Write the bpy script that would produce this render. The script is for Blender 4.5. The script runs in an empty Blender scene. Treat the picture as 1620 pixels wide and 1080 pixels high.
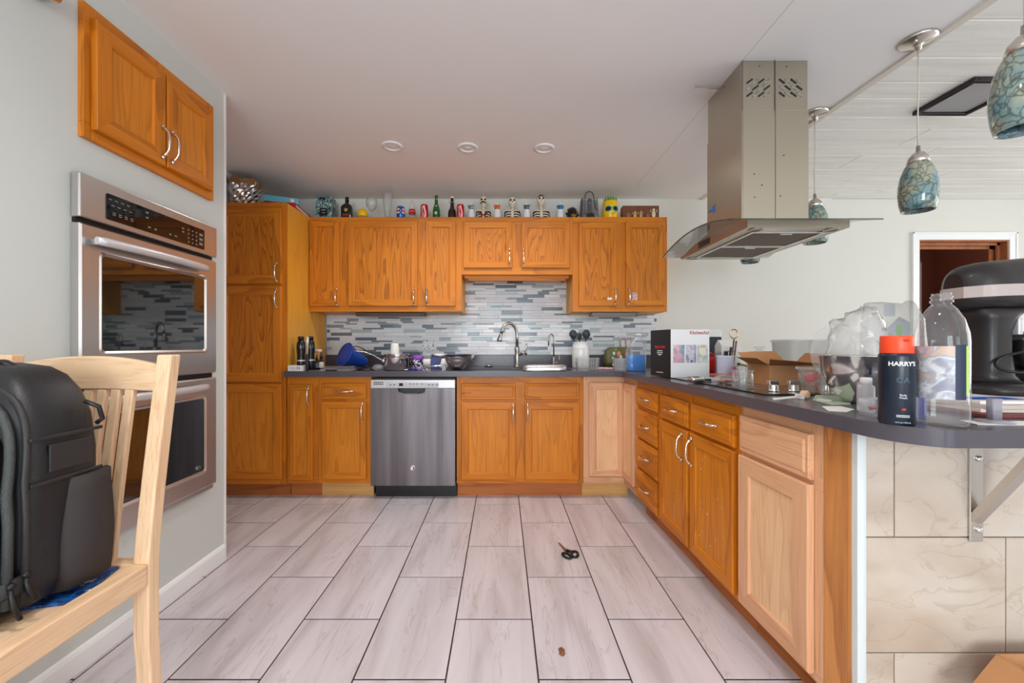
import bpy, bmesh, math, random
from mathutils import Vector, Matrix, Euler
random.seed(7)
PI = math.pi
sc = bpy.context.scene
C = sc.collection

# ------------------------------------------------------------------ camera
F, CX, CY, H = 660.0, 794.0, 546.0, 1.10          # focal length in pixels, vanishing point, eye height
cam_d = bpy.data.cameras.new('camera')
cam = bpy.data.objects.new('camera', cam_d)
C.objects.link(cam)
cam.location = (0, 0, H)
cam.rotation_euler = (PI / 2, 0, 0)
cam_d.sensor_width = 36.0
cam_d.lens = F / 1620 * 36
cam_d.shift_x = (810 - CX) / 1620
cam_d.shift_y = (CY - 540) / 1620
cam_d.clip_start = 0.02
sc.camera = cam

# ------------------------------------------------------------------ world, lights, exposure
sc.view_settings.view_transform = 'Standard'
sc.view_settings.look = 'None'
sc.view_settings.gamma = 1.0
sc.view_settings.use_curve_mapping = False
sc.view_settings.exposure = 0.0
world = bpy.data.worlds.new('sky')
sc.world = world
world.use_nodes = True
bgn = world.node_tree.nodes['Background']
bgn.inputs[0].default_value = (0.80, 0.90, 1.0, 1)
bgn.inputs[1].default_value = 1.0

def area(name, loc, rot, sx, sy, power, col):
    l = bpy.data.lights.new(name, 'AREA')
    l.shape = 'RECTANGLE'; l.size = sx; l.size_y = sy
    l.energy = power; l.color = col
    o = bpy.data.objects.new(name, l); C.objects.link(o)
    o.location = loc; o.rotation_euler = rot
    return o
# daylight entering through the windows of the side wall and of the wall behind the photographer
area('daylight_side_window', (5.52, 1.2, 1.25), (0, PI / 2, 0), 1.9, 3.4, 50, (1.0, 0.97, 0.91))
area('daylight_rear_window', (-0.25, -4.52, 1.45), (PI / 2, 0, 0), 2.2, 1.7, 150, (0.88, 0.95, 1.0))
area('daylight_rear_door', (3.0, -4.52, 1.15), (PI / 2, 0, 0), 2.0, 1.9, 46, (0.90, 0.96, 1.0))
sc.cycles.max_bounces = 10
sc.cycles.diffuse_bounces = 5
sc.cycles.glossy_bounces = 5
sc.cycles.transmission_bounces = 10
sc.cycles.transparent_max_bounces = 16
sc.cycles.use_denoising = True
sc.cycles.sample_clamp_indirect = 6.0
sc.cycles.caustics_refractive = False
sc.cycles.caustics_reflective = False

def X(px, d): return (px - CX) * d / F
def Z(py, d): return H - (py - CY) * d / F

# ------------------------------------------------------------------ scene graph helpers
def tag(o, label=None, cat=None, group=None, kind=None):
    if label: o['label'] = label
    if cat: o['category'] = cat
    if group: o['group'] = group
    if kind: o['kind'] = kind
    return o

def thing(name, label, cat, loc=(0, 0, 0), rz=0.0, group=None):
    o = bpy.data.objects.new(name, None)
    o.empty_display_size = 0.05
    C.objects.link(o)
    o.location = loc
    o.rotation_euler = (0, 0, rz)
    return tag(o, label, cat, group)

def copy_tree(o, loc=None, rz=None, label=None, parent=None):
    c = o.copy(); C.objects.link(c); c.parent = parent
    if loc is not None: c.location = loc
    if rz is not None: c.rotation_euler = (0, 0, rz)
    if label: c['label'] = label
    for ch in list(o.children):
        copy_tree(ch, parent=c)
    return c

def wmat(o):
    m = Matrix.Translation(o.location) @ Euler(o.rotation_euler).to_matrix().to_4x4()
    return wmat(o.parent) @ m if o.parent else m

def fine(o):
    """many tiny alike marks that nobody could pick apart"""
    o['kind'] = 'stuff'
    return o

class MB:
    """collects shapes and links them as one mesh object"""
    def __init__(s):
        s.v = []; s.f = []; s.m = []; s.s = []
    def add(s, vs, fs, m=0, smooth=False):
        b = len(s.v)
        s.v.extend([tuple(p) for p in vs])
        for f in fs:
            s.f.append(tuple(b + i for i in f)); s.m.append(m); s.s.append(smooth)
        return s
    def box(s, x0, x1, y0, y1, z0, z1, m=0):
        if x0 > x1: x0, x1 = x1, x0
        if y0 > y1: y0, y1 = y1, y0
        if z0 > z1: z0, z1 = z1, z0
        v = [(x0, y0, z0), (x1, y0, z0), (x1, y1, z0), (x0, y1, z0), (x0, y0, z1), (x1, y0, z1), (x1, y1, z1), (x0, y1, z1)]
        f = [(3, 2, 1, 0), (4, 5, 6, 7), (0, 1, 5, 4), (1, 2, 6, 5), (2, 3, 7, 6), (3, 0, 4, 7)]
        return s.add(v, f, m)
    def loft(s, loops, m=0, smooth=True, cap0=True, cap1=True, closed=True):
        n = len(loops[0]); vs = [p for l in loops for p in l]; fs = []
        for i in range(len(loops) - 1):
            for j in range(n if closed else n - 1):
                k = (j + 1) % n
                fs.append((i * n + j, i * n + k, (i + 1) * n + k, (i + 1) * n + j))
        s.add(vs, fs, m, smooth)
        b = len(s.v) - len(vs)
        if cap0: s.f.append(tuple(b + j for j in reversed(range(n)))); s.m.append(m); s.s.append(False)
        if cap1: s.f.append(tuple(b + (len(loops) - 1) * n + j for j in range(n))); s.m.append(m); s.s.append(False)
        return s
    def lathe(s, prof, n=24, c=(0, 0, 0), m=0, cap0=True, cap1=True, sx=1.0, sy=1.0, smooth=True, mat=None):
        loops = []
        for r, z in prof:
            l = []
            for j in range(n):
                a = 2 * PI * j / n
                p = Vector((r * math.cos(a) * sx, r * math.sin(a) * sy, z))
                if mat is not None: p = mat @ p
                l.append((p.x + c[0], p.y + c[1], p.z + c[2]))
            loops.append(l)
        return s.loft(loops, m, smooth, cap0, cap1)
    def tube(s, path, r, n=8, m=0, caps=True, closed=False):
        P = [Vector(p) for p in path]; L = []
        k = len(P)
        up = None
        for i in range(k):
            if closed: t = P[(i + 1) % k] - P[i - 1]
            elif i == 0: t = P[1] - P[0]
            elif i == k - 1: t = P[-1] - P[-2]
            else: t = P[i + 1] - P[i - 1]
            t.normalize()
            if up is None:
                up = Vector((0, 0, 1)) if abs(t.z) < 0.9 else Vector((1, 0, 0))
            a = t.cross(up)
            if a.length < 1e-6: a = t.cross(Vector((0, 1, 0)))
            a.normalize(); b = a.cross(t); b.normalize(); up = b
            rr = r[i] if isinstance(r, list) else r
            ra, rb = rr if isinstance(rr, (list, tuple)) else (rr, rr)
            L.append([tuple(P[i] + a * ra * math.cos(2 * PI * j / n) + b * rb * math.sin(2 * PI * j / n)) for j in range(n)])
        if closed:
            L.append(L[0])
            return s.loft(L, m, True, False, False)
        return s.loft(L, m, True, caps, caps)
    def prism(s, poly, axis, a0, a1, m=0, smooth=False):
        def p3(p, a):
            if axis == 'z': return (p[0], p[1], a)
            if axis == 'y': return (p[0], a, p[1])
            return (a, p[0], p[1])
        return s.loft([[p3(p, a0) for p in poly], [p3(p, a1) for p in poly]], m, smooth)
    def ell(s, c, rx, ry, rz, n=16, k=10, m=0, mat=None):
        loops = []
        for i in range(k + 1):
            t = -PI / 2 + PI * i / k
            rr = max(math.cos(t), 0.02); z = math.sin(t)
            l = []
            for j in range(n):
                a = 2 * PI * j / n
                p = Vector((rx * rr * math.cos(a), ry * rr * math.sin(a), rz * z))
                if mat is not None: p = mat @ p
                l.append((c[0] + p.x, c[1] + p.y, c[2] + p.z))
            loops.append(l)
        return s.loft(loops, m)
    def xf(s, M, start=0):
        for i in range(start, len(s.v)):
            p = M @ Vector(s.v[i]); s.v[i] = (p.x, p.y, p.z)
        return s
    def mesh(s, name, mats):
        me = bpy.data.meshes.new(name)
        me.from_pydata(s.v, [], s.f)
        if not isinstance(mats, (list, tuple)): mats = [mats]
        for mt in mats: me.materials.append(mt)
        me.polygons.foreach_set('material_index', s.m)
        me.polygons.foreach_set('use_smooth', s.s)
        bm = bmesh.new(); bm.from_mesh(me)
        bmesh.ops.recalc_face_normals(bm, faces=bm.faces)
        bm.to_mesh(me); bm.free()
        me.update()
        return me
    def build(s, name, mats, parent=None, bevel=0.0, seg=2, world=False, auto=False, sub=0, thick=0.0):
        if world and parent is not None:
            Minv = wmat(parent).inverted()
            s.xf(Minv)
        o = bpy.data.objects.new(name, s.mesh(name, mats))
        C.objects.link(o)
        if parent is not None: o.parent = parent
        if thick:
            md = o.modifiers.new('thickness', 'SOLIDIFY'); md.thickness = thick; md.offset = -1
        if bevel:
            md = o.modifiers.new('bevel', 'BEVEL'); md.width = bevel; md.segments = seg
            md.limit_method = 'ANGLE'; md.angle_limit = math.radians(35)
        if sub:
            md = o.modifiers.new('subd', 'SUBSURF'); md.levels = sub; md.render_levels = sub
        return o

def struct(name, mb, mats, parent=None, bevel=0.0, label=None):
    o = mb.build(name, mats, parent, bevel)
    if parent is None: tag(o, label, None, None, 'structure')
    return o

def text_mesh(body, size, mat, parent, loc, rot, name='lettering', bold=0.0, align='CENTER', sx=1.0):
    cu = bpy.data.curves.new(name, 'FONT')
    cu.body = body; cu.size = size; cu.align_x = align; cu.align_y = 'CENTER'
    cu.extrude = 0.0002; cu.offset = bold
    t = bpy.data.objects.new(name, cu); C.objects.link(t)
    dg = bpy.context.evaluated_depsgraph_get()
    me = bpy.data.meshes.new_from_object(t.evaluated_get(dg))
    bpy.data.objects.remove(t)
    me.materials.clear(); me.materials.append(mat)
    o = bpy.data.objects.new(name, me); C.objects.link(o)
    o.parent = parent; o.location = loc; o.rotation_euler = rot; o.scale = (sx, 1, 1)
    return o

# ------------------------------------------------------------------ materials
def srgb(r, g, b):
    def f(c):
        c /= 255.0
        return c / 12.92 if c <= 0.04045 else ((c + 0.055) / 1.055) ** 2.4
    return (f(r), f(g), f(b), 1)

def base_mat(name):
    m = bpy.data.materials.new(name); m.use_nodes = True
    nt = m.node_tree
    return m, nt, nt.nodes['Principled BSDF']

def nd(nt, typ, **kw):
    n = nt.nodes.new(typ)
    for k, v in kw.items(): setattr(n, k, v)
    return n

def rnd_coords(nt, scale=(1, 1, 1), rand=True):
    tc = nd(nt, 'ShaderNodeTexCoord')
    src = tc.outputs['Object']
    if rand:
        oi = nd(nt, 'ShaderNodeObjectInfo')
        mu = nd(nt, 'ShaderNodeVectorMath', operation='SCALE')
        mu.inputs[0].default_value = (13.7, 9.1, 21.3)
        nt.links.new(oi.outputs['Random'], mu.inputs['Scale'])
        ad = nd(nt, 'ShaderNodeVectorMath', operation='ADD')
        nt.links.new(src, ad.inputs[0]); nt.links.new(mu.outputs[0], ad.inputs[1])
        src = ad.outputs[0]
    mp = nd(nt, 'ShaderNodeMapping'); mp.inputs['Scale'].default_value = scale
    nt.links.new(src, mp.inputs['Vector'])
    return mp.outputs['Vector'], src

def plain(name, col, rough=0.5, metal=0.0, spec=0.5, trans=0.0, ior=1.45, alpha=1.0, bump=0.0, bscale=60.0, coat=0.0, var=0.0, emit=None, es=1.0):
    m, nt, b = base_mat(name)
    b.inputs['Base Color'].default_value = col
    b.inputs['Roughness'].default_value = rough
    b.inputs['Metallic'].default_value = metal
    b.inputs['Specular IOR Level'].default_value = spec
    b.inputs['Transmission Weight'].default_value = trans
    b.inputs['IOR'].default_value = ior
    b.inputs['Alpha'].default_value = alpha
    b.inputs['Coat Weight'].default_value = coat
    if emit:
        b.inputs['Emission Color'].default_value = emit; b.inputs['Emission Strength'].default_value = es
    if bump or var:
        v, _ = rnd_coords(nt)
        n = nd(nt, 'ShaderNodeTexNoise'); n.inputs['Scale'].default_value = bscale; n.inputs['Detail'].default_value = 4
        nt.links.new(v, n.inputs['Vector'])
        if bump:
            bp = nd(nt, 'ShaderNodeBump'); bp.inputs['Strength'].default_value = bump; bp.inputs['Distance'].default_value = 0.004
            nt.links.new(n.outputs['Fac'], bp.inputs['Height']); nt.links.new(bp.outputs['Normal'], b.inputs['Normal'])
        if var:
            n2 = nd(nt, 'ShaderNodeTexNoise'); n2.inputs['Scale'].default_value = bscale * 0.15; n2.inputs['Detail'].default_value = 3
            nt.links.new(v, n2.inputs['Vector'])
            hs = nd(nt, 'ShaderNodeMixRGB', blend_type='MULTIPLY'); hs.inputs['Fac'].default_value = var
            hs.inputs['Color1'].default_value = col
            nt.links.new(n2.outputs['Fac'], hs.inputs['Color2'])
            nt.links.new(hs.outputs['Color'], b.inputs['Base Color'])
    return m

def clear(name, col=(1, 1, 1, 1), alpha=0.25, rough=0.06, refl=0.75):
    """thin clear plastic or glass: see-through, a glossy skin towards the edges, a little body colour"""
    m = bpy.data.materials.new(name); m.use_nodes = True
    nt = m.node_tree; nt.nodes.clear()
    out = nd(nt, 'ShaderNodeOutputMaterial')
    tr = nd(nt, 'ShaderNodeBsdfTransparent'); tr.inputs[0].default_value = tuple(0.80 + 0.20 * c for c in col[:3]) + (1,)
    gl = nd(nt, 'ShaderNodeBsdfGlossy'); gl.inputs['Roughness'].default_value = rough
    pb = nd(nt, 'ShaderNodeBsdfPrincipled')
    pb.inputs['Base Color'].default_value = col; pb.inputs['Roughness'].default_value = max(rough, 0.15)
    lw = nd(nt, 'ShaderNodeLayerWeight'); lw.inputs['Blend'].default_value = 0.5
    pw = nd(nt, 'ShaderNodeMath', operation='POWER'); pw.inputs[1].default_value = 2.6
    nt.links.new(lw.outputs['Facing'], pw.inputs[0])
    ml = nd(nt, 'ShaderNodeMath', operation='MULTIPLY_ADD', use_clamp=True); ml.inputs[1].default_value = refl; ml.inputs[2].default_value = 0.03
    nt.links.new(pw.outputs[0], ml.inputs[0])
    m1 = nd(nt, 'ShaderNodeMixShader')
    nt.links.new(ml.outputs[0], m1.inputs[0]); nt.links.new(tr.outputs[0], m1.inputs[1]); nt.links.new(gl.outputs[0], m1.inputs[2])
    m2 = nd(nt, 'ShaderNodeMixShader'); m2.inputs[0].default_value = alpha * 0.45
    nt.links.new(m1.outputs[0], m2.inputs[1]); nt.links.new(pb.outputs[0], m2.inputs[2])
    nt.links.new(m2.outputs[0], out.inputs[0])
    return m

def wood(name, light, mid, dark, axis='z', ring=9.0, contrast=0.75, rough=0.45, coat=0.05, across=7.0, along=0.9):
    m, nt, b = base_mat(name)
    k = {'x': 0, 'y': 1, 'z': 2}[axis]
    s1 = [across] * 3; s1[k] = along
    v, src = rnd_coords(nt, tuple(s1))
    n1 = nd(nt, 'ShaderNodeTexNoise'); n1.inputs['Scale'].default_value = 1.0; n1.inputs['Detail'].default_value = 2.5; n1.inputs['Roughness'].default_value = 0.45
    nt.links.new(v, n1.inputs['Vector'])
    mu = nd(nt, 'ShaderNodeMath', operation='MULTIPLY'); mu.inputs[1].default_value = ring
    nt.links.new(n1.outputs['Fac'], mu.inputs[0])
    fr = nd(nt, 'ShaderNodeMath', operation='FRACT'); nt.links.new(mu.outputs[0], fr.inputs[0])
    rp = nd(nt, 'ShaderNodeValToRGB')
    e = rp.color_ramp.elements
    e[0].position = 0.0; e[0].color = (1, 1, 1, 1)
    e[1].position = 1.0; e[1].color = (0.55, 0.55, 0.55, 1)
    for p, c in ((0.55, 0.8), (0.82, 0.35), (0.93, 0.0)):
        q = e.new(p); q.color = (c, c, c, 1)
    nt.links.new(fr.outputs[0], rp.inputs['Fac'])
    # fine pores along the grain
    s2 = [170.0] * 3; s2[k] = 5.0
    mp2 = nd(nt, 'ShaderNodeMapping'); mp2.inputs['Scale'].default_value = s2
    nt.links.new(src, mp2.inputs['Vector'])
    n2 = nd(nt, 'ShaderNodeTexNoise'); n2.inputs['Scale'].default_value = 1.0; n2.inputs['Detail'].default_value = 3
    nt.links.new(mp2.outputs[0], n2.inputs['Vector'])
    # broad tone
    s3 = [9.0] * 3; s3[k] = 1.2
    mp3 = nd(nt, 'ShaderNodeMapping'); mp3.inputs['Scale'].default_value = s3
    nt.links.new(src, mp3.inputs['Vector'])
    n3 = nd(nt, 'ShaderNodeTexNoise'); n3.inputs['Scale'].default_value = 1.0; n3.inputs['Detail'].default_value = 2
    nt.links.new(mp3.outputs[0], n3.inputs['Vector'])
    mA = nd(nt, 'ShaderNodeMixRGB'); mA.inputs['Color1'].default_value = mid; mA.inputs['Color2'].default_value = light
    nt.links.new(n3.outputs['Fac'], mA.inputs['Fac'])
    inv = nd(nt, 'ShaderNodeMath', operation='SUBTRACT'); inv.inputs[0].default_value = 1.0
    nt.links.new(rp.outputs['Color'], inv.inputs[1])
    cm = nd(nt, 'ShaderNodeMath', operation='MULTIPLY'); cm.inputs[1].default_value = contrast
    nt.links.new(inv.outputs[0], cm.inputs[0])
    mB = nd(nt, 'ShaderNodeMixRGB'); mB.inputs['Color2'].default_value = dark
    nt.links.new(cm.outputs[0], mB.inputs['Fac']); nt.links.new(mA.outputs[0], mB.inputs['Color1'])
    rp2 = nd(nt, 'ShaderNodeValToRGB')
    rp2.color_ramp.elements[0].position = 0.30; rp2.color_ramp.elements[0].color = (0.80, 0.76, 0.72, 1)
    rp2.color_ramp.elements[1].position = 0.52; rp2.color_ramp.elements[1].color = (1, 1, 1, 1)
    nt.links.new(n2.outputs['Fac'], rp2.inputs['Fac'])
    mC = nd(nt, 'ShaderNodeMixRGB', blend_type='MULTIPLY'); mC.inputs['Fac'].default_value = 0.8
    nt.links.new(mB.outputs[0], mC.inputs['Color1']); nt.links.new(rp2.outputs[0], mC.inputs['Color2'])
    nt.links.new(mC.outputs[0], b.inputs['Base Color'])
    bp = nd(nt, 'ShaderNodeBump'); bp.inputs['Strength'].default_value = 0.10; bp.inputs['Distance'].default_value = 0.002
    nt.links.new(n2.outputs['Fac'], bp.inputs['Height']); nt.links.new(bp.outputs['Normal'], b.inputs['Normal'])
    b.inputs['Roughness'].default_value = rough
    b.inputs['Specular IOR Level'].default_value = 0.35
    b.inputs['Coat Weight'].default_value = coat; b.inputs['Coat Roughness'].default_value = 0.3
    return m

def brushed(name, col, rough=0.28, axis='x', amt=0.10, metal=1.0, streak=0.0):
    m, nt, b = base_mat(name)
    k = {'x': 0, 'y': 1, 'z': 2}[axis]
    s = [500.0] * 3; s[k] = 4.0
    v, src = rnd_coords(nt, tuple(s))
    n = nd(nt, 'ShaderNodeTexNoise'); n.inputs['Scale'].default_value = 1.0; n.inputs['Detail'].default_value = 2
    nt.links.new(v, n.inputs['Vector'])
    mr = nd(nt, 'ShaderNodeMapRange'); mr.inputs['To Min'].default_value = rough - amt; mr.inputs['To Max'].default_value = rough + amt
    nt.links.new(n.outputs['Fac'], mr.inputs['Value']); nt.links.new(mr.outputs[0], b.inputs['Roughness'])
    b.inputs['Base Color'].default_value = col; b.inputs['Metallic'].default_value = metal
    if streak:
        s2 = [9.0] * 3; s2[k] = 0.5
        mp = nd(nt, 'ShaderNodeMapping'); mp.inputs['Scale'].default_value = s2; nt.links.new(src, mp.inputs['Vector'])
        n2 = nd(nt, 'ShaderNodeTexNoise'); n2.inputs['Scale'].default_value = 1.0; n2.inputs['Detail'].default_value = 4; nt.links.new(mp.outputs[0], n2.inputs['Vector'])
        rp = nd(nt, 'ShaderNodeValToRGB'); e = rp.color_ramp.elements
        e[0].position = 0.32; e[0].color = tuple(c * (1 - streak) for c in col[:3]) + (1,); e[1].position = 0.70; e[1].color = tuple(min(1, c * (1 + streak)) for c in col[:3]) + (1,)
        nt.links.new(n2.outputs['Fac'], rp.inputs['Fac']); nt.links.new(rp.outputs[0], b.inputs['Base Color'])
    b.inputs['Anisotropic'].default_value = 0.5
    return m

def veined(name, base, dark, light, axis='y', scale=3.0, rough=0.35, stretch=0.18, vein=0.5):
    """stone look tile: soft clouds, thin wandering veins"""
    m, nt, b = base_mat(name)
    k = {'x': 0, 'y': 1, 'z': 2}[axis]
    s = [1.0] * 3; s[k] = stretch
    v, src = rnd_coords(nt, tuple(s))
    n1 = nd(nt, 'ShaderNodeTexNoise'); n1.inputs['Scale'].default_value = scale * 2.2; n1.inputs['Detail'].default_value = 5; n1.inputs['Distortion'].default_value = 0.5
    nt.links.new(v, n1.inputs['Vector'])
    rp = nd(nt, 'ShaderNodeValToRGB'); e = rp.color_ramp.elements
    e[0].position = 0.30; e[0].color = tuple(0.45 * d + 0.55 * c for d, c in zip(dark, base))
    e[1].position = 0.72; e[1].color = light
    q = e.new(0.5); q.color = base
    nt.links.new(n1.outputs['Fac'], rp.inputs['Fac'])
    n2 = nd(nt, 'ShaderNodeTexNoise'); n2.inputs['Scale'].default_value = scale * 3.0; n2.inputs['Detail'].default_value = 6; n2.inputs['Distortion'].default_value = 0.9
    nt.links.new(v, n2.inputs['Vector'])
    rp2 = nd(nt, 'ShaderNodeValToRGB'); e = rp2.color_ramp.elements
    e[0].position = 0.485; e[0].color = (0, 0, 0, 1); e[1].position = 0.515; e[1].color = (0, 0, 0, 1)
    q = e.new(0.5); q.color = (1, 1, 1, 1)
    nt.links.new(n2.outputs['Fac'], rp2.inputs['Fac'])
    mm = nd(nt, 'ShaderNodeMath', operation='MULTIPLY'); mm.inputs[1].default_value = vein
    nt.links.new(rp2.outputs[0], mm.inputs[0])
    mx = nd(nt, 'ShaderNodeMixRGB'); mx.inputs['Color2'].default_value = dark
    nt.links.new(mm.outputs[0], mx.inputs['Fac']); nt.links.new(rp.outputs[0], mx.inputs['Color1'])
    nt.links.new(mx.outputs[0], b.inputs['Base Color'])
    bp = nd(nt, 'ShaderNodeBump'); bp.inputs['Strength'].default_value = 0.12; bp.inputs['Distance'].default_value = 0.003
    nt.links.new(n1.outputs['Fac'], bp.inputs['Height']); nt.links.new(bp.outputs[0], b.inputs['Normal'])
    b.inputs['Roughness'].default_value = rough
    return m

def blotch(name, cols, scale=20.0, rough=0.4, stretch=(1, 1, 1), edge='CONSTANT', metal=0.0):
    """printed or mottled surface built from noise bands"""
    m, nt, b = base_mat(name)
    v, _ = rnd_coords(nt, stretch)
    n = nd(nt, 'ShaderNodeTexNoise'); n.inputs['Scale'].default_value = scale; n.inputs['Detail'].default_value = 3; n.inputs['Distortion'].default_value = 0.6
    nt.links.new(v, n.inputs['Vector'])
    rp = nd(nt, 'ShaderNodeValToRGB'); rp.color_ramp.interpolation = edge
    e = rp.color_ramp.elements
    k = len(cols)
    e[0].position = 0.0; e[0].color = cols[0]
    e[1].position = 0.36 + 0.28 * 1.0; e[1].color = cols[-1]
    for i in range(1, k - 1):
        q = e.new(0.36 + 0.28 * i / (k - 1)); q.color = cols[i]
    nt.links.new(n.outputs['Fac'], rp.inputs['Fac'])
    nt.links.new(rp.outputs[0], b.inputs['Base Color'])
    b.inputs['Roughness'].default_value = rough; b.inputs['Metallic'].default_value = metal
    return m

M = {}
OAK = (srgb(219, 135, 28), srgb(202, 113, 15), srgb(128, 62, 6))
M['oak'] = wood('honey_oak', *OAK, axis='z', ring=5, contrast=0.45)
M['oak_h'] = wood('honey_oak_rail', *OAK, axis='x', ring=5, contrast=0.45)
M['oak_panel'] = wood('honey_oak_panel', *OAK, axis='z', ring=20, contrast=0.66, across=7.0, along=0.75)
M['oak_plain'] = wood('honey_oak_plain_panel', srgb(225, 143, 38), srgb(210, 123, 23), srgb(152, 80, 12), axis='z', ring=12, contrast=0.38, across=8.0, along=0.7)
M['oak_side'] = wood('honey_oak_side', srgb(244, 180, 66), srgb(234, 164, 52), srgb(206, 132, 36), axis='z', ring=4, contrast=0.22, across=3.0)
PALE = (srgb(234, 184, 144), srgb(222, 166, 124), srgb(178, 118, 80))
M['pale'] = wood('natural_wood', *PALE, axis='z', ring=4, contrast=0.35, rough=0.5, coat=0.05)
M['pale_h'] = wood('natural_wood_rail', *PALE, axis='x', ring=4, contrast=0.35, rough=0.5, coat=0.05)
M['pale_panel'] = wood('natural_wood_panel', srgb(244, 202, 158), srgb(236, 188, 142), srgb(206, 150, 106), axis='z', ring=8, contrast=0.3, rough=0.5, coat=0.05)
M['filler'] = wood('stained_filler', srgb(226, 160, 96), srgb(206, 132, 66), srgb(160, 90, 40), axis='z', ring=6, contrast=0.6, across=9)
M['kick'] = wood('kick_board', srgb(196, 122, 66), srgb(178, 102, 50), srgb(130, 70, 30), axis='x', ring=5, contrast=0.5, rough=0.6, coat=0)
M['kick_raw'] = wood('raw_kick_board', srgb(222, 176, 112), srgb(206, 156, 92), srgb(160, 110, 60), axis='x', ring=5, contrast=0.4, rough=0.7, coat=0)
M['chair'] = wood('beech', srgb(238, 206, 170), srgb(230, 192, 152), srgb(200, 156, 116), axis='z', ring=5, contrast=0.3, rough=0.4, coat=0.15)
M['chair_h'] = wood('beech_rail', srgb(238, 206, 170), srgb(230, 192, 152), srgb(200, 156, 116), axis='x', ring=5, contrast=0.3, rough=0.4, coat=0.15)
M['chair_y'] = wood('beech_side', srgb(238, 206, 170), srgb(230, 192, 152), srgb(200, 156, 116), axis='y', ring=5, contrast=0.3, rough=0.4, coat=0.15)
M['wall'] = plain('grey_wall_paint', srgb(206, 211, 207), 0.75, bump=0.03, bscale=90)
M['wall_back'] = plain('cream_wall_paint', srgb(219, 218, 211), 0.75, bump=0.03, bscale=90)
M['alcove'] = plain('cool_wall_paint', srgb(208, 212, 216), 0.75)
M['ceil'] = plain('ceiling_paint', srgb(242, 241, 239), 0.8, bump=0.02, bscale=40)
M['white'] = plain('white_trim_paint', srgb(238, 240, 240), 0.4)
M['plank'] = veined('white_plank', srgb(243, 243, 237), srgb(214, 212, 204), srgb(248, 248, 245), axis='x', scale=9, rough=0.5, stretch=0.06, vein=0.35)
M['gap'] = plain('dark_joint', srgb(196, 194, 186), 0.9)
M['grout'] = plain('brown_grout', srgb(66, 48, 40), 0.95)
M['tile'] = veined('floor_tile_stone', srgb(206, 199, 204), srgb(154, 140, 136), srgb(217, 210, 216), axis='y', scale=4.2, rough=0.30, stretch=0.13, vein=0.38)
M['walltile'] = veined('peninsula_tile_stone', srgb(200, 186, 171), srgb(160, 134, 110), srgb(208, 199, 189), axis='x', scale=2.6, rough=0.35, stretch=0.5, vein=0.35)
M['counter'] = plain('grey_counter', srgb(86, 82, 90), 0.24, var=0.12, bscale=300)
M['steel'] = brushed('brushed_steel', (0.74, 0.73, 0.72, 1), 0.27, 'x', 0.08)
M['steel_v'] = brushed('brushed_steel_vertical', (0.19, 0.172, 0.18, 1), 0.34, 'z', 0.08, streak=0.45)
M['steel_y'] = brushed('brushed_steel_oven', (0.60, 0.57, 0.55, 1), 0.32, 'y', 0.08)
M['hoodsteel'] = brushed('hood_steel', (0.50, 0.45, 0.36, 1), 0.34, 'x', 0.06)
M['chrome'] = plain('polished_steel', (0.80, 0.79, 0.78, 1), 0.13, 1.0)
M['nickel'] = plain('brushed_nickel', (0.66, 0.62, 0.56, 1), 0.24, 1.0)
M['satin'] = plain('satin_light_steel', srgb(214, 212, 214), 0.35, 0.4)
M['black'] = plain('black_plastic', srgb(22, 22, 24), 0.4)
M['blackgloss'] = plain('black_glass', srgb(10, 10, 12), 0.04, spec=0.8)
M['ovenglass'] = plain('oven_glass', srgb(14, 18, 18), 0.03, spec=1.0, coat=1.0)
M['dark'] = plain('dark_grey', srgb(52, 52, 56), 0.5)
M['whitep'] = plain('white_plastic', srgb(236, 236, 236), 0.35)
M['clear'] = clear('clear_plastic', (1, 1, 1, 1), 0.12)
M['frost'] = clear('frosted_plastic', (0.92, 0.94, 0.97, 1), 0.38, 0.3)
M['glass'] = clear('clear_glass', (0.97, 0.99, 0.98, 1), 0.06, 0.02)
M['smoke'] = clear('grey_glass', (0.45, 0.46, 0.44, 1), 0.30, 0.03)
M['card'] = plain('cardboard', srgb(192, 138, 92), 0.8, bump=0.05, bscale=120)
M['card_d'] = plain('cardboard_inside', srgb(170, 116, 74), 0.85)
M['paper'] = plain('white_paper', srgb(236, 234, 230), 0.7)
M['red'] = plain('red_paint', srgb(196, 24, 26), 0.3)
M['blue'] = plain('blue_plastic', srgb(8, 60, 150), 0.42)
M['navy'] = plain('navy_plastic', srgb(20, 32, 47), 0.3)
M['orange'] = plain('orange_plastic', srgb(238, 78, 40), 0.35)
M['green'] = plain('green_plastic', srgb(70, 150, 50), 0.5)
M['yellow'] = plain('yellow_glaze', srgb(246, 196, 20), 0.3)
M['bone'] = plain('bone_glaze', srgb(226, 214, 190), 0.4)
M['brownd'] = plain('dark_brown_door', srgb(104, 48, 38), 0.45, var=0.2, bscale=20)
M['browntrim'] = wood('brown_trim', srgb(184, 120, 78), srgb(160, 96, 58), srgb(110, 60, 34), axis='z', ring=4, contrast=0.4)
M['purple'] = plain('purple_plastic', srgb(134, 76, 176), 0.4)
# ================================================================== THE SETTING
ZC = 2.40            # ceiling height
YB = 3.71            # back wall
XL = -1.435          # oven wall
XR, YN = 5.6, -4.6   # side wall, wall behind the photographer

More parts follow.
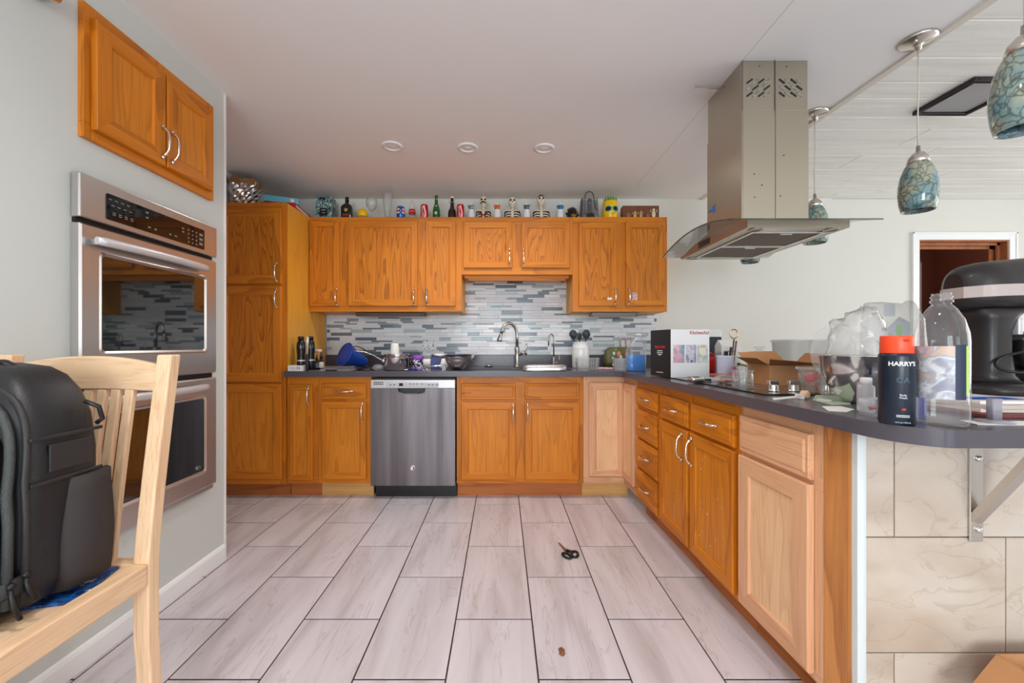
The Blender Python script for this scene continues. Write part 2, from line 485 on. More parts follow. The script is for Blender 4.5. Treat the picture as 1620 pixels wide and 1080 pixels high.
# ---- floor: grout bed with every tile laid on it
floor = struct('floor', MB().box(-2.15, XR, YN, YB + 0.0, -0.06, -0.0025), M['grout'])
TW, TL = 0.3055, 0.607
tile_me = {}; far = MB()
def floor_tile(x0, x1, y0, y1):
    w, l = round(x1 - x0, 3), round(y1 - y0, 3)
    if w < 0.02 or l < 0.02: return
    if (w, l) not in tile_me:
        g = 0.0026; t = 0.0025
        b = MB()
        hw, hl = w / 2 - g, l / 2 - g - 0.0012
        c = 0.0008
        lo = [(-hw, -hl, -0.004), (hw, -hl, -0.004), (hw, hl, -0.004), (-hw, hl, -0.004)]
        mi = [(x, y, -c) for x, y, z in lo]
        hi = [(x * (1 - c / hw), y * (1 - c / hl), 0) for x, y, z in lo]
        b.loft([lo, mi, hi], 0, False, cap0=False)
        tile_me[(w, l)] = b.mesh('floor_tile', M['tile'])
    if y1 < -0.9 or x0 > 3.3:          # far behind the photographer: laid as one piece
        mm = tile_me[(w, l)]; k_ = len(far.v)
        far.add([(v.co.x + (x0 + x1) / 2, v.co.y + (y0 + y1) / 2, v.co.z) for v in mm.vertices], [tuple(p.vertices) for p in mm.polygons])
        return
    o = bpy.data.objects.new('floor_tile', tile_me[(w, l)])
    C.objects.link(o); o.parent = floor
    o.location = ((x0 + x1) / 2, (y0 + y1) / 2, 0)
k0 = -7
for k in range(k0, 19):
    x0 = -0.185 + TW * k; x1 = x0 + TW
    x0c, x1c = max(x0, -2.06), min(x1, XR)
    off = 2.892 if k % 2 == 0 else 2.589
    y = off
    while y > YN: y -= TL
    while y < YB:
        floor_tile(x0c, x1c, max(y, YN), min(y + TL, YB))
        y += TL

tag(far.build('floor_tiles_beyond', M['tile'], floor), kind='stuff')

# ---- plaster ceiling and plank ceiling beyond it
def xbound(y): return 1.775 + 0.0291 * (3.71 - y)
cb = MB()
cb.prism([(-2.15, YN), (xbound(YN), YN), (xbound(YB), YB), (-2.15, YB)], 'z', ZC, ZC + 0.08)
ceiling = struct('ceiling', cb, M['ceil'])
pb = MB()
pb.prism([(xbound(YN), YN), (XR, YN), (XR, YB), (xbound(YB), YB)], 'z', ZC + 0.012, ZC + 0.08)
plank_bed = struct('ceiling_bed', pb, M['gap'], ceiling)
joints = [3.71, 3.57, 3.41, 3.26, 3.09, 2.86, 2.73, 2.513, 2.38, 2.197, 2.0625, 1.886, 1.666]
rs = random.Random(3)
while joints[-1] > YN:
    joints.append(max(YN, joints[-1] - rs.choice([0.135, 0.176, 0.22, 0.13, 0.18] if joints[-1] > 0 else [0.22, 0.26])))
for i in range(len(joints) - 1):
    y1, y0 = joints[i], joints[i + 1]
    if y1 - y0 < 0.03: continue
    cuts = [None, 2.35 + rs.random() * 0.9 + (0.5 if i % 2 else 0), 3.9 + rs.random() * 0.8, None]
    for c in range(3):
        xa = cuts[c]; xb = cuts[c + 1]
        g = 0.0018
        pa = [(xbound(y0) + 0.02 if xa is None else xa + g, y0 + g), (XR if xb is None else xb - g, y0 + g),
              (XR if xb is None else xb - g, y1 - g), (xbound(y1) + 0.02 if xa is None else xa + g, y1 - g)]
        cxm = sum(p[0] for p in pa) / 4; cym = sum(p[1] for p in pa) / 4
        b = MB()
        lo = [(p[0] - cxm, p[1] - cym, 0.012) for p in pa]
        mi = [(p[0] - cxm, p[1] - cym, 0.003) for p in pa]
        hi = [(p[0] - cxm - math.copysign(0.003, p[0] - cxm), p[1] - cym - math.copysign(0.003, p[1] - cym), 0) for p in pa]
        b.loft([lo, mi, hi], 0, False)
        o = b.build('plank', M['plank'], ceiling); o.location = (cxm, cym, ZC)
# trim strip between the two ceilings
tb = MB()
tb.prism([(xbound(YN) - 0.016, YN), (xbound(YN) + 0.022, YN), (xbound(YB) + 0.022, YB), (xbound(YB) - 0.016, YB)], 'z', ZC - 0.009, ZC + 0.01)
struct('trim_1', tb, plain('tan_trim_strip', srgb(222, 216, 204), 0.5), bevel=0.003)
# hair line joint of the plaster boards
sb = MB()
def sx_(y): return 1.105 + 0.02 * (3.7 - y) * 0
sb.prism([(1.098, 0.6), (1.1005, 0.6), (1.1005, 3.4), (1.098, 3.4)], 'z', ZC - 0.0006, ZC + 0.01)
struct('plaster_joint', sb, plain('joint_shadow_line', srgb(206, 200, 196), 0.9), ceiling)

# ---- walls
def holed_wall(u0, u1, w0, w1, holes):
    """rectangles that cover [u0,u1]x[w0,w1] minus holes"""
    us = sorted({u0, u1, *[h[0] for h in holes], *[h[1] for h in holes]})
    ws = sorted({w0, w1, *[h[2] for h in holes], *[h[3] for h in holes]})
    out = []
    for i in range(len(us) - 1):
        for j in range(len(ws) - 1):
            cu, cw = (us[i] + us[i + 1]) / 2, (ws[j] + ws[j + 1]) / 2
            if any(h[0] < cu < h[1] and h[2] < cw < h[3] for h in holes): continue
            out.append((us[i], us[i + 1], ws[j], ws[j + 1]))
    return out
OV = (1.40, 2.04, 0.415, 1.665)     # oven recess (y0, y1, z0, z1)
CB = (1.43, 2.03, 1.83, 2.25)       # recess of the cupboard above it
b = MB()
for (a, c, d, e) in holed_wall(YN, 2.167, 0, ZC, [OV, CB]): b.box(XL - 0.05, XL, a, c, d, e)
b.box(-2.06, XL - 0.05, 2.117, 2.167, 0, ZC)
wall_left = struct('wall_left', b, M['wall'])
bead = MB()
bead.box(XL - 0.012, XL + 0.0015, 2.1655, 2.1695, 0.0, ZC); bead.box(XL, XL + 0.0018, 2.153, 2.1695, 0.0, ZC)
struct('corner_bead', bead, M['white'], wall_left)
struct('wall_alcove', MB().box(-2.12, -2.06, YN, YB, 0, ZC), M['alcove'])
DX0, DX1, DZ = 3.70, 4.50, 2.035
b = MB()
for (a, c, d, e) in holed_wall(-2.12, XR, 0, ZC, [(DX0, DX1, 0, DZ)]): b.box(a, c, YB, YB + 0.10, d, e)
wall_back = struct('wall_back', b, M['wall_back'])
WS = (-0.5, 2.9, 0.30, 2.2)
b = MB()
for (a, c, d, e) in holed_wall(YN, YB, 0, ZC, [WS]): b.box(XR, XR + 0.12, a, c, d, e)
struct('wall_right', b, M['wall_back'])
WR = (-1.35, 0.85, 0.60, 2.30); WD = (2.0, 4.0, 0.2, 2.1)
b = MB()
for (a, c, d, e) in holed_wall(-2.12, XR, 0, ZC, [WR, WD]): b.box(a, c, YN - 0.12, YN, d, e)
struct('wall_rear', b, M['wall'])
# window frames of the openings behind the photographer and at the side
def wframe(name, o, plane, axis):
    b = MB(); w = 0.05
    for (a, c, d, e) in holed_wall(o[0] - w, o[1] + w, o[2] - w, o[3] + w, [o]):
        if axis == 'y': b.box(a, c, plane - 0.01, plane + 0.018, d, e)
        else: b.box(plane - 0.018, plane + 0.01, a, c, d, e)
    struct(name, b, M['white'])
wframe('window_1', WS, XR, 'x'); wframe('window_2', WR, YN, 'y'); wframe('door_2', WD, YN, 'y')
# base boards
b = MB(); b.prism([(XL, 0.0), (XL + 0.014, 0.0), (XL + 0.014, 0.062), (XL + 0.010, 0.070), (XL, 0.076)], 'y', YN, 2.150)
b = MB()
prof = [(XL, 0.0), (XL + 0.014, 0.0), (XL + 0.014, 0.062), (XL + 0.009, 0.072), (XL, 0.078)]
b.loft([[(x, y, z) for x, z in prof] for y in (YN, 2.150)], 0, False)
struct('baseboard_left', b, M['white'])

# ---- doorway in the back wall with a dark room behind it
b = MB()
for (a, c, d, e) in ((DX0 - 0.065, DX0, 0, DZ + 0.065), (DX1, DX1 + 0.065, 0, DZ + 0.065), (DX0, DX1, DZ, DZ + 0.065)):
    b.box(a, c, YB - 0.016, YB, d, e)
for (a, c, d, e) in ((DX0 - 0.065, DX0 - 0.050, 0, DZ + 0.065), (DX1 + 0.050, DX1 + 0.065, 0, DZ + 0.065), (DX0 - 0.065, DX1 + 0.065, DZ + 0.05, DZ + 0.065)):
    b.box(a, c, YB - 0.024, YB - 0.016, d, e)
struct('trim_2', b, M['white'], bevel=0.003)
b = MB()
b.box(DX0, DX0 + 0.012, YB - 0.005, YB + 0.12, 0, DZ); b.box(DX1 - 0.012, DX1, YB - 0.005, YB + 0.12, 0, DZ)
b.box(DX0 + 0.012, DX1 - 0.012, YB - 0.005, YB + 0.12, DZ - 0.012, DZ)
for (q0, q1, w) in ((0.05, 0.065, 0.035), (0.09, 0.105, 0.06)):
    b.box(DX1 - w, DX1 - 0.012, YB + q0, YB + q1, 0, DZ - 0.012)
    b.box(DX0 + 0.012, DX1 - 0.012, YB + q0, YB + q1, DZ - w, DZ - 0.012)
struct('trim_3', b, M['browntrim'])
b = MB()
b.box(DX0 - 0.6, DX1 + 0.9, YB + 1.5, YB + 1.55, 0, 2.4)
b.box(DX0 - 0.65, DX0 - 0.6, YB + 0.12, YB + 1.55, 0, 2.4); b.box(DX1 + 0.9, DX1 + 0.95, YB + 0.12, YB + 1.55, 0, 2.4)
b.box(DX0 - 0.65, DX1 + 0.95, YB + 0.11, YB + 1.55, 2.4, 2.45); b.box(DX0 - 0.65, DX1 + 0.95, YB + 0.10, YB + 1.55, -0.05, 0)
hall = struct('wall_hall', b, plain('hall_panelling', srgb(120, 66, 50), 0.6, var=0.15, bscale=12))
for k in range(6):
    o = MB().box(-0.12, 0.12, -0.008, 0, 0, 2.38).build('panel', plain('hall_board', srgb(122, 66, 50), 0.5, var=0.2, bscale=15) if k == 0 else bpy.data.materials['hall_board'], hall, bevel=0.003)
    o.location = (DX0 - 0.3 + k * 0.245, YB + 1.499, 0.005)
hl = bpy.data.lights.new('hall_fill', 'POINT'); hl.energy = 7; hl.color = (1.0, 0.9, 0.8); hl.shadow_soft_size = 0.1  # added fill light, lifts the dark room behind the doorway; no lamp fixture
ho = bpy.data.objects.new('hall_fill', hl); C.objects.link(ho); ho.location = (4.6, YB + 0.75, 2.25)
dl = MB(); dl.box(0, 0.74, -0.018, 0.018, 0.01, 1.98)
door_1 = tag(dl.build('door_1', M['brownd'], bevel=0.003), kind='structure')
door_1.location = (DX0 + 0.02, YB + 0.14, 0); door_1.rotation_euler = (0, 0, math.radians(38))
b = MB(); b.box(0.700, 0.735, -0.021, -0.018, 1.2, 1.95); b.build('door_edge_strip', M['satin'], door_1)

# ---- mosaic backsplash on the back wall
bs = MB()
bs.box(-1.555, 1.375, YB - 0.004, YB, 1.0, 1.42); bs.box(-0.36, 0.575, YB - 0.004, YB, 1.42, 1.70)
splash = bs.build('backsplash', plain('white_grout', srgb(214, 214, 216), 0.8), wall_back)
def glassy(name, c, rough, bump=0.0):
    return plain(name, c, rough, coat=0.12, bump=bump, bscale=14, var=0.0)
TM = [glassy('mosaic_white', srgb(222, 222, 226), 0.42, 0.25), glassy('mosaic_white_wavy', srgb(230, 230, 232), 0.34, 0.5),
      glassy('mosaic_sage', srgb(176, 190, 192), 0.24), glassy('mosaic_slate', srgb(104, 118, 132), 0.22),
      glassy('mosaic_ash', srgb(140, 152, 162), 0.25), glassy('mosaic_smoke', srgb(112, 120, 126), 0.28, 0.6)]
rs = random.Random(11)
thin = MB(); ntile = 0; mos = {}
z = 1.016
row = 0
while z < 1.688:
    h = 0.0285 if row % 3 != 1 else 0.0135
    if row % 7 == 5: h = 0.0135
    zones = [(-1.553, 1.373)] if z + h < 1.385 else [(-0.358, 0.573)]
    for (xa, xb) in zones:
        x = xa - rs.random() * 0.17
        last = -1
        while x < xb:
            l = 0.186 if rs.random() < 0.72 else rs.choice([0.10, 0.14])
            r = rs.random()
            if last >= 2: kx = 0 if r < 0.6 else 1
            else: kx = rs.choices([0, 1, 2, 3, 4, 5], [0.34, 0.14, 0.17, 0.19, 0.08, 0.08] if h > 0.02 else [0.30, 0.16, 0.18, 0.06, 0.14, 0.16])[0]
            last = kx
            p0, p1 = max(x + 0.0008, xa), min(x + l - 0.0008, xb)
            if p1 - p0 > 0.012:
                if h > 0.02 and ntile < 290:
                    key = (round(p1 - p0, 3), kx)
                    if key not in mos:
                        w = p1 - p0; q = MB()
                        lo = [(0, 0, 0), (w, 0, 0), (w, 0, h - 0.0016), (0, 0, h - 0.0016)]
                        mi = [(p[0], -0.0045, p[2]) for p in lo]
                        hi = [(0.0012, -0.0055, 0.0012), (w - 0.0012, -0.0055, 0.0012), (w - 0.0012, -0.0055, h - 0.0028), (0.0012, -0.0055, h - 0.0028)]
                        q.loft([lo, mi, hi], 0, False, cap0=False); mos[key] = q.mesh('mosaic_tile', TM[kx])
                    o = bpy.data.objects.new('mosaic_tile', mos[key]); C.objects.link(o); o.parent = splash
                    o.location = (p0, YB - 0.004, z + 0.0008); ntile += 1
                else:
                    thin.box(p0, p1, YB - 0.0095, YB - 0.004, z + 0.0008, z + h - 0.0008, kx)
            x += l
    z += h; row += 1
tag(thin.build('mosaic_strips', TM, splash), kind='stuff')

# ---- tiled end of the peninsula, facing the photographer
YE = 1.11
pen_wall = struct('wall_peninsula', MB().box(0.955, 1.94, YE + 0.008, YE + 0.09, 0, 0.876), plain('tile_grout', srgb(150, 134, 120), 0.9))
TH2 = 0.308
def wt(x0, x1, z0, z1):
    if x1 - x0 < 0.02: return
    q = MB(); w = x1 - x0 - 0.003; h = z1 - z0 - 0.003
    lo = [(-w / 2, 0.010, -h / 2), (w / 2, 0.010, -h / 2), (w / 2, 0.010, h / 2), (-w / 2, 0.010, h / 2)]
    mi = [(p[0], 0.0015, p[2]) for p in lo]
    hi = [(p[0] - math.copysign(0.0015, p[0]), 0, p[2] - math.copysign(0.0015, p[2])) for p in lo]
    q.loft([lo, mi, hi], 0, False, cap0=False)
    o = q.build('wall_tile', M['walltile'], pen_wall); o.location = ((x0 + x1) / 2, YE, (z0 + z1) / 2)
zr = [0.0, 0.281, 0.589, 0.875]
for r, (z0, z1) in enumerate(zip(zr, zr[1:])):
    cuts = [0.966, 1.045, 1.045 + 0.613, 1.94] if r != 1 else [0.966, 1.342, 1.94]
    for a, c in zip(cuts, cuts[1:]): wt(a, c, z0, z1)
b = MB(); b.box(0.928, 0.945, 1.089, 1.108, 0.0, 0.876); b.box(0.945, 0.966, 1.106, YE + 0.012, 0.0, 0.876)
struct('trim_4', b, plain('white_edge_trim', srgb(214, 220, 220), 0.4))
# ================================================================== CABINETS
WOODS = {'oak': ('oak', 'oak_h', 'oak_panel', 'oak_side'), 'low': ('oak', 'oak_h', 'oak_plain', 'oak_side'), 'pale': ('pale', 'pale_h', 'pale_panel', 'pale')}

def handle_mesh(length=0.118):
    """arched bar pull: flared feet, slim waist, raised middle"""
    key = 'pull_%d' % int(length * 1000)
    if key in bpy.data.meshes: return bpy.data.meshes[key]
    h = length / 2
    b = MB()
    pts = []; rad = []
    for i in range(17):
        t = -1 + 2 * i / 16
        y = -0.026 * (1 - t ** 4) - 0.003
        pts.append((0, y, t * h)); a = abs(t)
        rad.append(0.0042 + 0.0022 * math.exp(-((a - 0.0) / 0.25) ** 2) + 0.0030 * max(0, (a - 0.75) / 0.25))
    b.tube(pts, rad, 8)
    for s in (-1, 1): b.ell((0, -0.004, s * (h + 0.002)), 0.0075, 0.006, 0.011, 10, 6)
    return b.mesh(key, M['chrome'])

def add_handle(parent, x, y, z, horiz=False, length=0.118):
    o = bpy.data.objects.new('handle', handle_mesh(length)); C.objects.link(o); o.parent = parent
    o.location = (x, y, z)
    if horiz: o.rotation_euler = (0, PI / 2, 0)
    return o

def panel_front(b, x0, x1, z0, z1, yf, yb, fw, mv=0, mh=1):
    """frame of two stiles and two rails with a chamfered inner edge; yf front, yb back"""
    c = 0.007
    def ring(o0, o1, p0, p1, y): return [(o0, y, p0), (o1, y, p0), (o1, y, p1), (o0, y, p1)]
    e = 0.004
    outer_b = ring(x0, x1, z0, z1, yb); outer_f = ring(x0, x1, z0, z1, yf + e)
    out_c = ring(x0 + e, x1 - e, z0 + e, z1 - e, yf)
    inn = ring(x0 + fw, x1 - fw, z0 + fw, z1 - fw, yf)
    inn2 = ring(x0 + fw + c, x1 - fw - c, z0 + fw + c, z1 - fw - c, yf + 0.006)
    inn3 = ring(x0 + fw + c, x1 - fw - c, z0 + fw + c, z1 - fw - c, yb)
    L = [outer_b, outer_f, out_c, inn, inn2, inn3]
    for a, d in zip(L, L[1:]):
        for j in range(4):
            k = (j + 1) % 4
            b.add([a[j], a[k], d[k], d[j]], [(0, 1, 2, 3)], mh if j in (0, 2) else mv)

def door(root, x0, x1, z0, z1, w='oak', hx=None, hz=None, fw=0.052, yf=-0.021, hl=0.118):
    mv, mh, mp, _ = WOODS[w]
    b = MB(); panel_front(b, x0, x1, z0, z1, yf, -0.0015, fw)
    d = b.build('door', [M[mv], M[mh]], root)
    f = fw + 0.0055
    p = MB(); p.box(x0 + f, x1 - f, yf + 0.008, yf + 0.013, z0 + f, z1 - f)
    p.build('panel', M[mp], d)
    if hx is not None: add_handle(d, hx, yf, hz, False, hl)
    return d

def drawer(root, x0, x1, z0, z1, w='oak', handle=True, yf=-0.021, hl=0.11):
    mv, mh, mp, _ = WOODS[w]
    b = MB(); e = 0.005
    L = [[(x0, y, z0), (x1, y, z0), (x1, y, z1), (x0, y, z1)] for y in (-0.0015, yf + 0.007)]
    i = 0.016
    L.append([(x0 + e, yf + 0.003, z0 + e), (x1 - e, yf + 0.003, z0 + e), (x1 - e, yf + 0.003, z1 - e), (x0 + e, yf + 0.003, z1 - e)])
    L.append([(x0 + i, yf + 0.004, z0 + i), (x1 - i, yf + 0.004, z0 + i), (x1 - i, yf + 0.004, z1 - i), (x0 + i, yf + 0.004, z1 - i)])
    i2 = i + 0.006
    L.append([(x0 + i2, yf, z0 + i2), (x1 - i2, yf, z0 + i2), (x1 - i2, yf, z1 - i2), (x0 + i2, yf, z1 - i2)])
    b.loft(L, 0, False)
    d = b.build('drawer', M[mh], root)
    if handle: add_handle(d, (x0 + x1) / 2, yf, (z0 + z1) / 2, True, hl)
    return d

def carcass(root, w, depth, z0, z1, wd='oak', openings=(), kick=None, top=True, frame_t=0.018):
    """box behind a face frame; openings are the (x0,x1,z0,z1) holes of the frame"""
    mv, mh, mp, ms = WOODS[wd]
    b = MB(); t = 0.016
    b.box(0, t, frame_t, depth, z0, z1, 0); b.box(w - t, w, frame_t, depth, z0, z1, 0)
    b.box(t, w - t, frame_t, depth, z0, z0 + t, 0); b.box(t, w - t, depth - 0.006, depth, z0 + t, z1, 0)
    if top: b.box(t, w - t, frame_t, depth, z1 - t, z1, 0)
    b.build('carcass', M[ms], root)
    f = MB()
    for (a, c, d, e) in holed_wall(0, w, z0, z1, list(openings)):
        f.box(a, c, 0, frame_t, d, e, 0 if (e - d) > (c - a) else 1)
    f.build('face_frame', [M[mv], M[mh]], root)
    if kick:
        k = MB(); k.box(0.0, w, kick[0], kick[0] + 0.016, 0.0, z0)
        k.build('kick_board', M[kick[1]], root)

def cab(name, label, loc, rz, group=None): return thing(name, label, 'cabinet', loc, rz, group)

YF = 3.01                       # face plane of the base units on the back wall
SB = F / YF
def xb(px): return (px - CX) / SB
def zb(py): return H - (py - CY) / SB
# ---- tall pantry unit
x0 = -2.052; w = -1.555 - x0
t = cab('pantry_cabinet', 'tall honey oak pantry cabinet with three stacked doors beside the oven wall', (x0, YF, 0), 0)
d0, d1 = 0.022, xb(447) - x0
zz = [(1.542, 2.088), (0.837, 1.524), (0.139, 0.822)]
carcass(t, w, 0.66, 0.099, 2.130, 'oak', [(0.05, w - 0.045, a + 0.02, c - 0.02) for a, c in zz], kick=(0.06, 'kick'))
hx = xb(440) - x0
door(t, d0, d1, *zz[0], hx=hx, hz=zb(431), fw=0.058)
door(t, d0, d1, *zz[1], hx=hx, hz=zb(472), fw=0.058)
door(t, d0, d1, *zz[2], 'low', fw=0.058)

# ---- narrow base unit
def base_unit(name, label, pxa, pxb, doors, drawers, wd='low', kick='kick', depth=0.60, ztop=0.8755):
    xa, xe = xb(pxa), xb(pxb)
    t = cab(name, label, (xa, YF, 0), 0)
    W = xe - xa
    op = []
    for (a, c, p, q, *r) in doors: op.append((xb(a) - xa + 0.012, xb(c) - xa - 0.012, zb(q) + 0.012, zb(p) - 0.012))
    for (a, c, p, q, *r) in drawers: op.append((xb(a) - xa + 0.012, xb(c) - xa - 0.012, zb(q) + 0.010, zb(p) - 0.010))
    carcass(t, W, depth, 0.105, ztop, wd, op, kick=(0.055, kick), top=False)
    for (a, c, p, q, hpx, hpy, fw) in doors:
        door(t, xb(a) - xa, xb(c) - xa, zb(q), zb(p), wd, None if hpx is None else xb(hpx) - xa, None if hpx is None else zb(hpy), fw)
    for (a, c, p, q, hh) in drawers:
        drawer(t, xb(a) - xa, xb(c) - xa, zb(q), zb(p), wd, hh)
    return t
base_unit('base_cabinet', 'narrow honey oak base cabinet with one slim door between pantry and drawer unit', 454.6, 504.4,
          [(459.5, 496, 608, 758, 490.5, 625, 0.036)], [])
base_unit('base_cabinet', 'honey oak base cabinet with drawer over one door, left of the dishwasher', 504.6, 587.6,
          [(510, 580.5, 635, 757, 575, 651, 0.042)], [(510.5, 580.5, 606, 630.5, True)], kick='kick_raw')
base_unit('base_cabinet', 'wide honey oak sink base cabinet with two false drawers and two doors', 722.6, 922.3,
          [(730, 815.5, 636, 757.5, 811.8, 652.5, 0.046), (830, 915.8, 636, 757.5, 834.4, 652.5, 0.046)],
          [(730, 815.5, 606, 631.5, False), (830.5, 915.8, 606, 631.5, False)])

# ---- L shaped corner unit in pale unfinished wood: one leaf on each run
PA = math.radians(1.47)                     # the peninsula leans a little out of square
PO = Vector((0.884, YF, 0))
def pen(u, v=0.0, z=0.0):
    """u metres from the inner corner towards the photographer, v metres into the peninsula"""
    r = -PI / 2 + PA
    return (PO.x + u * math.cos(r) - v * math.sin(r), PO.y + u * math.sin(r) + v * math.cos(r), z)
PR = -PI / 2 + PA
def dpen(px): return 634.5 / (px - CX + 16.96)       # depth of a point of the peninsula face seen at px
def upen(px): return (YF - dpen(px)) / math.cos(PA)
xa = xb(922.8)
t = cab('corner_cabinet', 'pale unfinished L shaped corner cabinet with a folding two leaf door', (xa, YF, 0), 0)
W = 0.884 - xa
b = MB()
zt = 0.8755
for (a, c, d, e) in holed_wall(0, W, 0.105, zt, [(0.045, W + 0.001, 0.15, 0.82)]): b.box(a, c, 0, 0.018, d, e, 0 if e - d > c - a else 1)
b.build('face_frame', [M['pale'], M['pale_h']], t)
LW = upen(1007.8)
b = MB()
for (a, c, d, e) in holed_wall(0.0, LW, 0.105, zt, [(-0.001, LW - 0.02, 0.15, 0.82)]): b.box(a, c, 0, 0.018, d, e, 0 if e - d > c - a else 1)
o = b.build('face_frame', [M['pale'], M['pale_h']], t); o.location = (W, 0, 0); o.rotation_euler = (0, 0, PR)
b = MB(); b.box(0, 0.016, 0.018, 0.60, 0.105, zt); b.box(0.016, W + 0.58, 0.584, 0.60, 0.105, zt); b.box(0.016, W, 0.018, 0.58, 0.105, 0.121)
b.build('carcass', M['pale'], t)
b = MB(); b.box(0, W + 0.04, 0.055, 0.071, 0, 0.105); b.build('kick_board', M['kick_raw'], t)
door(t, xb(931) - xa, W - 0.003, zb(752.5), zb(604.5), 'pale', fw=0.046)
d = door(t, 0.003, upen(1006.0), zb(752.5), zb(604.5), 'pale', fw=0.046)
d.location = (W, 0, 0); d.rotation_euler = (0, 0, PR)

# ---- peninsula units
def pen_unit(name, label, pxa, pxb, wd, fronts, kick='kick'):
    ua, ub = upen(pxa), upen(pxb)
    t = cab(name, label, pen(ua), PR)
    W = ub - ua
    op = [(f[1] + 0.014, f[2] - 0.014, f[3] + 0.012, f[4] - 0.012) for f in fronts(ua)]
    carcass(t, W, 0.58, 0.105, 0.8755, wd, op, kick=(0.06, kick), top=False)
    for f in fronts(ua):
        if f[0] == 'drawer': drawer(t, f[1], f[2], f[3], f[4], wd, f[5])
        else: door(t, f[1], f[2], f[3], f[4], wd, f[5], f[6], f[7])
    return t
def zp(px, py): return H - (py - CY) * dpen(px) / F
pen_unit('drawer_cabinet', 'honey oak cabinet with a stack of four small drawers on the peninsula', 1008.2, 1046.0, 'low',
         lambda u: [('drawer', upen(1010.5) - u, upen(1043.5) - u, a, c, True) for a, c in
                    ((0.715, 0.825), (0.515, 0.690), (0.325, 0.497), (0.128, 0.305))])
dc = pen_unit('double_cabinet', 'worn honey oak peninsula cabinet with two drawers above two doors', 1046.4, 1174.0, 'low',
         lambda u: [('drawer', upen(1048) - u, upen(1093) - u, 0.700, 0.825, True), ('drawer', upen(1097.5) - u, upen(1167) - u, 0.700, 0.825, True),
                    ('door', upen(1048) - u, upen(1093) - u, 0.128, 0.685, upen(1085.5) - u, 0.60, 0.050),
                    ('door', upen(1097.5) - u, upen(1167) - u, 0.128, 0.685, upen(1101.5) - u, 0.60, 0.050)])
rs = random.Random(21); b = MB()
for k in range(26):      # old splashes of white paint
    right = rs.random() < 0.62
    u = rs.uniform(0.45, 0.66) if right else rs.uniform(0.07, 0.28)
    z_ = rs.uniform(0.20, 0.62) if rs.random() < 0.5 else rs.uniform(0.20, 0.36)
    r_ = rs.uniform(0.0006, 0.0015)
    b.ell((u, -0.0135, z_), r_, 0.0008, r_ * rs.uniform(1.0, 2.6), 8, 4)
fine(b.build('paint_splashes', M['white'], dc))
pen_unit('end_cabinet', 'pale unfinished wood cabinet at the end of the peninsula, one drawer and one door', 1174.5, 1302.5, 'pale',
         lambda u: [('drawer', upen(1176.5) - u, upen(1289) - u, 0.700, 0.835, False), ('door', upen(1175.5) - u, upen(1288.5) - u, 0.125, 0.685, None, None, 0.062)])
ua, ub = upen(1303), upen(1350.5)
t = thing('filler_panel', 'streaky stained wood filler panel closing the end of the peninsula', 'panel', pen(ua), PR)
b = MB(); b.box(0, ub - ua, 0.0, 0.02, 0.0, 0.8755); b.build('board', M['filler'], t, bevel=0.002)
b = MB(); b.box(ub - ua - 0.012, ub - ua + 0.001, -0.006, 0.0, 0.0, 0.8755); b.build('edge_strip', M['filler'], t, bevel=0.002)

# ---- wall units on the back wall
YU = 3.367
SU = F / YU
def xu(px): return (px - CX) / SU
def zu(py): return H - (py - CY) / SU
def wall_unit(label, pxa, pxb, z0, doors, z1=2.134, fw=0.047):
    xa, xe = xu(pxa), xu(pxb)
    t = cab('wall_cabinet', label, (xa, YU, 0), 0, 'oak wall cabinets above the worktop')
    W = xe - xa
    op = [(xu(a) - xa + 0.012, xu(c) - xa - 0.012, zu(q) + 0.012, zu(p) - 0.012) for (a, c, p, q, *r) in doors]
    carcass(t, W, YB - YU - 0.006, z0, z1, 'oak', op)
    for (a, c, p, q, hpx, hpy) in doors:
        door(t, xu(a) - xa, xu(c) - xa, zu(q), zu(p), 'oak', xu(hpx) - xa, zu(hpy), fw)
    return t
wall_unit('slim oak wall cabinet with a single door next to the pantry', 487.0, 546.8, 1.372, [(491, 538, 350, 484.5, 534, 470)], fw=0.045)
wall_unit('oak wall cabinet with one very wide door and one narrow door', 547.0, 730.3, 1.372,
          [(552, 661, 350.5, 484.5, 656, 470), (674, 721, 350.5, 484.5, 676.3, 470)])
t = wall_unit('short oak wall cabinet with two doors above the sink', 730.5, 905.6, 1.671,
          [(733.8, 810, 351.5, 424.5, 806, 408), (825, 901, 351.5, 424.5, 828, 408)])
b = MB(); Wv = xu(905.6) - xu(730.5)
b.box(0.05, Wv - 0.05, 0.06, 0.076, 1.630, 1.671); b.box(0.02, 0.05, 0.06, 0.3, 1.648, 1.671); b.box(Wv - 0.05, Wv - 0.02, 0.06, 0.3, 1.648, 1.671)
b.build('valance', M['oak_h'], t)
ur = wall_unit('oak wall cabinet with two doors at the right end of the row', 905.8, 1055.3, 1.372,
          [(915, 975, 352, 484.5, 971.5, 468.5), (989, 1050.5, 352, 484.5, 993.5, 468.5)])
# stickers left on the right hand doors
for (px0, px1, py0, py1, mt, lb) in ((960, 967, 471, 474.5, M['paper'], 'white paper sticker on the left door of the right wall cabinet'),
                                     (999, 1007, 463.5, 475, blotch('sticker_print', [srgb(236, 226, 226), srgb(170, 60, 80), srgb(220, 200, 190), srgb(110, 40, 60)], 140), 'small printed sticker on the right door of the wall cabinet')):
    o = MB().box(xu(px0), xu(px1), YU - 0.0215, YU - 0.0135 if px0 > 990 else YU - 0.0135, zu(py1), zu(py0)).build('sticker', mt)
    tag(o, lb, 'sticker')

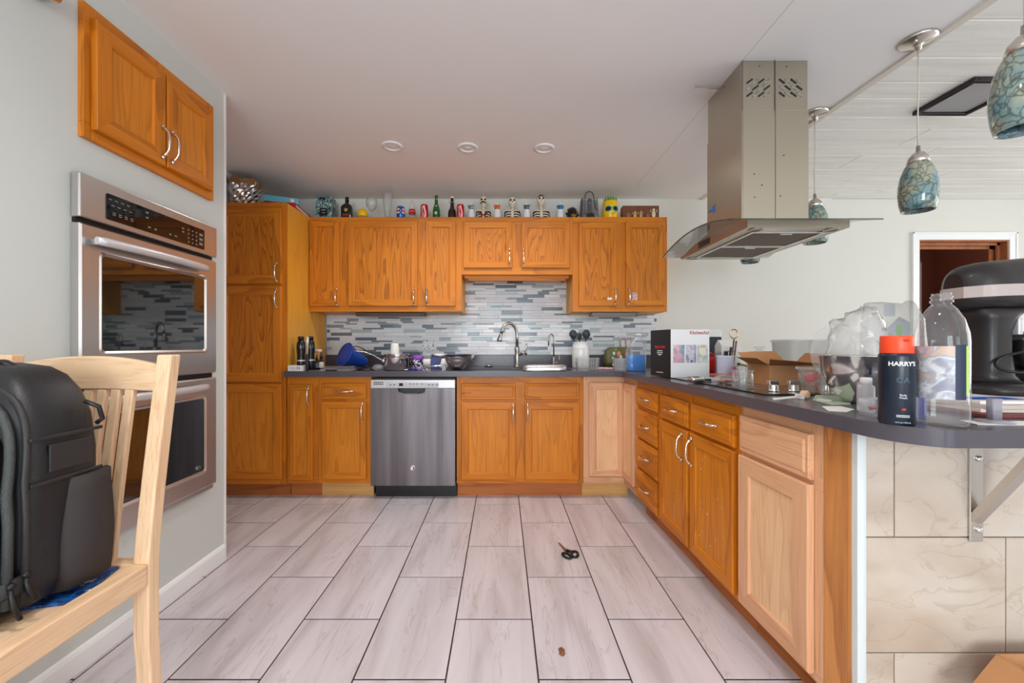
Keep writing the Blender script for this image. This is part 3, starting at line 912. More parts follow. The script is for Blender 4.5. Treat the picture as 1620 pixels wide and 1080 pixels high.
# ---- cupboard let into the wall above the oven
t = cab('oven_wall_cupboard', 'orange oak cupboard with two doors set into the wall above the oven', (XL, 1.411, 0), PI / 2)
f = MB()
for (a, c, d, e) in holed_wall(0, 0.637, 1.808, 2.268, [(0.045, 0.29, 1.86, 2.205), (0.345, 0.592, 1.86, 2.205)]): f.box(a, c, -0.020, 0, d, e, 0 if e - d > c - a else 1)
f.build('face_frame', [M['oak'], M['oak_h']], t, bevel=0.002)
b = MB(); b.box(0.022, 0.036, 0.002, 0.30, 1.836, 2.245); b.box(0.598, 0.612, 0.002, 0.30, 1.836, 2.245); b.box(0.036, 0.598, 0.29, 0.30, 1.836, 2.245)
b.box(0.036, 0.598, 0.002, 0.29, 1.836, 1.846); b.box(0.036, 0.598, 0.002, 0.29, 2.235, 2.245); b.build('carcass', M['oak_side'], t)
for (a, c, hx_) in ((0.025, 0.322, 0.302), (0.330, 0.604, 0.352)):
    d = door(t, a, c, 1.842, 2.226, 'low', hx_, 1.935, 0.056); d.location = (0, -0.020, 0)

# ---- grey L shaped worktop
top = thing('worktop', 'grey L shaped worktop running from the pantry to the peninsula bar end', 'worktop', (0, YF, 0.877))
def xe_(y): return 0.841 + 0.0257 * (3.01 - y)
SX0, SX1, SY0, SY1 = -0.30, 0.52, 3.06, 3.50
zc0, zc1 = 0.8765, 0.915
b = MB()
b.box(-1.553, SX0, 2.965, YB, zc0, zc1); b.box(SX0, SX1, 2.965, SY0, zc0, zc1); b.box(SX0, SX1, SY1, YB, zc0, zc1)
XB = 1.95
b.prism([(SX1, 2.965), (0.80, 2.965), (0.842, 2.925), (xe_(1.06), 1.06)] +
        [(0.892 + 0.100 * (1 - math.cos(a)), 1.055 - 0.150 * math.sin(a)) for a in [PI / 2 * k / 28 for k in range(1, 29)]] +
        [(XB - 0.08, 0.905), (XB - 0.02, 0.925), (XB, 0.985), (XB, 2.6), (1.55, 3.0), (1.55, YB), (SX1, YB)], 'z', zc0, zc1)
b.build('slab', M['counter'], top, world=True)
b = MB(); b.box(-1.553, 1.375, YB - 0.026, YB - 0.0057, zc1, 1.0145); b.build('upstand', M['counter'], wall_back, bevel=0.002)
# sink bowl under the worktop
t = thing('sink', 'dark grey undermount sink bowl let into the worktop under the faucet', 'sink', ((SX0 + SX1) / 2, 3.28, 0.70))
b = MB()
b.box(SX0 - 0.01, SX0 + 0.004, SY0 - 0.01, SY1 + 0.01, 0.70, 0.8763); b.box(SX1 - 0.004, SX1 + 0.01, SY0 - 0.01, SY1 + 0.01, 0.70, 0.8763)
b.box(SX0 + 0.004, SX1 - 0.004, SY0 - 0.01, SY0 + 0.004, 0.70, 0.8763); b.box(SX0 + 0.004, SX1 - 0.004, SY1 - 0.004, SY1 + 0.01, 0.70, 0.8763)
b.box(SX0 + 0.004, SX1 - 0.004, SY0 + 0.004, SY1 - 0.004, 0.70, 0.71)
b.build('bowl', plain('sink_composite', srgb(100, 96, 102), 0.45), t, world=True)
b = MB(); b.lathe([(0.045, 0.71), (0.045, 0.7125), (0.03, 0.713), (0.028, 0.7105)], 20, (-0.1, 3.28, 0)); b.build('drain', M['chrome'], t, world=True)

# bracket under the bar end
t = thing('bar_bracket', 'grey steel angle bracket holding up the bar end of the worktop', 'bracket', (1.257, YE, 0.58))
b = MB(); b.box(1.239, 1.275, YE - 0.006, YE - 0.0005, 0.580, 0.8763); b.build('wall_plate', M['nickel'], t, world=True, bevel=0.002)
b = MB(); b.box(1.239, 1.275, 0.945, YE - 0.006, 0.8703, 0.8763); b.build('top_plate', M['nickel'], t, world=True, bevel=0.002)
b = MB(); b.prism([(YE - 0.006, 0.628), (YE - 0.006, 0.658), (0.972, 0.8703), (0.952, 0.8703)], 'x', 1.243, 1.271); b.build('strut', M['nickel'], t, world=True)
for zz_ in (0.800, 0.612):
    b = MB(); b.lathe([(0.008, 0), (0.008, 0.004), (0.004, 0.006)], 10, (1.262, YE - 0.006, zz_), mat=Matrix.Rotation(PI / 2, 3, 'X')); b.build('bolt', M['chrome'], t, world=True)
# ================================================================== APPLIANCES
def rot_to(axis):
    """3x3 that turns +z onto axis"""
    a = Vector(axis).normalized()
    return Vector((0, 0, 1)).rotation_difference(a).to_matrix()

def rrect(cx, cz, w, h, r, n=5):
    pts = []
    for sx, sz, a0 in ((1, -1, -PI / 2), (1, 1, 0), (-1, 1, PI / 2), (-1, -1, PI)):
        for k in range(n + 1):
            a = a0 + PI / 2 * k / n
            pts.append((cx + sx * (w / 2 - r) + r * math.cos(a), cz + sz * (h / 2 - r) + r * math.sin(a)))
    return pts

# ---- double wall oven (local: x along the wall away from the camera, y into the wall)
ov = thing('double_oven', 'stainless steel double wall oven with dark glass doors and black control panel', 'oven', (XL, 1.385, 0.40), PI / 2)
zo = 0.40
OW = 0.669; yo = -0.033
b = MB(); b.box(0.02, OW - 0.02, 0.0, 0.50, 0.424 - zo, 1.660 - zo); b.build('oven_body', M['dark'], ov)
b = MB(); b.box(0.0, OW, yo, -0.0005, 1.529 - zo, 1.678 - zo); cp = b.build('control_panel', M['steel_y'], ov, bevel=0.006, seg=3)
b = MB(); b.prism(rrect(0.335, 1.594 - zo, 0.486, 0.092, 0.006), 'y', yo - 0.0025, yo + 0.002); b.build('display', M['blackgloss'], cp)
btn = plain('key_print', srgb(128, 126, 128), 0.5); b = MB()
rs = random.Random(2)
for (u0, u1, zz) in ((0.10, 0.19, 1.62), (0.11, 0.19, 1.600), (0.115, 0.20, 1.575), (0.115, 0.20, 1.568)):
    u = u0
    while u < u1: b.box(u, u + 0.012, yo - 0.003, yo - 0.002, zz - zo, zz + 0.003 - zo); u += 0.024
for k in range(3):
    for j in range(4): b.box(0.475 + 0.024 * k, 0.482 + 0.024 * k, yo - 0.003, yo - 0.002, 1.558 + 0.018 * j - zo, 1.565 + 0.018 * j - zo)
for j in range(3): b.box(0.545, 0.566, yo - 0.003, yo - 0.002, 1.565 + 0.021 * j - zo, 1.576 + 0.021 * j - zo)
for (u, zz) in ((0.265, 1.565), (0.295, 1.565), (0.37, 1.565), (0.40, 1.565), (0.255, 1.62), (0.255, 1.60), (0.44, 1.61), (0.44, 1.595)):
    b.box(u, u + 0.012, yo - 0.003, yo - 0.002, zz - zo, zz + 0.006 - zo)
fine(b.build('key_legend', btn, cp))
def oven_door(z0, z1, g0, g1, hz):
    b = MB()
    outer = rrect(OW / 2, (z0 + z1) / 2 - zo, OW - 0.004, z1 - z0, 0.006)
    gx0, gx1 = 0.082, 0.583
    inn = rrect((gx0 + gx1) / 2, (g0 + g1) / 2 - zo, gx1 - gx0, g1 - g0, 0.012)
    L = []
    e = 0.006
    L.append([(p[0], -0.001, p[1]) for p in outer]); L.append([(p[0], yo + e, p[1]) for p in outer])
    o2 = rrect(OW / 2, (z0 + z1) / 2 - zo, OW - 0.004 - 2 * e, z1 - z0 - 2 * e, 0.004)
    L.append([(p[0], yo, p[1]) for p in o2])
    i0 = rrect((gx0 + gx1) / 2, (g0 + g1) / 2 - zo, gx1 - gx0 + 0.03, g1 - g0 + 0.03, 0.02)
    L.append([(p[0], yo, p[1]) for p in i0])
    i1 = rrect((gx0 + gx1) / 2, (g0 + g1) / 2 - zo, gx1 - gx0 + 0.018, g1 - g0 + 0.018, 0.016)
    L.append([(p[0], yo - 0.003, p[1]) for p in i1])
    L.append([(p[0], yo + 0.003, p[1]) for p in inn])
    b.loft(L, 0, False, cap0=True, cap1=False)
    d = b.build('oven_door', M['steel_y'], ov)
    g = MB(); g.prism(inn, 'y', yo + 0.0022, yo + 0.005); g.build('window', M['ovenglass'], d)
    h = MB(); pts = []; rad = []
    for i in range(21):
        t = -1 + 2 * i / 20
        pts.append((0.3 + t * 0.268, yo - 0.046 + 0.020 * t * t, hz - zo)); rad.append((0.013, 0.016) if abs(t) < 0.97 else (0.010, 0.013))
    h.tube(pts, rad, 10)
    for s in (-1, 1): h.box(0.3 + s * 0.235 - 0.012, 0.3 + s * 0.235 + 0.012, yo - 0.034, yo, hz - 0.009 - zo, hz + 0.009 - zo)
    h.build('handle', M['satin'], d)
    return d
d = oven_door(0.968, 1.512, 1.080, 1.413, 1.457)
b = MB(); b.box(0.30, 0.345, yo - 0.0015, yo, 0.992 - zo, 1.016 - zo); b.build('badge', M['chrome'], d)
oven_door(0.425, 0.944, 0.512, 0.850, 0.906)
b = MB(); b.box(0.004, OW - 0.004, -0.016, -0.0005, 0.402 - zo, 0.423 - zo); b.build('bottom_vent', M['steel_y'], ov, bevel=0.002)
for (ga, gb) in ((0.945, 0.967), (1.513, 1.528)): MB().box(0.006, OW - 0.006, -0.012, -0.0005, ga - zo, gb - zo).build('gap_strip', M['black'], ov)

# ---- dishwasher
x0, x1 = xb(588.4), xb(720.6); W = x1 - x0
dw = thing('dishwasher', 'stainless steel dishwasher with light control strip and pocket handle', 'dishwasher', (x0, YF, 0))
b = MB(); b.box(0.004, W - 0.004, 0.03, 0.58, 0.10, 0.864); b.build('tub', M['dark'], dw)
b = MB()
zs = zb(613.5); zd0 = zb(766.0); hx0, hx1 = xb(631) - x0, xb(674) - x0
# door sheet with the pocket handle cut below the strip
prof = [(zd0, 0.0), (zd0 + 0.01, -0.026), (zs - 0.05, -0.030), (zs, -0.024)]
for (a, c, d_, e) in holed_wall(0, W, zd0, zs, [(hx0, hx1, zs - 0.036, zs)]): b.box(a, c, -0.028, 0.025, d_, e)
dd = b.build('door_panel', M['steel_v'], dw)
b = MB()
arc = [(hx0 + (hx1 - hx0) * (0.5 - 0.5 * math.cos(PI * k / 12)), zs - 0.006 - 0.036 * math.sin(PI * k / 12) ** 0.6) for k in range(13)]
for k in range(12):
    a, c = arc[k], arc[k + 1]
    b.add([(a[0], -0.029, zs - 0.040), (c[0], -0.029, zs - 0.040), (c[0], -0.029, c[1]), (a[0], -0.029, a[1])], [(0, 1, 2, 3)])
b.tube([(p[0], -0.029, p[1]) for p in arc], 0.003, 6)
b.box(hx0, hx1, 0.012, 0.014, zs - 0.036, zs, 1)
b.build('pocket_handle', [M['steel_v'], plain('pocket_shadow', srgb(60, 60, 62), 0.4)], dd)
b = MB(); b.box(0, W, -0.028, 0.025, zs + 0.001, zb(600)); cs = b.build('control_strip', M['satin'], dw, bevel=0.003)
b = MB()
for k in range(5):
    for j in range(2): b.box(xb(593.2 + 3.1 * k) - x0, xb(595.6 + 3.1 * k) - x0, -0.0285, -0.027, zb(607.8 - 2.8 * j), zb(606.2 - 2.8 * j))
fine(b.build('vent_slots', M['black'], cs))
b = MB(); b.box(xb(632.8) - x0, xb(639) - x0, -0.0288, -0.027, zb(610), zb(605.3)); b.build('display', plain('green_display', srgb(40, 52, 46), 0.2), cs)
b = MB(); b.box(xb(612.5) - x0, xb(695) - x0, -0.0284, -0.0275, zb(612.6), zb(604.6)); b.build('button_panel', plain('strip_panel', srgb(200, 200, 204), 0.35), cs)
b = MB()
for px in (649, 654.5, 660, 668): b.box(xb(px) - x0, xb(px + 1.6) - x0, -0.0287, -0.028, zb(607.4), zb(605.9))
for px in (618, 624, 678.5, 684, 690.5): b.box(xb(px) - x0, xb(px + 2.6) - x0, -0.0287, -0.028, zb(608.6), zb(607.3))
fine(b.build('buttons', M['dark'], cs))
b = MB(); b.lathe([(0.0185, 0), (0.0185, 0.002), (0.015, 0.003), (0.0145, 0.0015), (0.0, 0.0015)], 24, (xb(654.3) - x0, -0.028, zb(738)), mat=rot_to((0, -1, 0))); bd = b.build('badge', M['chrome'], dd)
b = MB(); b.box(0.02, W + 0.006, 0.03, 0.045, 0.0, 0.064); b.box(0.02, W + 0.004, 0.012, 0.03, 0.066, 0.10); b.build('kick_plate', M['black'], dw)

# ---- island hood
HX0, HX1, HY0, HY1 = 1.094, 1.400, 1.902, 2.225
hd = thing('range_hood', 'stainless island range hood with curved glass canopy hanging above the cooktop', 'hood', (1.245, 2.05, 1.58))
ztop = ZC - 0.0006
b = MB(); b.box(HX0 + 0.003, HX1 - 0.003, HY0 + 0.003, HY1 - 0.003, 2.17, ztop)
up = b.build('upper_chimney', M['hoodsteel'], hd, world=True, bevel=0.003)
b = MB(); b.box(HX0, HX1, HY0, HY1, 1.66, 2.172); lo = b.build('lower_chimney', M['hoodsteel'], hd, world=True, bevel=0.003)
b = MB(); b.box(1.2455, 1.2485, HY0 - 0.0012, HY0 + 0.001, 1.66, ztop); b.box(HX0 + 0.003, HX0 + 0.005, HY0 - 0.0008, HY0 + 0.002, 1.66, ztop)
b.build('seam', plain('seam_line', srgb(120, 112, 100), 0.5, 0.6), lo, world=True)
b = MB()
for (cx, sgn) in ((1.170, 1), (1.318, -1)):
    for r in range(3):
        for k in range(4):
            u = (k - 1.5) * 0.027; v = (1 - r) * 0.030
            ctr = (cx + u * 0.98, v + 2.275 + (k - 1.5) * 0.008 * sgn * 0)
            L = 0.013
            p0 = (ctr[0] - L, ctr[1] - L * 0.75 * sgn); p1 = (ctr[0] + L, ctr[1] + L * 0.75 * sgn)
            b.tube([(p0[0], HY0 + 0.0032, p0[1]), (p1[0], HY0 + 0.0032, p1[1])], (0.0042, 0.0042), 8, m=(1 if (r + k) % 2 else 0))
fine(b.build('vent_slots', [M['black'], plain('lit_slot', srgb(150, 148, 142), 0.4, 0.5)], up, world=True))
b = MB()
for (x, z) in ((1.176, 2.375), (1.30, 2.372), (1.15, 1.88), (1.185, 1.83), (1.152, 1.775), (1.285, 1.965), (1.27, 1.78)):
    b.lathe([(0.003, 0), (0.003, 0.0015), (0.0012, 0.0022)], 8, (x, HY0 + (0.003 if z > 2.17 else 0), z), mat=rot_to((0, -1, 0)))
fine(b.build('screws', M['dark'], lo, world=True))
b = MB(); b.box(0.948, HX0 + 0.06, 2.05, 2.056, 2.362, 2.376); b.build('mounting_bracket', M['nickel'], hd, world=True)
# body under the glass, arched top
def zgl(y):      # height of the glass at depth y
    t = (y - 2.01) / 0.35
    return 1.655 - 0.050 * t * t
BX0, BX1, BY0, BY1 = 1.022, 1.447, 1.735, 2.385
ys = [BY0 + (BY1 - BY0) * k / 14 for k in range(15)]
prof = [(y, zgl(min(y, 2.35)) - 0.005) for y in ys] + [(BY1, 1.590), (BY0, 1.590)]
b = MB(); b.prism(prof, 'x', BX0, BX1)
body = b.build('hood_body', M['hoodsteel'], hd, world=True)
M['mesh'] = plain('filter_mesh', srgb(112, 96, 80), 0.5, 0.6, bump=0.8, bscale=260)
for (fy0, fy1) in ((1.80, 2.045), (2.065, 2.31)):
    MB().box(1.086, 1.384, fy0 + 0.003, fy1 - 0.003, 1.5865, 1.5903).build('grease_filter', M['mesh'], body, world=True)
    b = MB()
    for (a, c, d_, e) in holed_wall(1.075, 1.395, fy0 - 0.008, fy1 + 0.008, [(1.087, 1.383, fy0 + 0.004, fy1 - 0.004)]): b.box(a, c, d_, e, 1.584, 1.5898)
    b.box(1.21, 1.26, fy0 + 0.01, fy0 + 0.016, 1.580, 1.5866)
    b.build('filter_frame', M['steel'], body, world=True)
for (lx, ly) in ((1.075, 1.765), (1.395, 1.765), (1.075, 2.35), (1.395, 2.35)):
    b = MB(); b.lathe([(0.030, 1.590), (0.030, 1.5865), (0.024, 1.5858), (0.022, 1.588), (0.0, 1.588)], 20, (lx, ly, 0)); b.build('hood_lamp', M['hoodsteel'], body, world=True)
b = MB(); b.prism([(p[0], p[1]) for p in [(2.05, 1.602), (2.17, 1.602), (2.17, 1.632), (2.05, 1.632)]], 'x', BX0 - 0.001, BX0 + 0.002); b.build('switch_panel', M['dark'], body, world=True)
gy = [1.655 + 0.715 * k / 20 for k in range(21)]
b = MB(); b.prism([(y, zgl(y)) for y in gy] + [(y, zgl(y) - 0.006) for y in reversed(gy)], 'x', 0.915, 1.512)
b.build('glass_canopy', M['smoke'], hd, world=True)
b = MB(); b.tube([(0.915, y, zgl(y) - 0.003) for y in gy], 0.0032, 6); b.tube([(0.915, gy[0], zgl(gy[0]) - 0.003), (1.512, gy[0], zgl(gy[0]) - 0.003)], 0.003, 6)
b.build('glass_edge', plain('dark_glass_edge', srgb(70, 78, 72), 0.15), hd, world=True)
# blue tape on the side of the chimney
b = MB()
b.box(HX0 - 0.0012, HX0 - 0.0002, 2.14, 2.205, 1.797, 1.809)
for a in (0.9, 2.2): b.add([(HX0 - 0.001, 2.15 + math.cos(a) * 0.022 * s + q * 0.005 * math.sin(a), 1.803 + math.sin(a) * 0.022 * s - q * 0.005 * math.cos(a)) for s, q in ((-1, -1), (1, -1), (1, 1), (-1, 1))], [(0, 1, 2, 3)])
tag(b.build('blue_tape', plain('blue_tape', srgb(30, 120, 210), 0.5)), 'small star of blue tape stuck on the hood chimney side', 'tape')

# ---- cooktop let into the peninsula
ct = thing('cooktop', 'black glass cooktop with steel control knobs let into the peninsula worktop', 'cooktop', pen(1.09, 0.30, 0.915), PR)
b = MB(); b.box(-0.40, 0.385, -0.255, 0.275, 0.0, 0.005); b.build('glass_top', plain('cooktop_glass', srgb(58, 54, 54), 0.16, coat=0.5), ct, bevel=0.002)
b = MB()
for (a, c, d_, e) in holed_wall(-0.403, 0.388, -0.258, 0.278, [(-0.397, 0.382, -0.252, 0.272)]): b.box(a, c, d_, e, 0.0, 0.0056)
b.build('edge_frame', M['black'], ct)
for i, (px, d_) in enumerate(((1224.0, 1.635), (1255.5, 1.635), (1303.0, 1.635), (1338, 1.635))):
    b = MB(); r = 0.017
    b.lathe([(r + 0.002, 0), (r + 0.002, 0.004), (r, 0.006), (r, 0.024), (r - 0.002, 0.0255), (0, 0.0255)], 24, (0, 0, 0))
    b.box(-r - 0.002, r + 0.002, -0.006, 0.0145, 0.0252, 0.042)
    o = b.build('knob', M['chrome'], ct, bevel=0.0012)
    wl = Vector((X(px, d_), d_, 0.920)); Mi = (Matrix.Translation(ct.location) @ Euler(ct.rotation_euler).to_matrix().to_4x4()).inverted()
    o.location = Mi @ wl; o.rotation_euler = (0, 0, -PR)
b = MB()
for (u, v, r) in ((-0.22, -0.12, 0.095), (-0.22, 0.13, 0.075), (0.10, -0.12, 0.075), (0.10, 0.13, 0.105)):
    b.tube([(u + r * math.cos(2 * PI * k / 40), v + r * math.sin(2 * PI * k / 40), 0.0051) for k in range(40)], 0.0009, 4, closed=True)
fine(b.build('burner_rings', plain('ring_print', srgb(150, 146, 142), 0.4), ct))

# ---- pendants
def mottled():
    m, nt, bb = base_mat('mottled_art_glass')
    v, _ = rnd_coords(nt, (1, 1, 0.9))
    vo = nd(nt, 'ShaderNodeTexVoronoi', feature='DISTANCE_TO_EDGE'); vo.inputs['Scale'].default_value = 40
    n = nd(nt, 'ShaderNodeTexNoise'); n.inputs['Scale'].default_value = 14; n.inputs['Detail'].default_value = 3
    nt.links.new(v, n.inputs['Vector'])
    mx = nd(nt, 'ShaderNodeVectorMath', operation='MULTIPLY_ADD'); mx.inputs[1].default_value = (0.10, 0.10, 0.10)
    nt.links.new(n.outputs['Color'], mx.inputs[0]); nt.links.new(v, mx.inputs[2]); nt.links.new(mx.outputs[0], vo.inputs['Vector'])
    rp = nd(nt, 'ShaderNodeValToRGB'); e = rp.color_ramp.elements
    e[0].position = 0.0; e[0].color = srgb(70, 92, 90); e[1].position = 0.14; e[1].color = srgb(255, 255, 255)
    nt.links.new(vo.outputs['Distance'], rp.inputs['Fac'])
    rp2 = nd(nt, 'ShaderNodeValToRGB'); e = rp2.color_ramp.elements
    e[0].position = 0.36; e[0].color = srgb(112, 150, 158); e[1].position = 0.62; e[1].color = srgb(172, 174, 152)
    q = e.new(0.5); q.color = srgb(138, 160, 152)
    n3 = nd(nt, 'ShaderNodeTexNoise'); n3.inputs['Scale'].default_value = 16; nt.links.new(v, n3.inputs['Vector']); nt.links.new(n3.outputs['Fac'], rp2.inputs['Fac'])
    mu = nd(nt, 'ShaderNodeMixRGB', blend_type='MULTIPLY'); mu.inputs['Fac'].default_value = 0.75
    nt.links.new(rp2.outputs[0], mu.inputs['Color1']); nt.links.new(rp.outputs[0], mu.inputs['Color2']); nt.links.new(mu.outputs[0], bb.inputs['Base Color'])
    bb.inputs['Roughness'].default_value = 0.07; bb.inputs['Coat Weight'].default_value = 0.6
    return m
M['mottle'] = mottled()
M['cord'] = plain('clear_cord', srgb(206, 204, 186), 0.35)
def pendant(label, x, y, zb_, src=None):
    if src is not None:
        return copy_tree(src, loc=(x, y, ZC), label=label)
    t = thing('pendant_lamp', label, 'lamp', (x, y, ZC), 0, 'mottled glass pendants over the bar')
    b = MB(); b.lathe([(0.066, -0.0006), (0.066, -0.006), (0.058, -0.013), (0.022, -0.022), (0.012, -0.026), (0.010, -0.045), (0, -0.045)], 32, (0, 0, 0)); cn = b.build('canopy', M['nickel'], t)
    for sg in (-1, 1): MB().ell((0.03 * sg, 0.02 * sg, -0.019), 0.006, 0.006, 0.005, 10, 6).build('canopy_screw', M['chrome'], cn)
    zt = zb_ + 0.27 - ZC
    b = MB(); b.tube([(0, 0, -0.045), (0.002, 0, zt * 0.4), (-0.002, 0, zt * 0.75), (0, 0, zt)], 0.0026, 6); b.build('cord', M['cord'], t)
    zl = zb_ - ZC
    b = MB(); b.lathe([(0, 0.275), (0.007, 0.275), (0.008, 0.250), (0.018, 0.245), (0.032, 0.228), (0.038, 0.205), (0.036, 0.203)], 24, (0, 0, zl)); b.build('socket_cap', M['nickel'], t)
    b = MB(); b.lathe([(0.034, 0.205), (0.046, 0.185), (0.058, 0.150), (0.065, 0.105), (0.066, 0.070), (0.062, 0.030), (0.055, 0.0), (0.052, 0.0), (0.059, 0.030), (0.063, 0.070), (0.062, 0.105), (0.055, 0.150), (0.043, 0.185), (0.034, 0.2)], 40, (0, 0, zl), cap0=False, cap1=False); b.build('shade', M['mottle'], t)
    return t
p1 = pendant('mottled teal glass pendant hanging clear of the hood, in full view', 1.772, 1.776, 1.672)
pendant('mottled teal glass pendant half hidden behind the right side of the hood', 1.755, 2.34, 1.672, p1)
pendant('mottled teal glass pendant peeping out below the hood underside', 1.722, 2.894, 1.672, p1)
pendant('large looking mottled glass pendant cut off by the right edge of the picture', 1.385, 1.105, 1.672, p1)

# ---- recessed ceiling lights
rl = None
for px, py, lb in ((620.5, 230.5, 'round white recessed ceiling light nearest the oven wall'), (740, 233, 'round white recessed ceiling light in the middle of the three'), (861, 234, 'round white recessed ceiling light nearest the range hood')):
    d_ = (ZC - H) * F / (CY - py)
    if rl is None:
        rl = thing('recessed_light', lb, 'ceiling light', (X(px, d_), d_, ZC), 0, 'recessed lights in the kitchen ceiling')
        b = MB(); b.lathe([(0.068, -0.0005), (0.066, -0.006), (0.052, -0.010), (0.047, -0.006), (0.047, -0.0005)], 32, (0, 0, 0), cap0=False, cap1=False); b.build('trim_ring', M['white'], rl)
        b = MB(); b.lathe([(0.047, -0.001), (0.040, -0.003), (0.0, -0.009)], 32, (0, 0, 0), cap0=False); b.build('lens', plain('frosted_lens', srgb(240, 238, 234), 0.4), rl)
    else: copy_tree(rl, loc=(X(px, d_), d_, ZC), label=lb)

# copies added behind the photographer to brighten the floor; each light shines softly downwards
for (x_, y_) in ((-0.72, 0.55), (0.28, 0.55), (-0.72, -1.3), (0.28, -1.3)):
    copy_tree(rl, loc=(x_, y_, ZC), label='round white recessed ceiling light added behind the photographer to brighten the floor')
for o in [q for q in C.objects if q.name.startswith('recessed_light')]:
    l = bpy.data.lights.new('recessed_lamp', 'SPOT'); l.energy = 26 if o.location.y > 2 else 40; l.color = (1.0, 0.96, 0.92)
    l.spot_size = math.radians(150); l.spot_blend = 1.0; l.shadow_soft_size = 0.05
    lo_ = bpy.data.objects.new('recessed_lamp', l); C.objects.link(lo_); lo_.location = (o.location.x, o.location.y, ZC - 0.02)

# ---- framed panel on the plank ceiling
t = thing('ceiling_panel', 'black framed square grey panel hung on the white plank ceiling', 'panel', (2.435, 2.17, ZC))
b = MB()
for (a, c, d_, e) in holed_wall(-0.15, 0.15, -0.155, 0.155, [(-0.128, 0.128, -0.133, 0.133)]): b.box(a, c, d_, e, -0.024, -0.0005)
b.build('frame', plain('black_frame', srgb(40, 34, 38), 0.2), t, bevel=0.004)
b = MB(); b.box(-0.128, 0.128, -0.133, 0.133, -0.012, -0.008); b.build('panel', plain('grey_panel', srgb(168, 168, 170), 0.4), t)

# ---- under cabinet lights
def ucl(label, pxa, pxb, y, mt):
    xa, xe = X(pxa, y), X(pxb, y)
    t = thing('under_cabinet_light', label, 'light', ((xa + xe) / 2, y, 1.3718))
    W = xe - xa
    b = MB(); b.box(-W / 2, W / 2, -0.05, 0.05, -0.030, -0.0002); h = b.build('housing', mt, t, bevel=0.004)
    b = MB(); b.box(-W / 2 + 0.02, W / 2 - 0.02, -0.04, 0.04, -0.034, -0.0298); b.build('lens', M['frost'], t)
    b = MB(); b.box(W / 2 - 0.03, W / 2 - 0.012, -0.053, -0.0498, -0.024, -0.014); b.build('switch', M['black'], t)
ucl('dark brown light bar under the left wall cabinets', 565, 673, 3.50, plain('brown_light_housing', srgb(86, 66, 54), 0.4))
ucl('grey light bar under the right wall cabinet', 934, 1008, 3.50, plain('grey_light_housing', srgb(138, 130, 122), 0.4))

# ---- wall fixture at the very top left, only its lower rim in view
t = thing('wall_sconce', 'brushed metal wall lamp whose lower rim shows at the top left corner', 'lamp', (XL, 1.27, 2.160))
b = MB(); b.lathe([(0.045, 0.0), (0.045, 0.012), (0.02, 0.02), (0, 0.02)], 24, (0.0005, 0, 0.05), mat=rot_to((1, 0, 0))); b.build('back_plate', M['nickel'], t)
b = MB(); b.lathe([(0.0, -0.005), (0.018, -0.003), (0.03, 0.004), (0.036, 0.02), (0.03, 0.06), (0.012, 0.08), (0, 0.08)], 24, (0.05, 0, 0)); b.build('cup', M['nickel'], t)
# ================================================================== CHAIR AND BACKPACK
def item(name, label, cat, px, d, z, rz=0.0, group=None):
    return thing(name, label, cat, (X(px, d), d, z), rz, group)
def srect(cx, cy, hx, hy, z, p=4.0, n=36):
    out = []
    for j in range(n):
        a = 2 * PI * j / n; c, s = math.cos(a), math.sin(a)
        out.append((cx + hx * math.copysign(abs(c) ** (2 / p), c), cy + hy * math.copysign(abs(s) ** (2 / p), s), z))
    return out
def folds(p, s):
    """repeatable wandering field made of crossed waves"""
    x, y, z = p
    def w(a, b, c, d): return math.sin(a * x + b * y + c * z + d + s) * 0.6 + math.sin(1.9 * b * x - 1.7 * c * y + 2.1 * a * z + 2.3 * d - s) * 0.4
    return Vector((w(2.1, 3.3, 1.7, 0.4), w(-1.9, 2.7, 3.1, 1.9), w(3.0, -2.2, 2.5, 4.2)))
def crumple(b, amt, sc_, seed=0.0, start=0):
    for i in range(start, len(b.v)):
        p = Vector(b.v[i]); q = folds(p * sc_, seed)
        b.v[i] = tuple(p + q * amt * 0.8)
    return b
def wrap_text(body, size, mat, parent, r, z, a0=0.0, bold=0.0, vertical=False, name='lettering', sx=1.0, taper=0.0):
    """letters laid round a cylinder of radius r, facing -y"""
    o = text_mesh(body, size, mat, parent, (0, 0, 0), (0, 0, 0), name, bold, sx=1.0)
    for v in o.data.vertices:
        x, y, e = v.co
        x *= sx
        if vertical: x, y = -y, x
        a = x / r + a0
        rr = r + 0.0006 + e * 0.5
        v.co = (rr * math.sin(a), -rr * math.cos(a), z + y)
    o.scale = (1, 1, 1)
    return o

ch = thing('dining_chair', 'pale beech dining chair with slatted back standing against the oven wall', 'chair', (-1.14, 0.90, 0))
def post_y(z):                       # centre line of the back posts, raked above the seat
    if z < 0.30: return 1.097 + 0.012 * (0.30 - z) / 0.30
    if z < 0.54: return 1.092
    t = (z - 0.54) / 0.53
    return 1.092 + 0.074 * t ** 1.15
def post(b, xc, hw, hd, z0, z1, k=16, dy=0.0):
    L = []
    for i in range(k + 1):
        z = z0 + (z1 - z0) * i / k; y = post_y(z) + dy
        L.append([(xc - hw, y - hd, z), (xc + hw, y - hd, z), (xc + hw, y + hd, z), (xc - hw, y + hd, z)])
    b.loft(L, 0, False)
XP = (-0.9305, -1.372)
for xc in XP:
    b = MB(); post(b, xc, 0.0205, 0.0185, 0.0, 1.074); b.build('rear_leg', M['chair'], ch, world=True, bevel=0.005, seg=3)
for xc in XP:
    b = MB(); b.box(xc - 0.02, xc + 0.02, 0.655, 0.695, 0, 0.478); b.build('front_leg', M['chair'], ch, world=True, bevel=0.004)
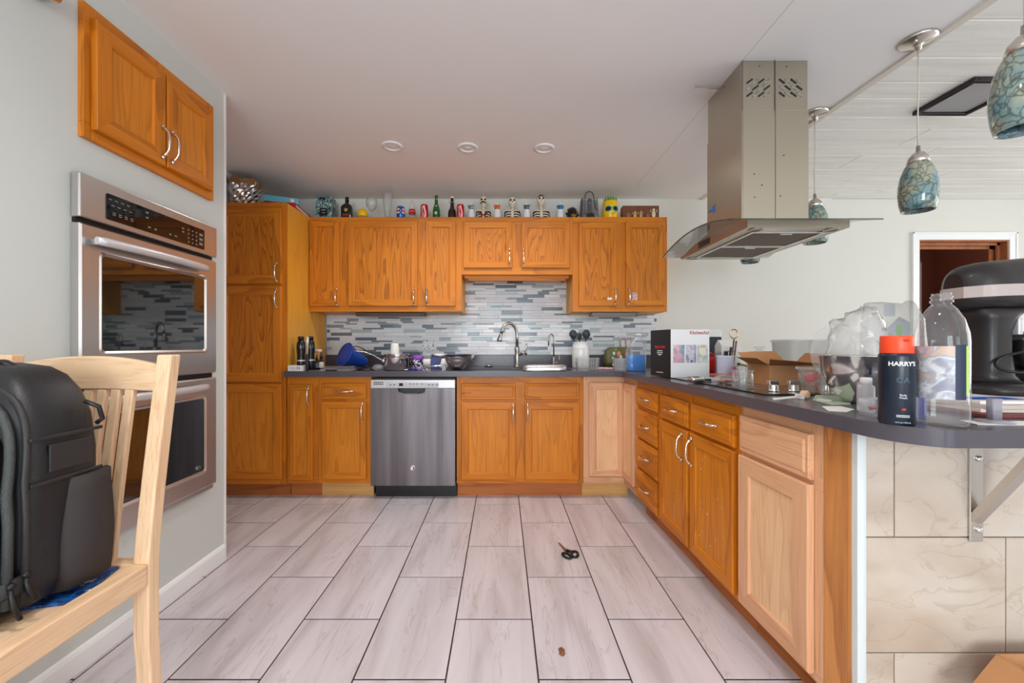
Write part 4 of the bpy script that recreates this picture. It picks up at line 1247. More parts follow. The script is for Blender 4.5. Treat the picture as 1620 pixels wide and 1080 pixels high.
# crest rail: bowed along its top
L = []
for i in range(17):
    t = i / 16; x = XP[1] + 0.0205 + (XP[0] - XP[1] - 0.041) * t
    s = 4 * t * (1 - t)
    zt, zb_ = 1.046 + 0.024 * s, 0.974 + 0.004 * s
    y0, y1 = post_y(0.975) - 0.002, post_y(1.04) - 0.002
    bow = 0.016 * s
    L.append([(x, y0 - 0.010 + bow, zb_), (x, y1 - 0.010 + bow, zt), (x, y1 + 0.010 + bow, zt), (x, y0 + 0.010 + bow, zb_)])
b = MB(); b.loft(L, 0, False); b.build('crest_rail', M['chair_h'], ch, world=True, bevel=0.004)
for k in range(7):
    xc = -1.0285 - 0.0405 * k * 1.0
    if k >= 6: xc = -1.285
    b = MB(); post(b, xc, 0.0125, 0.0075, 0.53, 0.978, 10, 0.003 + 0.012 * (1 - abs(k - 3) / 4)); b.build('slat', M['chair'], ch, world=True, bevel=0.003)
b = MB(); b.box(XP[1] + 0.02, XP[0] - 0.02, 1.074, 1.112, 0.478, 0.536); b.build('seat_rail', M['chair_h'], ch, world=True, bevel=0.004)
b = MB(); b.box(XP[1] + 0.02, XP[0] - 0.02, 0.655, 0.69, 0.478, 0.536); b.build('seat_rail', M['chair_h'], ch, world=True, bevel=0.004)
for s, xc in ((1, XP[0]), (-1, XP[1])):
    b = MB(); b.box(xc - 0.0205, xc + 0.0205, 0.66 if False else 0.655, 1.0735, 0.480, 0.538)
    b.build('seat_rail', M['chair_y'], ch, world=True, bevel=0.005, seg=3)
b = MB(); b.box(XP[1] + 0.0205, XP[0] - 0.0205, 0.69, 1.074, 0.512, 0.526); b.build('seat_panel', M['chair_y'], ch, world=True)
# magazine tucked under the bag
b = MB(); b.box(-0.055, 0.055, -0.075, 0.075, 0, 0.006); o = b.build('cover', [blotch('magazine_print', [srgb(20, 60, 120), srgb(30, 90, 160), srgb(16, 40, 90), srgb(200, 214, 226)], 30)])
o.name = 'magazine'; tag(o, 'blue covered magazine lying on the chair seat under the backpack', 'magazine'); o.location = (-1.018, 0.985, 0.5265); o.rotation_euler = (0, 0, 0.25)

M['nylon'] = plain('black_nylon', srgb(30, 30, 33), 0.42, bump=0.15, bscale=220)
M['nylon2'] = plain('charcoal_nylon', srgb(42, 41, 42), 0.5, bump=0.12, bscale=160)
M['shell'] = plain('glossy_black_shell', srgb(18, 18, 21), 0.30, bump=0.05, bscale=30)
M['zip'] = plain('zip_tape', srgb(62, 66, 66), 0.4, bump=0.5, bscale=500)
bp = thing('backpack', 'large black backpack with moulded front standing on the chair seat', 'backpack', (-1.16, 0.93, 0.533))
bx, bzz = -1.188, 0.5388
def bag_ring(h, hx, y0, y1, p=5.0):
    return srect(bx, (y0 + y1) / 2, hx, (y1 - y0) / 2, bzz + h, p)
b = MB()
prof = [(0.0, 0.175, 0.87, 1.02), (0.015, 0.195, 0.853, 1.035), (0.06, 0.204, 0.845, 1.045), (0.20, 0.206, 0.842, 1.046), (0.32, 0.204, 0.848, 1.047), (0.40, 0.192, 0.858, 1.046),
        (0.455, 0.166, 0.874, 1.043), (0.49, 0.135, 0.892, 1.036), (0.51, 0.10, 0.912, 1.025), (0.520, 0.05, 0.94, 1.0)]
b.loft([bag_ring(*q) for q in prof], 0, True)
bag = b.build('main_pack', M['nylon'], bp, world=True)
# front compartment, a slightly smaller shell in front
b = MB()
prof = [(0.012, 0.150, 0.80, 0.90), (0.03, 0.174, 0.786, 0.90), (0.10, 0.184, 0.778, 0.90), (0.24, 0.182, 0.782, 0.90), (0.34, 0.166, 0.796, 0.90), (0.40, 0.140, 0.815, 0.90), (0.44, 0.10, 0.838, 0.90), (0.455, 0.05, 0.86, 0.90)]
b.loft([bag_ring(*q) for q in prof], 0, True)
b.build('front_pocket', M['shell'], bp, world=True)
def arch(hx, top, y, off=0.0, bot=0.03, n=22):
    pts = [(bx + hx, y, bzz + bot), (bx + hx + 0.004, y, bzz + 0.20)]
    for k in range(n + 1):
        a = PI * k / n
        pts.append((bx + hx * math.copysign(abs(math.cos(a)) ** 0.55, math.cos(a)), y + off * math.sin(a), bzz + top - 0.20 + 0.20 * math.sin(a) ** 0.8))
    pts += [(bx - hx - 0.004, y, bzz + 0.20), (bx - hx, y, bzz + bot)]
    return pts
for (hx, top, y, off, r, mt) in ((0.192, 0.455, 0.838, 0.035, 0.0085, 'zip'), (0.201, 0.478, 0.862, 0.03, 0.0065, 'nylon2'), (0.176, 0.42, 0.808, 0.035, 0.010, 'nylon2')):
    b = MB(); b.tube(arch(hx, top, y, off), r, 8); b.build('zipper' if mt == 'zip' else 'piping', M[mt], bp, world=True)
# moulded panels on the front
for (z0, z1, hx) in ((0.05, 0.15, 0.155), (0.165, 0.26, 0.155), (0.275, 0.36, 0.140)):
    b = MB(); b.loft([[(bx - hx, 0.79, bzz + z0), (bx + hx, 0.79, bzz + z0), (bx + hx * 0.97, 0.79, bzz + z1), (bx - hx * 0.97, 0.79, bzz + z1)],
                      [(bx - hx + 0.02, 0.768, bzz + z0 + 0.015), (bx + hx - 0.02, 0.768, bzz + z0 + 0.015), (bx + hx * 0.97 - 0.02, 0.770, bzz + z1 - 0.015), (bx - hx * 0.97 + 0.02, 0.770, bzz + z1 - 0.015)]], 0, False)
    b.build('moulded_panel', M['shell'], bp, world=True, bevel=0.006, seg=3)
# side patch, bottle pocket, straps, zip pulls
b = MB(); b.box(bx + 0.2035, bx + 0.2085, 0.905, 1.000, bzz + 0.285, bzz + 0.345); b.build('side_patch', M['nylon2'], bp, world=True, bevel=0.002)
b = MB(); b.box(bx + 0.203, bx + 0.2085, 0.868, 1.025, bzz + 0.262, bzz + 0.270); b.build('seam', M['nylon2'], bp, world=True, bevel=0.002)
b = MB(); b.box(bx + 0.203, bx + 0.2085, 0.868, 1.025, bzz + 0.358, bzz + 0.366); b.build('seam', M['nylon2'], bp, world=True, bevel=0.002)
b = MB()
L = []
for k in range(9):
    t = k / 8; h = 0.01 + 0.25 * t
    w0 = 0.905 + 0.02 * (1 - t) + 0.035 * t ** 2; bulge = 0.014 + 0.012 * math.sin(PI * min(1, t * 1.1))
    L.append([(bx + 0.19, w0, bzz + h), (bx + 0.204 + bulge * 0.6, w0 + 0.015, bzz + h), (bx + 0.206 + bulge, (w0 + 1.045) / 2, bzz + h), (bx + 0.204 + bulge * 0.7, 1.04, bzz + h), (bx + 0.19, 1.055, bzz + h)])
b.loft(L, 0, True); b.build('bottle_pocket', plain('brown_black_mesh', srgb(50, 44, 44), 0.7, bump=0.3, bscale=300), bp, world=True)
b = MB(); b.tube([(bx + 0.202, 0.985, bzz + 0.43), (bx + 0.222, 1.0, bzz + 0.415), (bx + 0.226, 1.005, bzz + 0.385), (bx + 0.216, 1.0, bzz + 0.375)], 0.0055, 6); b.build('side_pull', M['black'], bp, world=True)
b = MB(); b.tube([(bx - 0.08, 0.96, bzz + 0.505), (bx - 0.05, 0.955, bzz + 0.524), (bx + 0.05, 0.955, bzz + 0.524), (bx + 0.08, 0.96, bzz + 0.505)], (0.012, 0.005), 8); b.build('carry_handle', M['nylon'], bp, world=True)
for (y, dz, ln) in ((0.835, 0.075, 0.065), (0.862, 0.085, 0.05)):
    b = MB(); xx = bx + 0.203
    b.tube([(xx, y, bzz + dz), (xx + 0.010, y - 0.006, bzz + dz - 0.012), (xx + 0.012, y - 0.004, bzz + dz - ln * 0.55), (xx + 0.017, y + 0.004, bzz + dz - ln)], [0.005, 0.004, 0.006, 0.0045], 6); b.ell((xx + 0.003, y, bzz + dz + 0.003), 0.006, 0.008, 0.007, 8, 6)
    b.build('zip_pull', M['black'], bp, world=True)
b = MB(); b.tube([(bx + 0.05, 0.79, bzz + 0.035), (bx + 0.15, 0.795, bzz + 0.05), (bx + 0.198, 0.83, bzz + 0.07), (bx + 0.208, 0.87, bzz + 0.075)], (0.004, 0.017), 8); b.build('compression_strap', M['nylon2'], bp, world=True)
b = MB(); b.tube([(bx - 0.1, 0.80, bzz + 0.006), (bx + 0.08, 0.785, bzz + 0.008), (bx + 0.17, 0.80, bzz + 0.010), (bx + 0.185, 0.83, bzz + 0.010)], (0.003, 0.014), 8); b.build('loose_strap', M['nylon'], bp, world=True)
# ================================================================== THINGS ON TOP OF THE CABINETS
ZS = 2.1345
DS = 3.50
def hs(ytop, d=DS, z=ZS): return Z(ytop, d) - z
def ws(px): return px * DS / F

# printed gift box
h = hs(311); t = item('gift_box', 'teal and black printed gift box with ornate pattern on the wall cabinet', 'box', 511.8, 3.50, ZS)
b = MB(); b.box(-0.0665, 0.0665, 0, 0.10, 0, h)
b.build('carton', blotch('ornate_print', [srgb(12, 20, 24), srgb(120, 170, 170), srgb(20, 40, 44), srgb(190, 214, 212), srgb(30, 60, 60), srgb(140, 184, 178)], 26, 0.3), t, bevel=0.001)
b = MB(); b.box(-0.032, 0.032, -0.0012, 0, 0.055, 0.115); lb = b.build('label_plate', plain('black_label', srgb(14, 18, 20), 0.4), t)
b = MB(); b.box(-0.018, 0.018, -0.0018, -0.001, 0.098, 0.102); b.box(-0.014, 0.014, -0.0018, -0.001, 0.075, 0.078); fine(b.build('label_print', M['paper'], lb))
# flask shaped dark liqueur bottle
h = hs(312); t = item('liqueur_bottle', 'dark square shouldered liqueur bottle with round seal and red lettering', 'bottle', 549, DS, ZS)
b = MB()
L = [srect(0, 0, x_, y_, z_, p) for x_, y_, z_, p in ((0.042, 0.026, 0, 6), (0.046, 0.029, 0.004, 6), (0.046, 0.029, 0.118, 6), (0.040, 0.026, 0.135, 4), (0.024, 0.020, 0.147, 3), (0.0145, 0.0145, 0.155, 2), (0.0135, 0.0135, h - 0.028, 2))]
b.loft(L, 0, True); b.build('glass_body', plain('dark_green_glass', srgb(16, 20, 14), 0.06, coat=0.6), t)
b = MB(); b.lathe([(0.0155, h - 0.040), (0.0155, h - 0.002), (0.013, h), (0, h)], 16, (0, 0, 0)); b.build('cap', plain('black_cap', srgb(20, 16, 14), 0.3), t)
b = MB(); b.lathe([(0.0155, 0), (0.0155, 0.0015), (0, 0.0015)], 20, (0, -0.0288, 0.093), mat=rot_to((0, -1, 0))); b.build('seal', plain('gold_seal', srgb(178, 160, 110), 0.4), t)
b = MB(); b.box(-0.034, 0.034, -0.0302, -0.0290, 0.040, 0.046); b.box(-0.026, 0.026, -0.0302, -0.0290, 0.050, 0.062); fine(b.build('front_print', plain('red_print', srgb(150, 46, 30), 0.5), t))
# lemon shaped jar
t = item('lemon_jar', 'round glossy yellow lemon head ornament beside the wine glass', 'ornament', 573.5, 3.47, ZS)
b = MB(); b.ell((0, 0, 0.055), 0.043, 0.040, 0.044, 20, 14); b.ell((0.0, 0, 0.099), 0.012, 0.012, 0.010, 10, 6)
b.build('head', M['yellow'], t)
b = MB(); b.lathe([(0.030, 0), (0.040, 0.006), (0.042, 0.022), (0.036, 0.034)], 20, (0, 0, 0)); b.build('collar', plain('tan_collar', srgb(176, 130, 70), 0.4), t)
# wine glass
h = hs(314.5); t = item('wine_glass', 'clear stemmed wine glass on the wall cabinet', 'glass', 588, 3.47, ZS)
b = MB(); b.lathe([(0.034, 0), (0.034, 0.002), (0.006, 0.008), (0.004, 0.02), (0.004, 0.075)], 24, (0, 0, 0)); b.build('stem', M['glass'], t)
b = MB(); b.lathe([(0.004, 0.075), (0.022, 0.086), (0.040, 0.112), (0.047, 0.142), (0.043, 0.175), (0.036, h), (0.0345, h), (0.0415, 0.175), (0.0455, 0.142), (0.0385, 0.113), (0.020, 0.088), (0, 0.082)], 32, (0, 0, 0), cap0=False); b.build('bowl', clear('wine_glass_bowl', (0.80, 0.80, 0.80, 1), 0.14, 0.02), t)
# tall beer glass
h = hs(307); t = item('beer_glass', 'tall clear flared beer glass on the wall cabinet', 'glass', 613, 3.47, ZS)
b = MB(); b.lathe([(0.031, 0), (0.030, 0.012), (0.026, 0.03), (0.032, 0.11), (0.043, 0.19), (0.0465, h), (0.0445, h), (0.041, 0.19), (0.030, 0.11), (0.024, 0.035), (0, 0.03)], 32, (0, 0, 0)); b.build('glass', clear('beer_glass_wall', (0.85, 0.85, 0.86, 1), 0.12, 0.02), t)
# drink cans
def can(label, px, d, mt, h, r, name='drink_can'):
    t = item(name, label, 'can', px, d, ZS)
    b = MB(); b.lathe([(r * 0.8, 0), (r, 0.008), (r, h - 0.012), (r * 0.84, h - 0.003), (r * 0.84, h)], 28, (0, 0, 0), cap1=False); b.build('body', mt, t)
    b = MB(); b.lathe([(r * 0.84, h), (r * 0.80, h + 0.0008), (r * 0.76, h - 0.004), (0, h - 0.004)], 28, (0, 0, 0), cap0=False); b.build('lid', M['chrome'], t)
    return t
t = can('short blue drink can with white discs and red letters', 634, 3.45, plain('can_blue', srgb(30, 96, 170), 0.25, 0.3), 0.108, 0.034)
for a0 in (-0.42, 0.95):
    b = MB()
    for k in range(24):
        a = 2 * PI * k / 24; c = 2 * PI * (k + 1) / 24
        def cp_(u, v): return (0.0346 * math.sin(a0 + u / 0.034), -0.0346 * math.cos(a0 + u / 0.034), 0.068 + v)
        b.add([cp_(0, 0), cp_(0.021 * math.cos(a), 0.021 * math.sin(a)), cp_(0.021 * math.cos(c), 0.021 * math.sin(c))], [(0, 1, 2)])
    b.build('white_disc', M['whitep'], t)
    wrap_text('RC', 0.032, M['red'], t, 0.0348, 0.068, a0, 0.001)
def coke(label, px):
    t = can(label, px, 3.45, plain('can_red', srgb(200, 18, 28), 0.25, 0.2) if 'can_red' not in bpy.data.materials else bpy.data.materials['can_red'], 0.125, 0.031)
    b = MB(); R_ = 0.0314
    for k in range(14):
        z0, z1 = 0.012 + 0.0072 * k, 0.012 + 0.0072 * (k + 1)
        def w_(z): return 0.30 + 0.20 * math.sin((z - 0.01) / 0.1 * PI * 1.5)
        b.add([(R_ * math.sin(w_(z) + q), -R_ * math.cos(w_(z) + q), z) for z, q in ((z0, -0.14), (z0, 0.14), (z1, 0.14), (z1, -0.14))], [(0, 1, 2, 3)])
    b.build('white_wave', M['whitep'], t)
    wrap_text('Coca-Cola', 0.021, M['whitep'], t, 0.0314, 0.062, -0.35, 0.0002, True)
    return t
coke('red cola can standing between the small glass bottle and the green bottle', 671.3)
# glass cola bottle
h = hs(318); t = item('cola_bottle', 'small clear glass cola bottle with red label band', 'bottle', 652, DS, ZS)
b = MB(); b.lathe([(0.027, 0), (0.029, 0.008), (0.0265, 0.045), (0.029, 0.085), (0.024, 0.115), (0.014, 0.148), (0.0125, h - 0.006), (0.0135, h), (0.011, h)], 24, (0, 0, 0)); b.build('glass_body', clear('bottle_glass', (0.85, 0.83, 0.80, 1), 0.22, 0.03), t)
b = MB(); b.lathe([(0.0293, 0.063), (0.0296, 0.085), (0.0262, 0.103)], 24, (0, 0, 0), cap0=False, cap1=False); b.build('label_band', M['red'], t)
wrap_text('Coca-Cola', 0.013, M['whitep'], t, 0.0297, 0.083, 0.0)
# green bottle
h = hs(309.5); t = item('green_bottle', 'tall green glass bottle with round white label', 'bottle', 690.3, DS, ZS)
b = MB(); b.lathe([(0.028, 0), (0.031, 0.006), (0.031, 0.09), (0.027, 0.118), (0.017, 0.142), (0.0135, 0.162), (0.0128, h - 0.012), (0.0145, h - 0.011), (0.0145, h), (0.011, h)], 28, (0, 0, 0)); b.build('glass_body', plain('green_glass', srgb(18, 110, 36), 0.05, coat=0.5, trans=0.35), t)
b = MB(); b.lathe([(0.0135, 0), (0.0135, 0.001), (0, 0.001)], 20, (0, -0.0312, 0.066), mat=rot_to((-0.25, -1, 0))); b.build('label_disc', plain('label_paper', srgb(214, 222, 212), 0.6), t)
b = MB(); b.lathe([(0.006, 0), (0.006, 0.0012), (0, 0.0012)], 12, (0.004, -0.026, 0.126), mat=rot_to((0, -1, 0.3))); b.build('neck_label', M['paper'], t)
# swing top bottle
h = hs(311); t = item('swing_top_bottle', 'brown swing top beer bottle with wire clasp', 'bottle', 715.3, DS, ZS)
b = MB(); b.lathe([(0.032, 0), (0.035, 0.006), (0.035, 0.078), (0.030, 0.098), (0.019, 0.112), (0.0155, 0.14), (0.0125, h - 0.022), (0.0125, h - 0.014)], 28, (0, 0, 0)); b.build('glass_body', plain('brown_glass', srgb(48, 24, 12), 0.08, coat=0.5), t)
b = MB(); b.lathe([(0.013, h - 0.014), (0.0145, h - 0.006), (0.009, h), (0, h)], 16, (0, 0, 0)); b.build('stopper', M['whitep'], t)
b = MB()
for s in (-1, 1): b.tube([(s * 0.014, -0.004, h - 0.006), (s * 0.024, -0.004, h - 0.02), (s * 0.026, -0.004, h - 0.05), (s * 0.016, -0.004, h - 0.058)], 0.0014, 6)
b.tube([(-0.026, -0.004, h - 0.05), (-0.017, -0.017, h - 0.052), (0, -0.021, h - 0.052), (0.017, -0.017, h - 0.052), (0.026, -0.004, h - 0.05)], 0.0014, 6); fine(b.build('wire_clasp', M['chrome'], t))
coke('red cola can tucked against the brown swing top bottle', 728.6)

# little white bottles with coloured heads
def figurine(label, px, col, ears, src=None):
    t = item('head_stopper_bottle', label, 'bottle', px, 3.46, ZS, 0, 'little white bottles with coloured heads')
    b = MB(); b.lathe([(0.026, 0), (0.0295, 0.01), (0.0305, 0.04), (0.0275, 0.062), (0.024, 0.068), (0.0265, 0.074), (0.0265, 0.084), (0.021, 0.090)], 24, (0, 0, 0)); b.build('bottle_body', plain('milk_glass', srgb(226, 230, 234), 0.2, coat=0.4) if 'milk_glass' not in bpy.data.materials else bpy.data.materials['milk_glass'], t)
    b = MB(); b.ell((0, 0, 0.109), 0.0245, 0.022, 0.021, 16, 10); b.ell((0, -0.018, 0.104), 0.011, 0.009, 0.009, 10, 6)
    hd_ = b.build('head', col, t)
    for s in (-1, 1):
        b = MB()
        if ears == 'round': b.ell((s * 0.021, 0, 0.124), 0.009, 0.005, 0.009, 10, 6)
        elif ears == 'horn': b.tube([(s * 0.018, 0, 0.110), (s * 0.026, 0, 0.120), (s * 0.024, 0, 0.134)], [0.006, 0.005, 0.002], 8)
        else: b.ell((s * 0.024, 0, 0.116), 0.006, 0.006, 0.014, 8, 6)
        b.build('ear', col, hd_)
        b = MB(); b.ell((s * 0.009, -0.0205, 0.113), 0.0034, 0.003, 0.0042, 8, 6); b.build('eye', M['black'], hd_)
    b = MB(); b.lathe([(0.007, 0.126), (0.005, 0.138), (0.0035, 0.147), (0, 0.147)], 12, (0, 0, 0)); b.build('spout', M['whitep'], t)
figurine('little white bottle with silver horned head beside the moustached skeleton', 745.5, plain('silver_glaze', srgb(168, 176, 186), 0.2, 0.6), 'horn')
figurine('little white bottle with orange bear head', 786.5, plain('orange_glaze', srgb(232, 112, 16), 0.3), 'round')
figurine('little white bottle with grey eared head left of the red capped skeleton', 833.2, plain('grey_glaze', srgb(120, 126, 132), 0.25, 0.5), 'round')
figurine('little white bottle with blue head right of the red capped skeleton', 886.3, plain('blue_glaze', srgb(40, 128, 170), 0.3), 'side')

# skeleton busts
M['boneb'] = plain('skeleton_black', srgb(26, 18, 20), 0.5)
M['maroon'] = plain('maroon_glaze', srgb(110, 30, 26), 0.35)
def skeleton(label, px, ytop, kind, wpx):
    d = 3.52; h = Z(ytop, d) - ZS
    t = item('skeleton_bust', label, 'ornament', px, d, ZS, 0, 'skeleton busts on the wall cabinets')
    W = wpx * d / F
    # torso: black chest with bone ribs standing proud
    L = [srect(0, 0, W * q, 0.034 * p, z, 3.0) for q, p, z in ((0.43, 1, 0), (0.46, 1, 0.03), (0.47, 1, 0.07), (0.44, 0.95, 0.088), (0.30, 0.75, 0.096))]
    b = MB(); b.loft(L, 0, True); tor = b.build('torso', M['boneb'], t)
    b = MB()
    b.box(-0.011, 0.011, -0.040, -0.030, 0.0, 0.090); b.build('breastbone', M['bone'], tor, bevel=0.003)
    for zr_ in (0.020, 0.042, 0.063):
        for s in (-1, 1):
            b = MB(); b.tube([(s * 0.010, -0.036, zr_ + 0.004), (s * W * 0.20, -0.037, zr_ + 0.008), (s * W * 0.34, -0.032, zr_ + 0.004), (s * W * 0.42, -0.022, zr_ - 0.006)], [(0.004, 0.006), (0.004, 0.0062), (0.004, 0.0055), (0.003, 0.004)], 8); b.build('rib', M['bone'], tor)
    for s in (-1, 1):
        b = MB(); b.tube([(s * 0.008, -0.033, 0.090), (s * W * 0.25, -0.026, 0.093), (s * W * 0.46, -0.008, 0.086), (s * W * 0.485, 0, 0.04), (s * W * 0.475, 0, 0.0)], [0.006, 0.006, 0.0065, 0.006, 0.006], 8); b.build('arm', M['bone'], tor)
    b = MB()
    b.lathe([(0.024, 0.086), (0.015, 0.096), (0.012, 0.103), (0.0145, 0.108), (0.012, 0.113), (0.0145, 0.118), (0.012, 0.123), (0.014, h - 0.070)], 16, (0, 0, 0)); b.build('neck', M['bone'], t)
    hc = h - 0.042
    b = MB(); b.ell((0, 0, hc), 0.033, 0.034, 0.042, 20, 14)
    b.ell((0, -0.010, hc - 0.030), 0.021, 0.022, 0.024, 16, 10); b.ell((-0.02, -0.02, hc - 0.012), 0.010, 0.010, 0.009, 10, 6); b.ell((0.02, -0.02, hc - 0.012), 0.010, 0.010, 0.009, 10, 6)
    sk = b.build('skull', M['bone'], t)
    for s in (-1, 1):
        b = MB(); b.ell((s * 0.0135, -0.0285, hc + 0.006), 0.0095, 0.007, 0.0095, 12, 8); b.build('eye_socket', M['boneb'], sk)
    b = MB(); b.ell((0, -0.0345, hc - 0.010), 0.0045, 0.004, 0.0060, 8, 6); b.build('nose', M['boneb'], sk)
    b = MB(); b.box(-0.013, 0.013, -0.0325, -0.028, hc - 0.033, hc - 0.0315); b.build('mouth', M['boneb'], sk)
    if kind == 'moustache':
        for s in (-1, 1):
            b = MB(); b.tube([(0, -0.036, hc - 0.017), (s * 0.010, -0.036, hc - 0.014), (s * 0.019, -0.031, hc - 0.022), (s * 0.022, -0.028, hc - 0.030)], [0.005, 0.0055, 0.004, 0.0015], 8); b.build('moustache', M['boneb'], sk)
        for s in (-1, 1):
            b = MB(); b.ell((s * 0.020, -0.041, 0.062), 0.018, 0.006, 0.011, 12, 8, mat=Matrix.Rotation(-s * 0.5, 3, 'Y')); b.build('bow_tie', M['maroon'], t)
            b = MB(); b.tube([(s * 0.006, -0.041, 0.058), (s * 0.020, -0.043, 0.03), (s * 0.024, -0.042, 0.01)], [(0.002, 0.008), (0.002, 0.007), (0.002, 0.005)], 6); b.build('ribbon', M['maroon'], t)
    if kind == 'bandana':
        b = MB(); n0 = 0
        b.ell((0, 0.002, hc + 0.004), 0.0345, 0.0345, 0.0405, 20, 14)
        b.v = [(x, y, z) if z > hc + 0.016 - max(0, y) * 0.3 else (x * 0.85, y * 0.85, min(z, hc + 0.016) if z > hc else hc + 0.010) for x, y, z in b.v]
        b.build('bandana', M['maroon'], sk)
    return t
skeleton('skeleton bust with black moustache and maroon bow', 765, 310.5, 'moustache', 26)
skeleton('plain skeleton bust with bare skull in the middle of the three', 810.5, 311.5, 'plain', 28.5)
skeleton('skeleton bust wearing a maroon bandana', 856, 308.5, 'bandana', 29.5)

# black spiky ornament with a small gold figure
t = item('thorn_ornament', 'black spiky ornament with a small golden figure in front', 'ornament', 905, 3.48, ZS)
b = MB(); b.ell((0, 0, 0.045), 0.044, 0.036, 0.048, 18, 12); crumple(b, 0.006, 40, 2.0); core = b.build('core', M['black'], t)
rs = random.Random(5)
for k in range(46):
    a = rs.random() * 2 * PI; e = rs.random() * 1.35
    dv = Vector((math.cos(a) * math.cos(e), math.sin(a) * math.cos(e) * 0.8, math.sin(e)))
    p = Vector((0, 0, 0.042)) + Vector((dv.x * 0.040, dv.y * 0.032, dv.z * 0.048)); q = p + dv * 0.022 + Vector((0, 0, 0.006))
    if k == 0: sp = MB()
    sp.tube([p - dv * 0.01, p + dv * 0.008, q], [0.009, 0.007, 0.001], 5)
fine(sp.build('spikes', plain('charcoal_spikes', srgb(40, 34, 30), 0.5), t))
gold = plain('gold_paint', srgb(220, 160, 36), 0.25, 0.7)
b = MB(); b.ell((0.008, -0.048, 0.022), 0.007, 0.006, 0.014, 10, 8); b.ell((0.008, -0.048, 0.042), 0.006, 0.006, 0.007, 10, 8)
for s in (-1, 1):
    b.tube([(0.008 + s * 0.005, -0.048, 0.030), (0.008 + s * 0.017, -0.048, 0.036), (0.008 + s * 0.022, -0.048, 0.046)], 0.0035, 6); b.tube([(0.008 + s * 0.003, -0.048, 0.015), (0.008 + s * 0.006, -0.048, 0.002)], 0.0038, 6)
b.build('golden_figure', gold, t)

# bottle in a clear carrying case
t = item('bottle_carrier', 'dark bottle inside a smoky clear carrying case with black cord handle', 'bottle', 932.0, 3.48, ZS)
h = hs(315)
W0, W1 = 0.073, 0.064
b = MB(); b.loft([[(-W0, -0.04, 0), (W0, -0.04, 0), (W0, 0.05, 0), (-W0, 0.05, 0)], [(-W1, -0.035, h), (W1, -0.035, h), (W1, 0.045, h), (-W1, 0.045, h)]], 0, False, cap1=False)
b.build('case', clear('smoky_case', (0.20, 0.21, 0.23, 1), 0.85, 0.06), t)
b = MB(); b.loft([[(-W0 - 0.001, -0.038, 0), (-W0 - 0.001, 0.048, 0), (-W0 + 0.014, 0.048, 0), (-W0 + 0.014, -0.038, 0)], [(-W1 - 0.001, -0.034, h - 0.01), (-W1 - 0.001, 0.044, h - 0.01), (-W1 + 0.008, 0.044, h - 0.01), (-W1 + 0.008, -0.034, h - 0.01)]], 0, False); b.build('case_side', M['black'], t)
b = MB(); b.lathe([(0.048, 0.003), (0.050, 0.012), (0.048, 0.045), (0.030, 0.070), (0.018, 0.082), (0.0165, 0.130), (0.019, 0.131), (0.019, h - 0.012), (0.016, h - 0.006), (0, h - 0.006)], 24, (0.004, 0.0, 0)); b.build('bottle', plain('black_bottle', srgb(34, 34, 36), 0.15, coat=0.4), t)
b = MB(); b.lathe([(0.0195, 0.140), (0.0195, 0.150)], 20, (0.004, 0.0, 0), cap0=False, cap1=False); b.build('silver_ring', M['chrome'], t)
b = MB(); b.tube([(-0.034, 0.005, 0.06), (-0.036, 0.0, h), (-0.033, 0, h + 0.030), (-0.02, 0, h + 0.050), (0.004, 0, h + 0.057), (0.024, 0, h + 0.050), (0.036, 0, h + 0.028), (0.040, 0, h), (0.048, -0.02, h * 0.55), (0.066, -0.03, 0.08)], [0.004, 0.004, 0.004, 0.004, 0.004, 0.004, 0.004, 0.005, 0.009, 0.005], 8); b.build('cord_handle', M['black'], t)
for s, cc in ((-1, srgb(206, 170, 160)), (1, srgb(214, 214, 214))):
    b = MB(); b.ell((0.006 + s * 0.046, -0.030, 0.026), 0.014, 0.006, 0.016, 10, 8); b.build('label_motif', plain('motif_%d' % (s + 1), cc, 0.5), t)

# pineapple jar with sunglasses
h = hs(321.5); t = item('pineapple_jar', 'yellow pineapple jar with smirk, green leaves and turquoise sunglasses', 'jar', 965.2, 3.46, ZS)
b = MB(); b.lathe([(0.058, 0), (0.063, 0.008), (0.064, h * 0.6), (0.060, h - 0.012), (0.055, h)], 32, (0, 0, 0)); b.build('body', M['yellow'], t)
rs = random.Random(9)
for k in range(22):
    a = 2 * PI * k / 22; b = MB(); r = 0.050 if k % 2 else 0.040
    c = Vector((r * math.cos(a), r * math.sin(a), h - 0.004)); hh = 0.030 + rs.random() * 0.020
    t0 = Vector((-math.sin(a), math.cos(a), 0)); out = Vector((math.cos(a), math.sin(a), 0))
    b.loft([[tuple(c - t0 * 0.009), tuple(c + out * 0.003), tuple(c + t0 * 0.009), tuple(c - out * 0.003)], [tuple(c - t0 * 0.006 + out * 0.004 + Vector((0, 0, hh * 0.6))), tuple(c + out * 0.006 + Vector((0, 0, hh * 0.6))), tuple(c + t0 * 0.006 + out * 0.004 + Vector((0, 0, hh * 0.6))), tuple(c + out * 0.002 + Vector((0, 0, hh * 0.6)))],
            [tuple(c + out * 0.010 + Vector((0.0005 * q, 0, hh))) for q in (-1, 0, 1, 0)]], 0, False)
    b.build('leaf', M['green'], t)
turq = plain('turquoise_frame', srgb(110, 200, 190), 0.3)
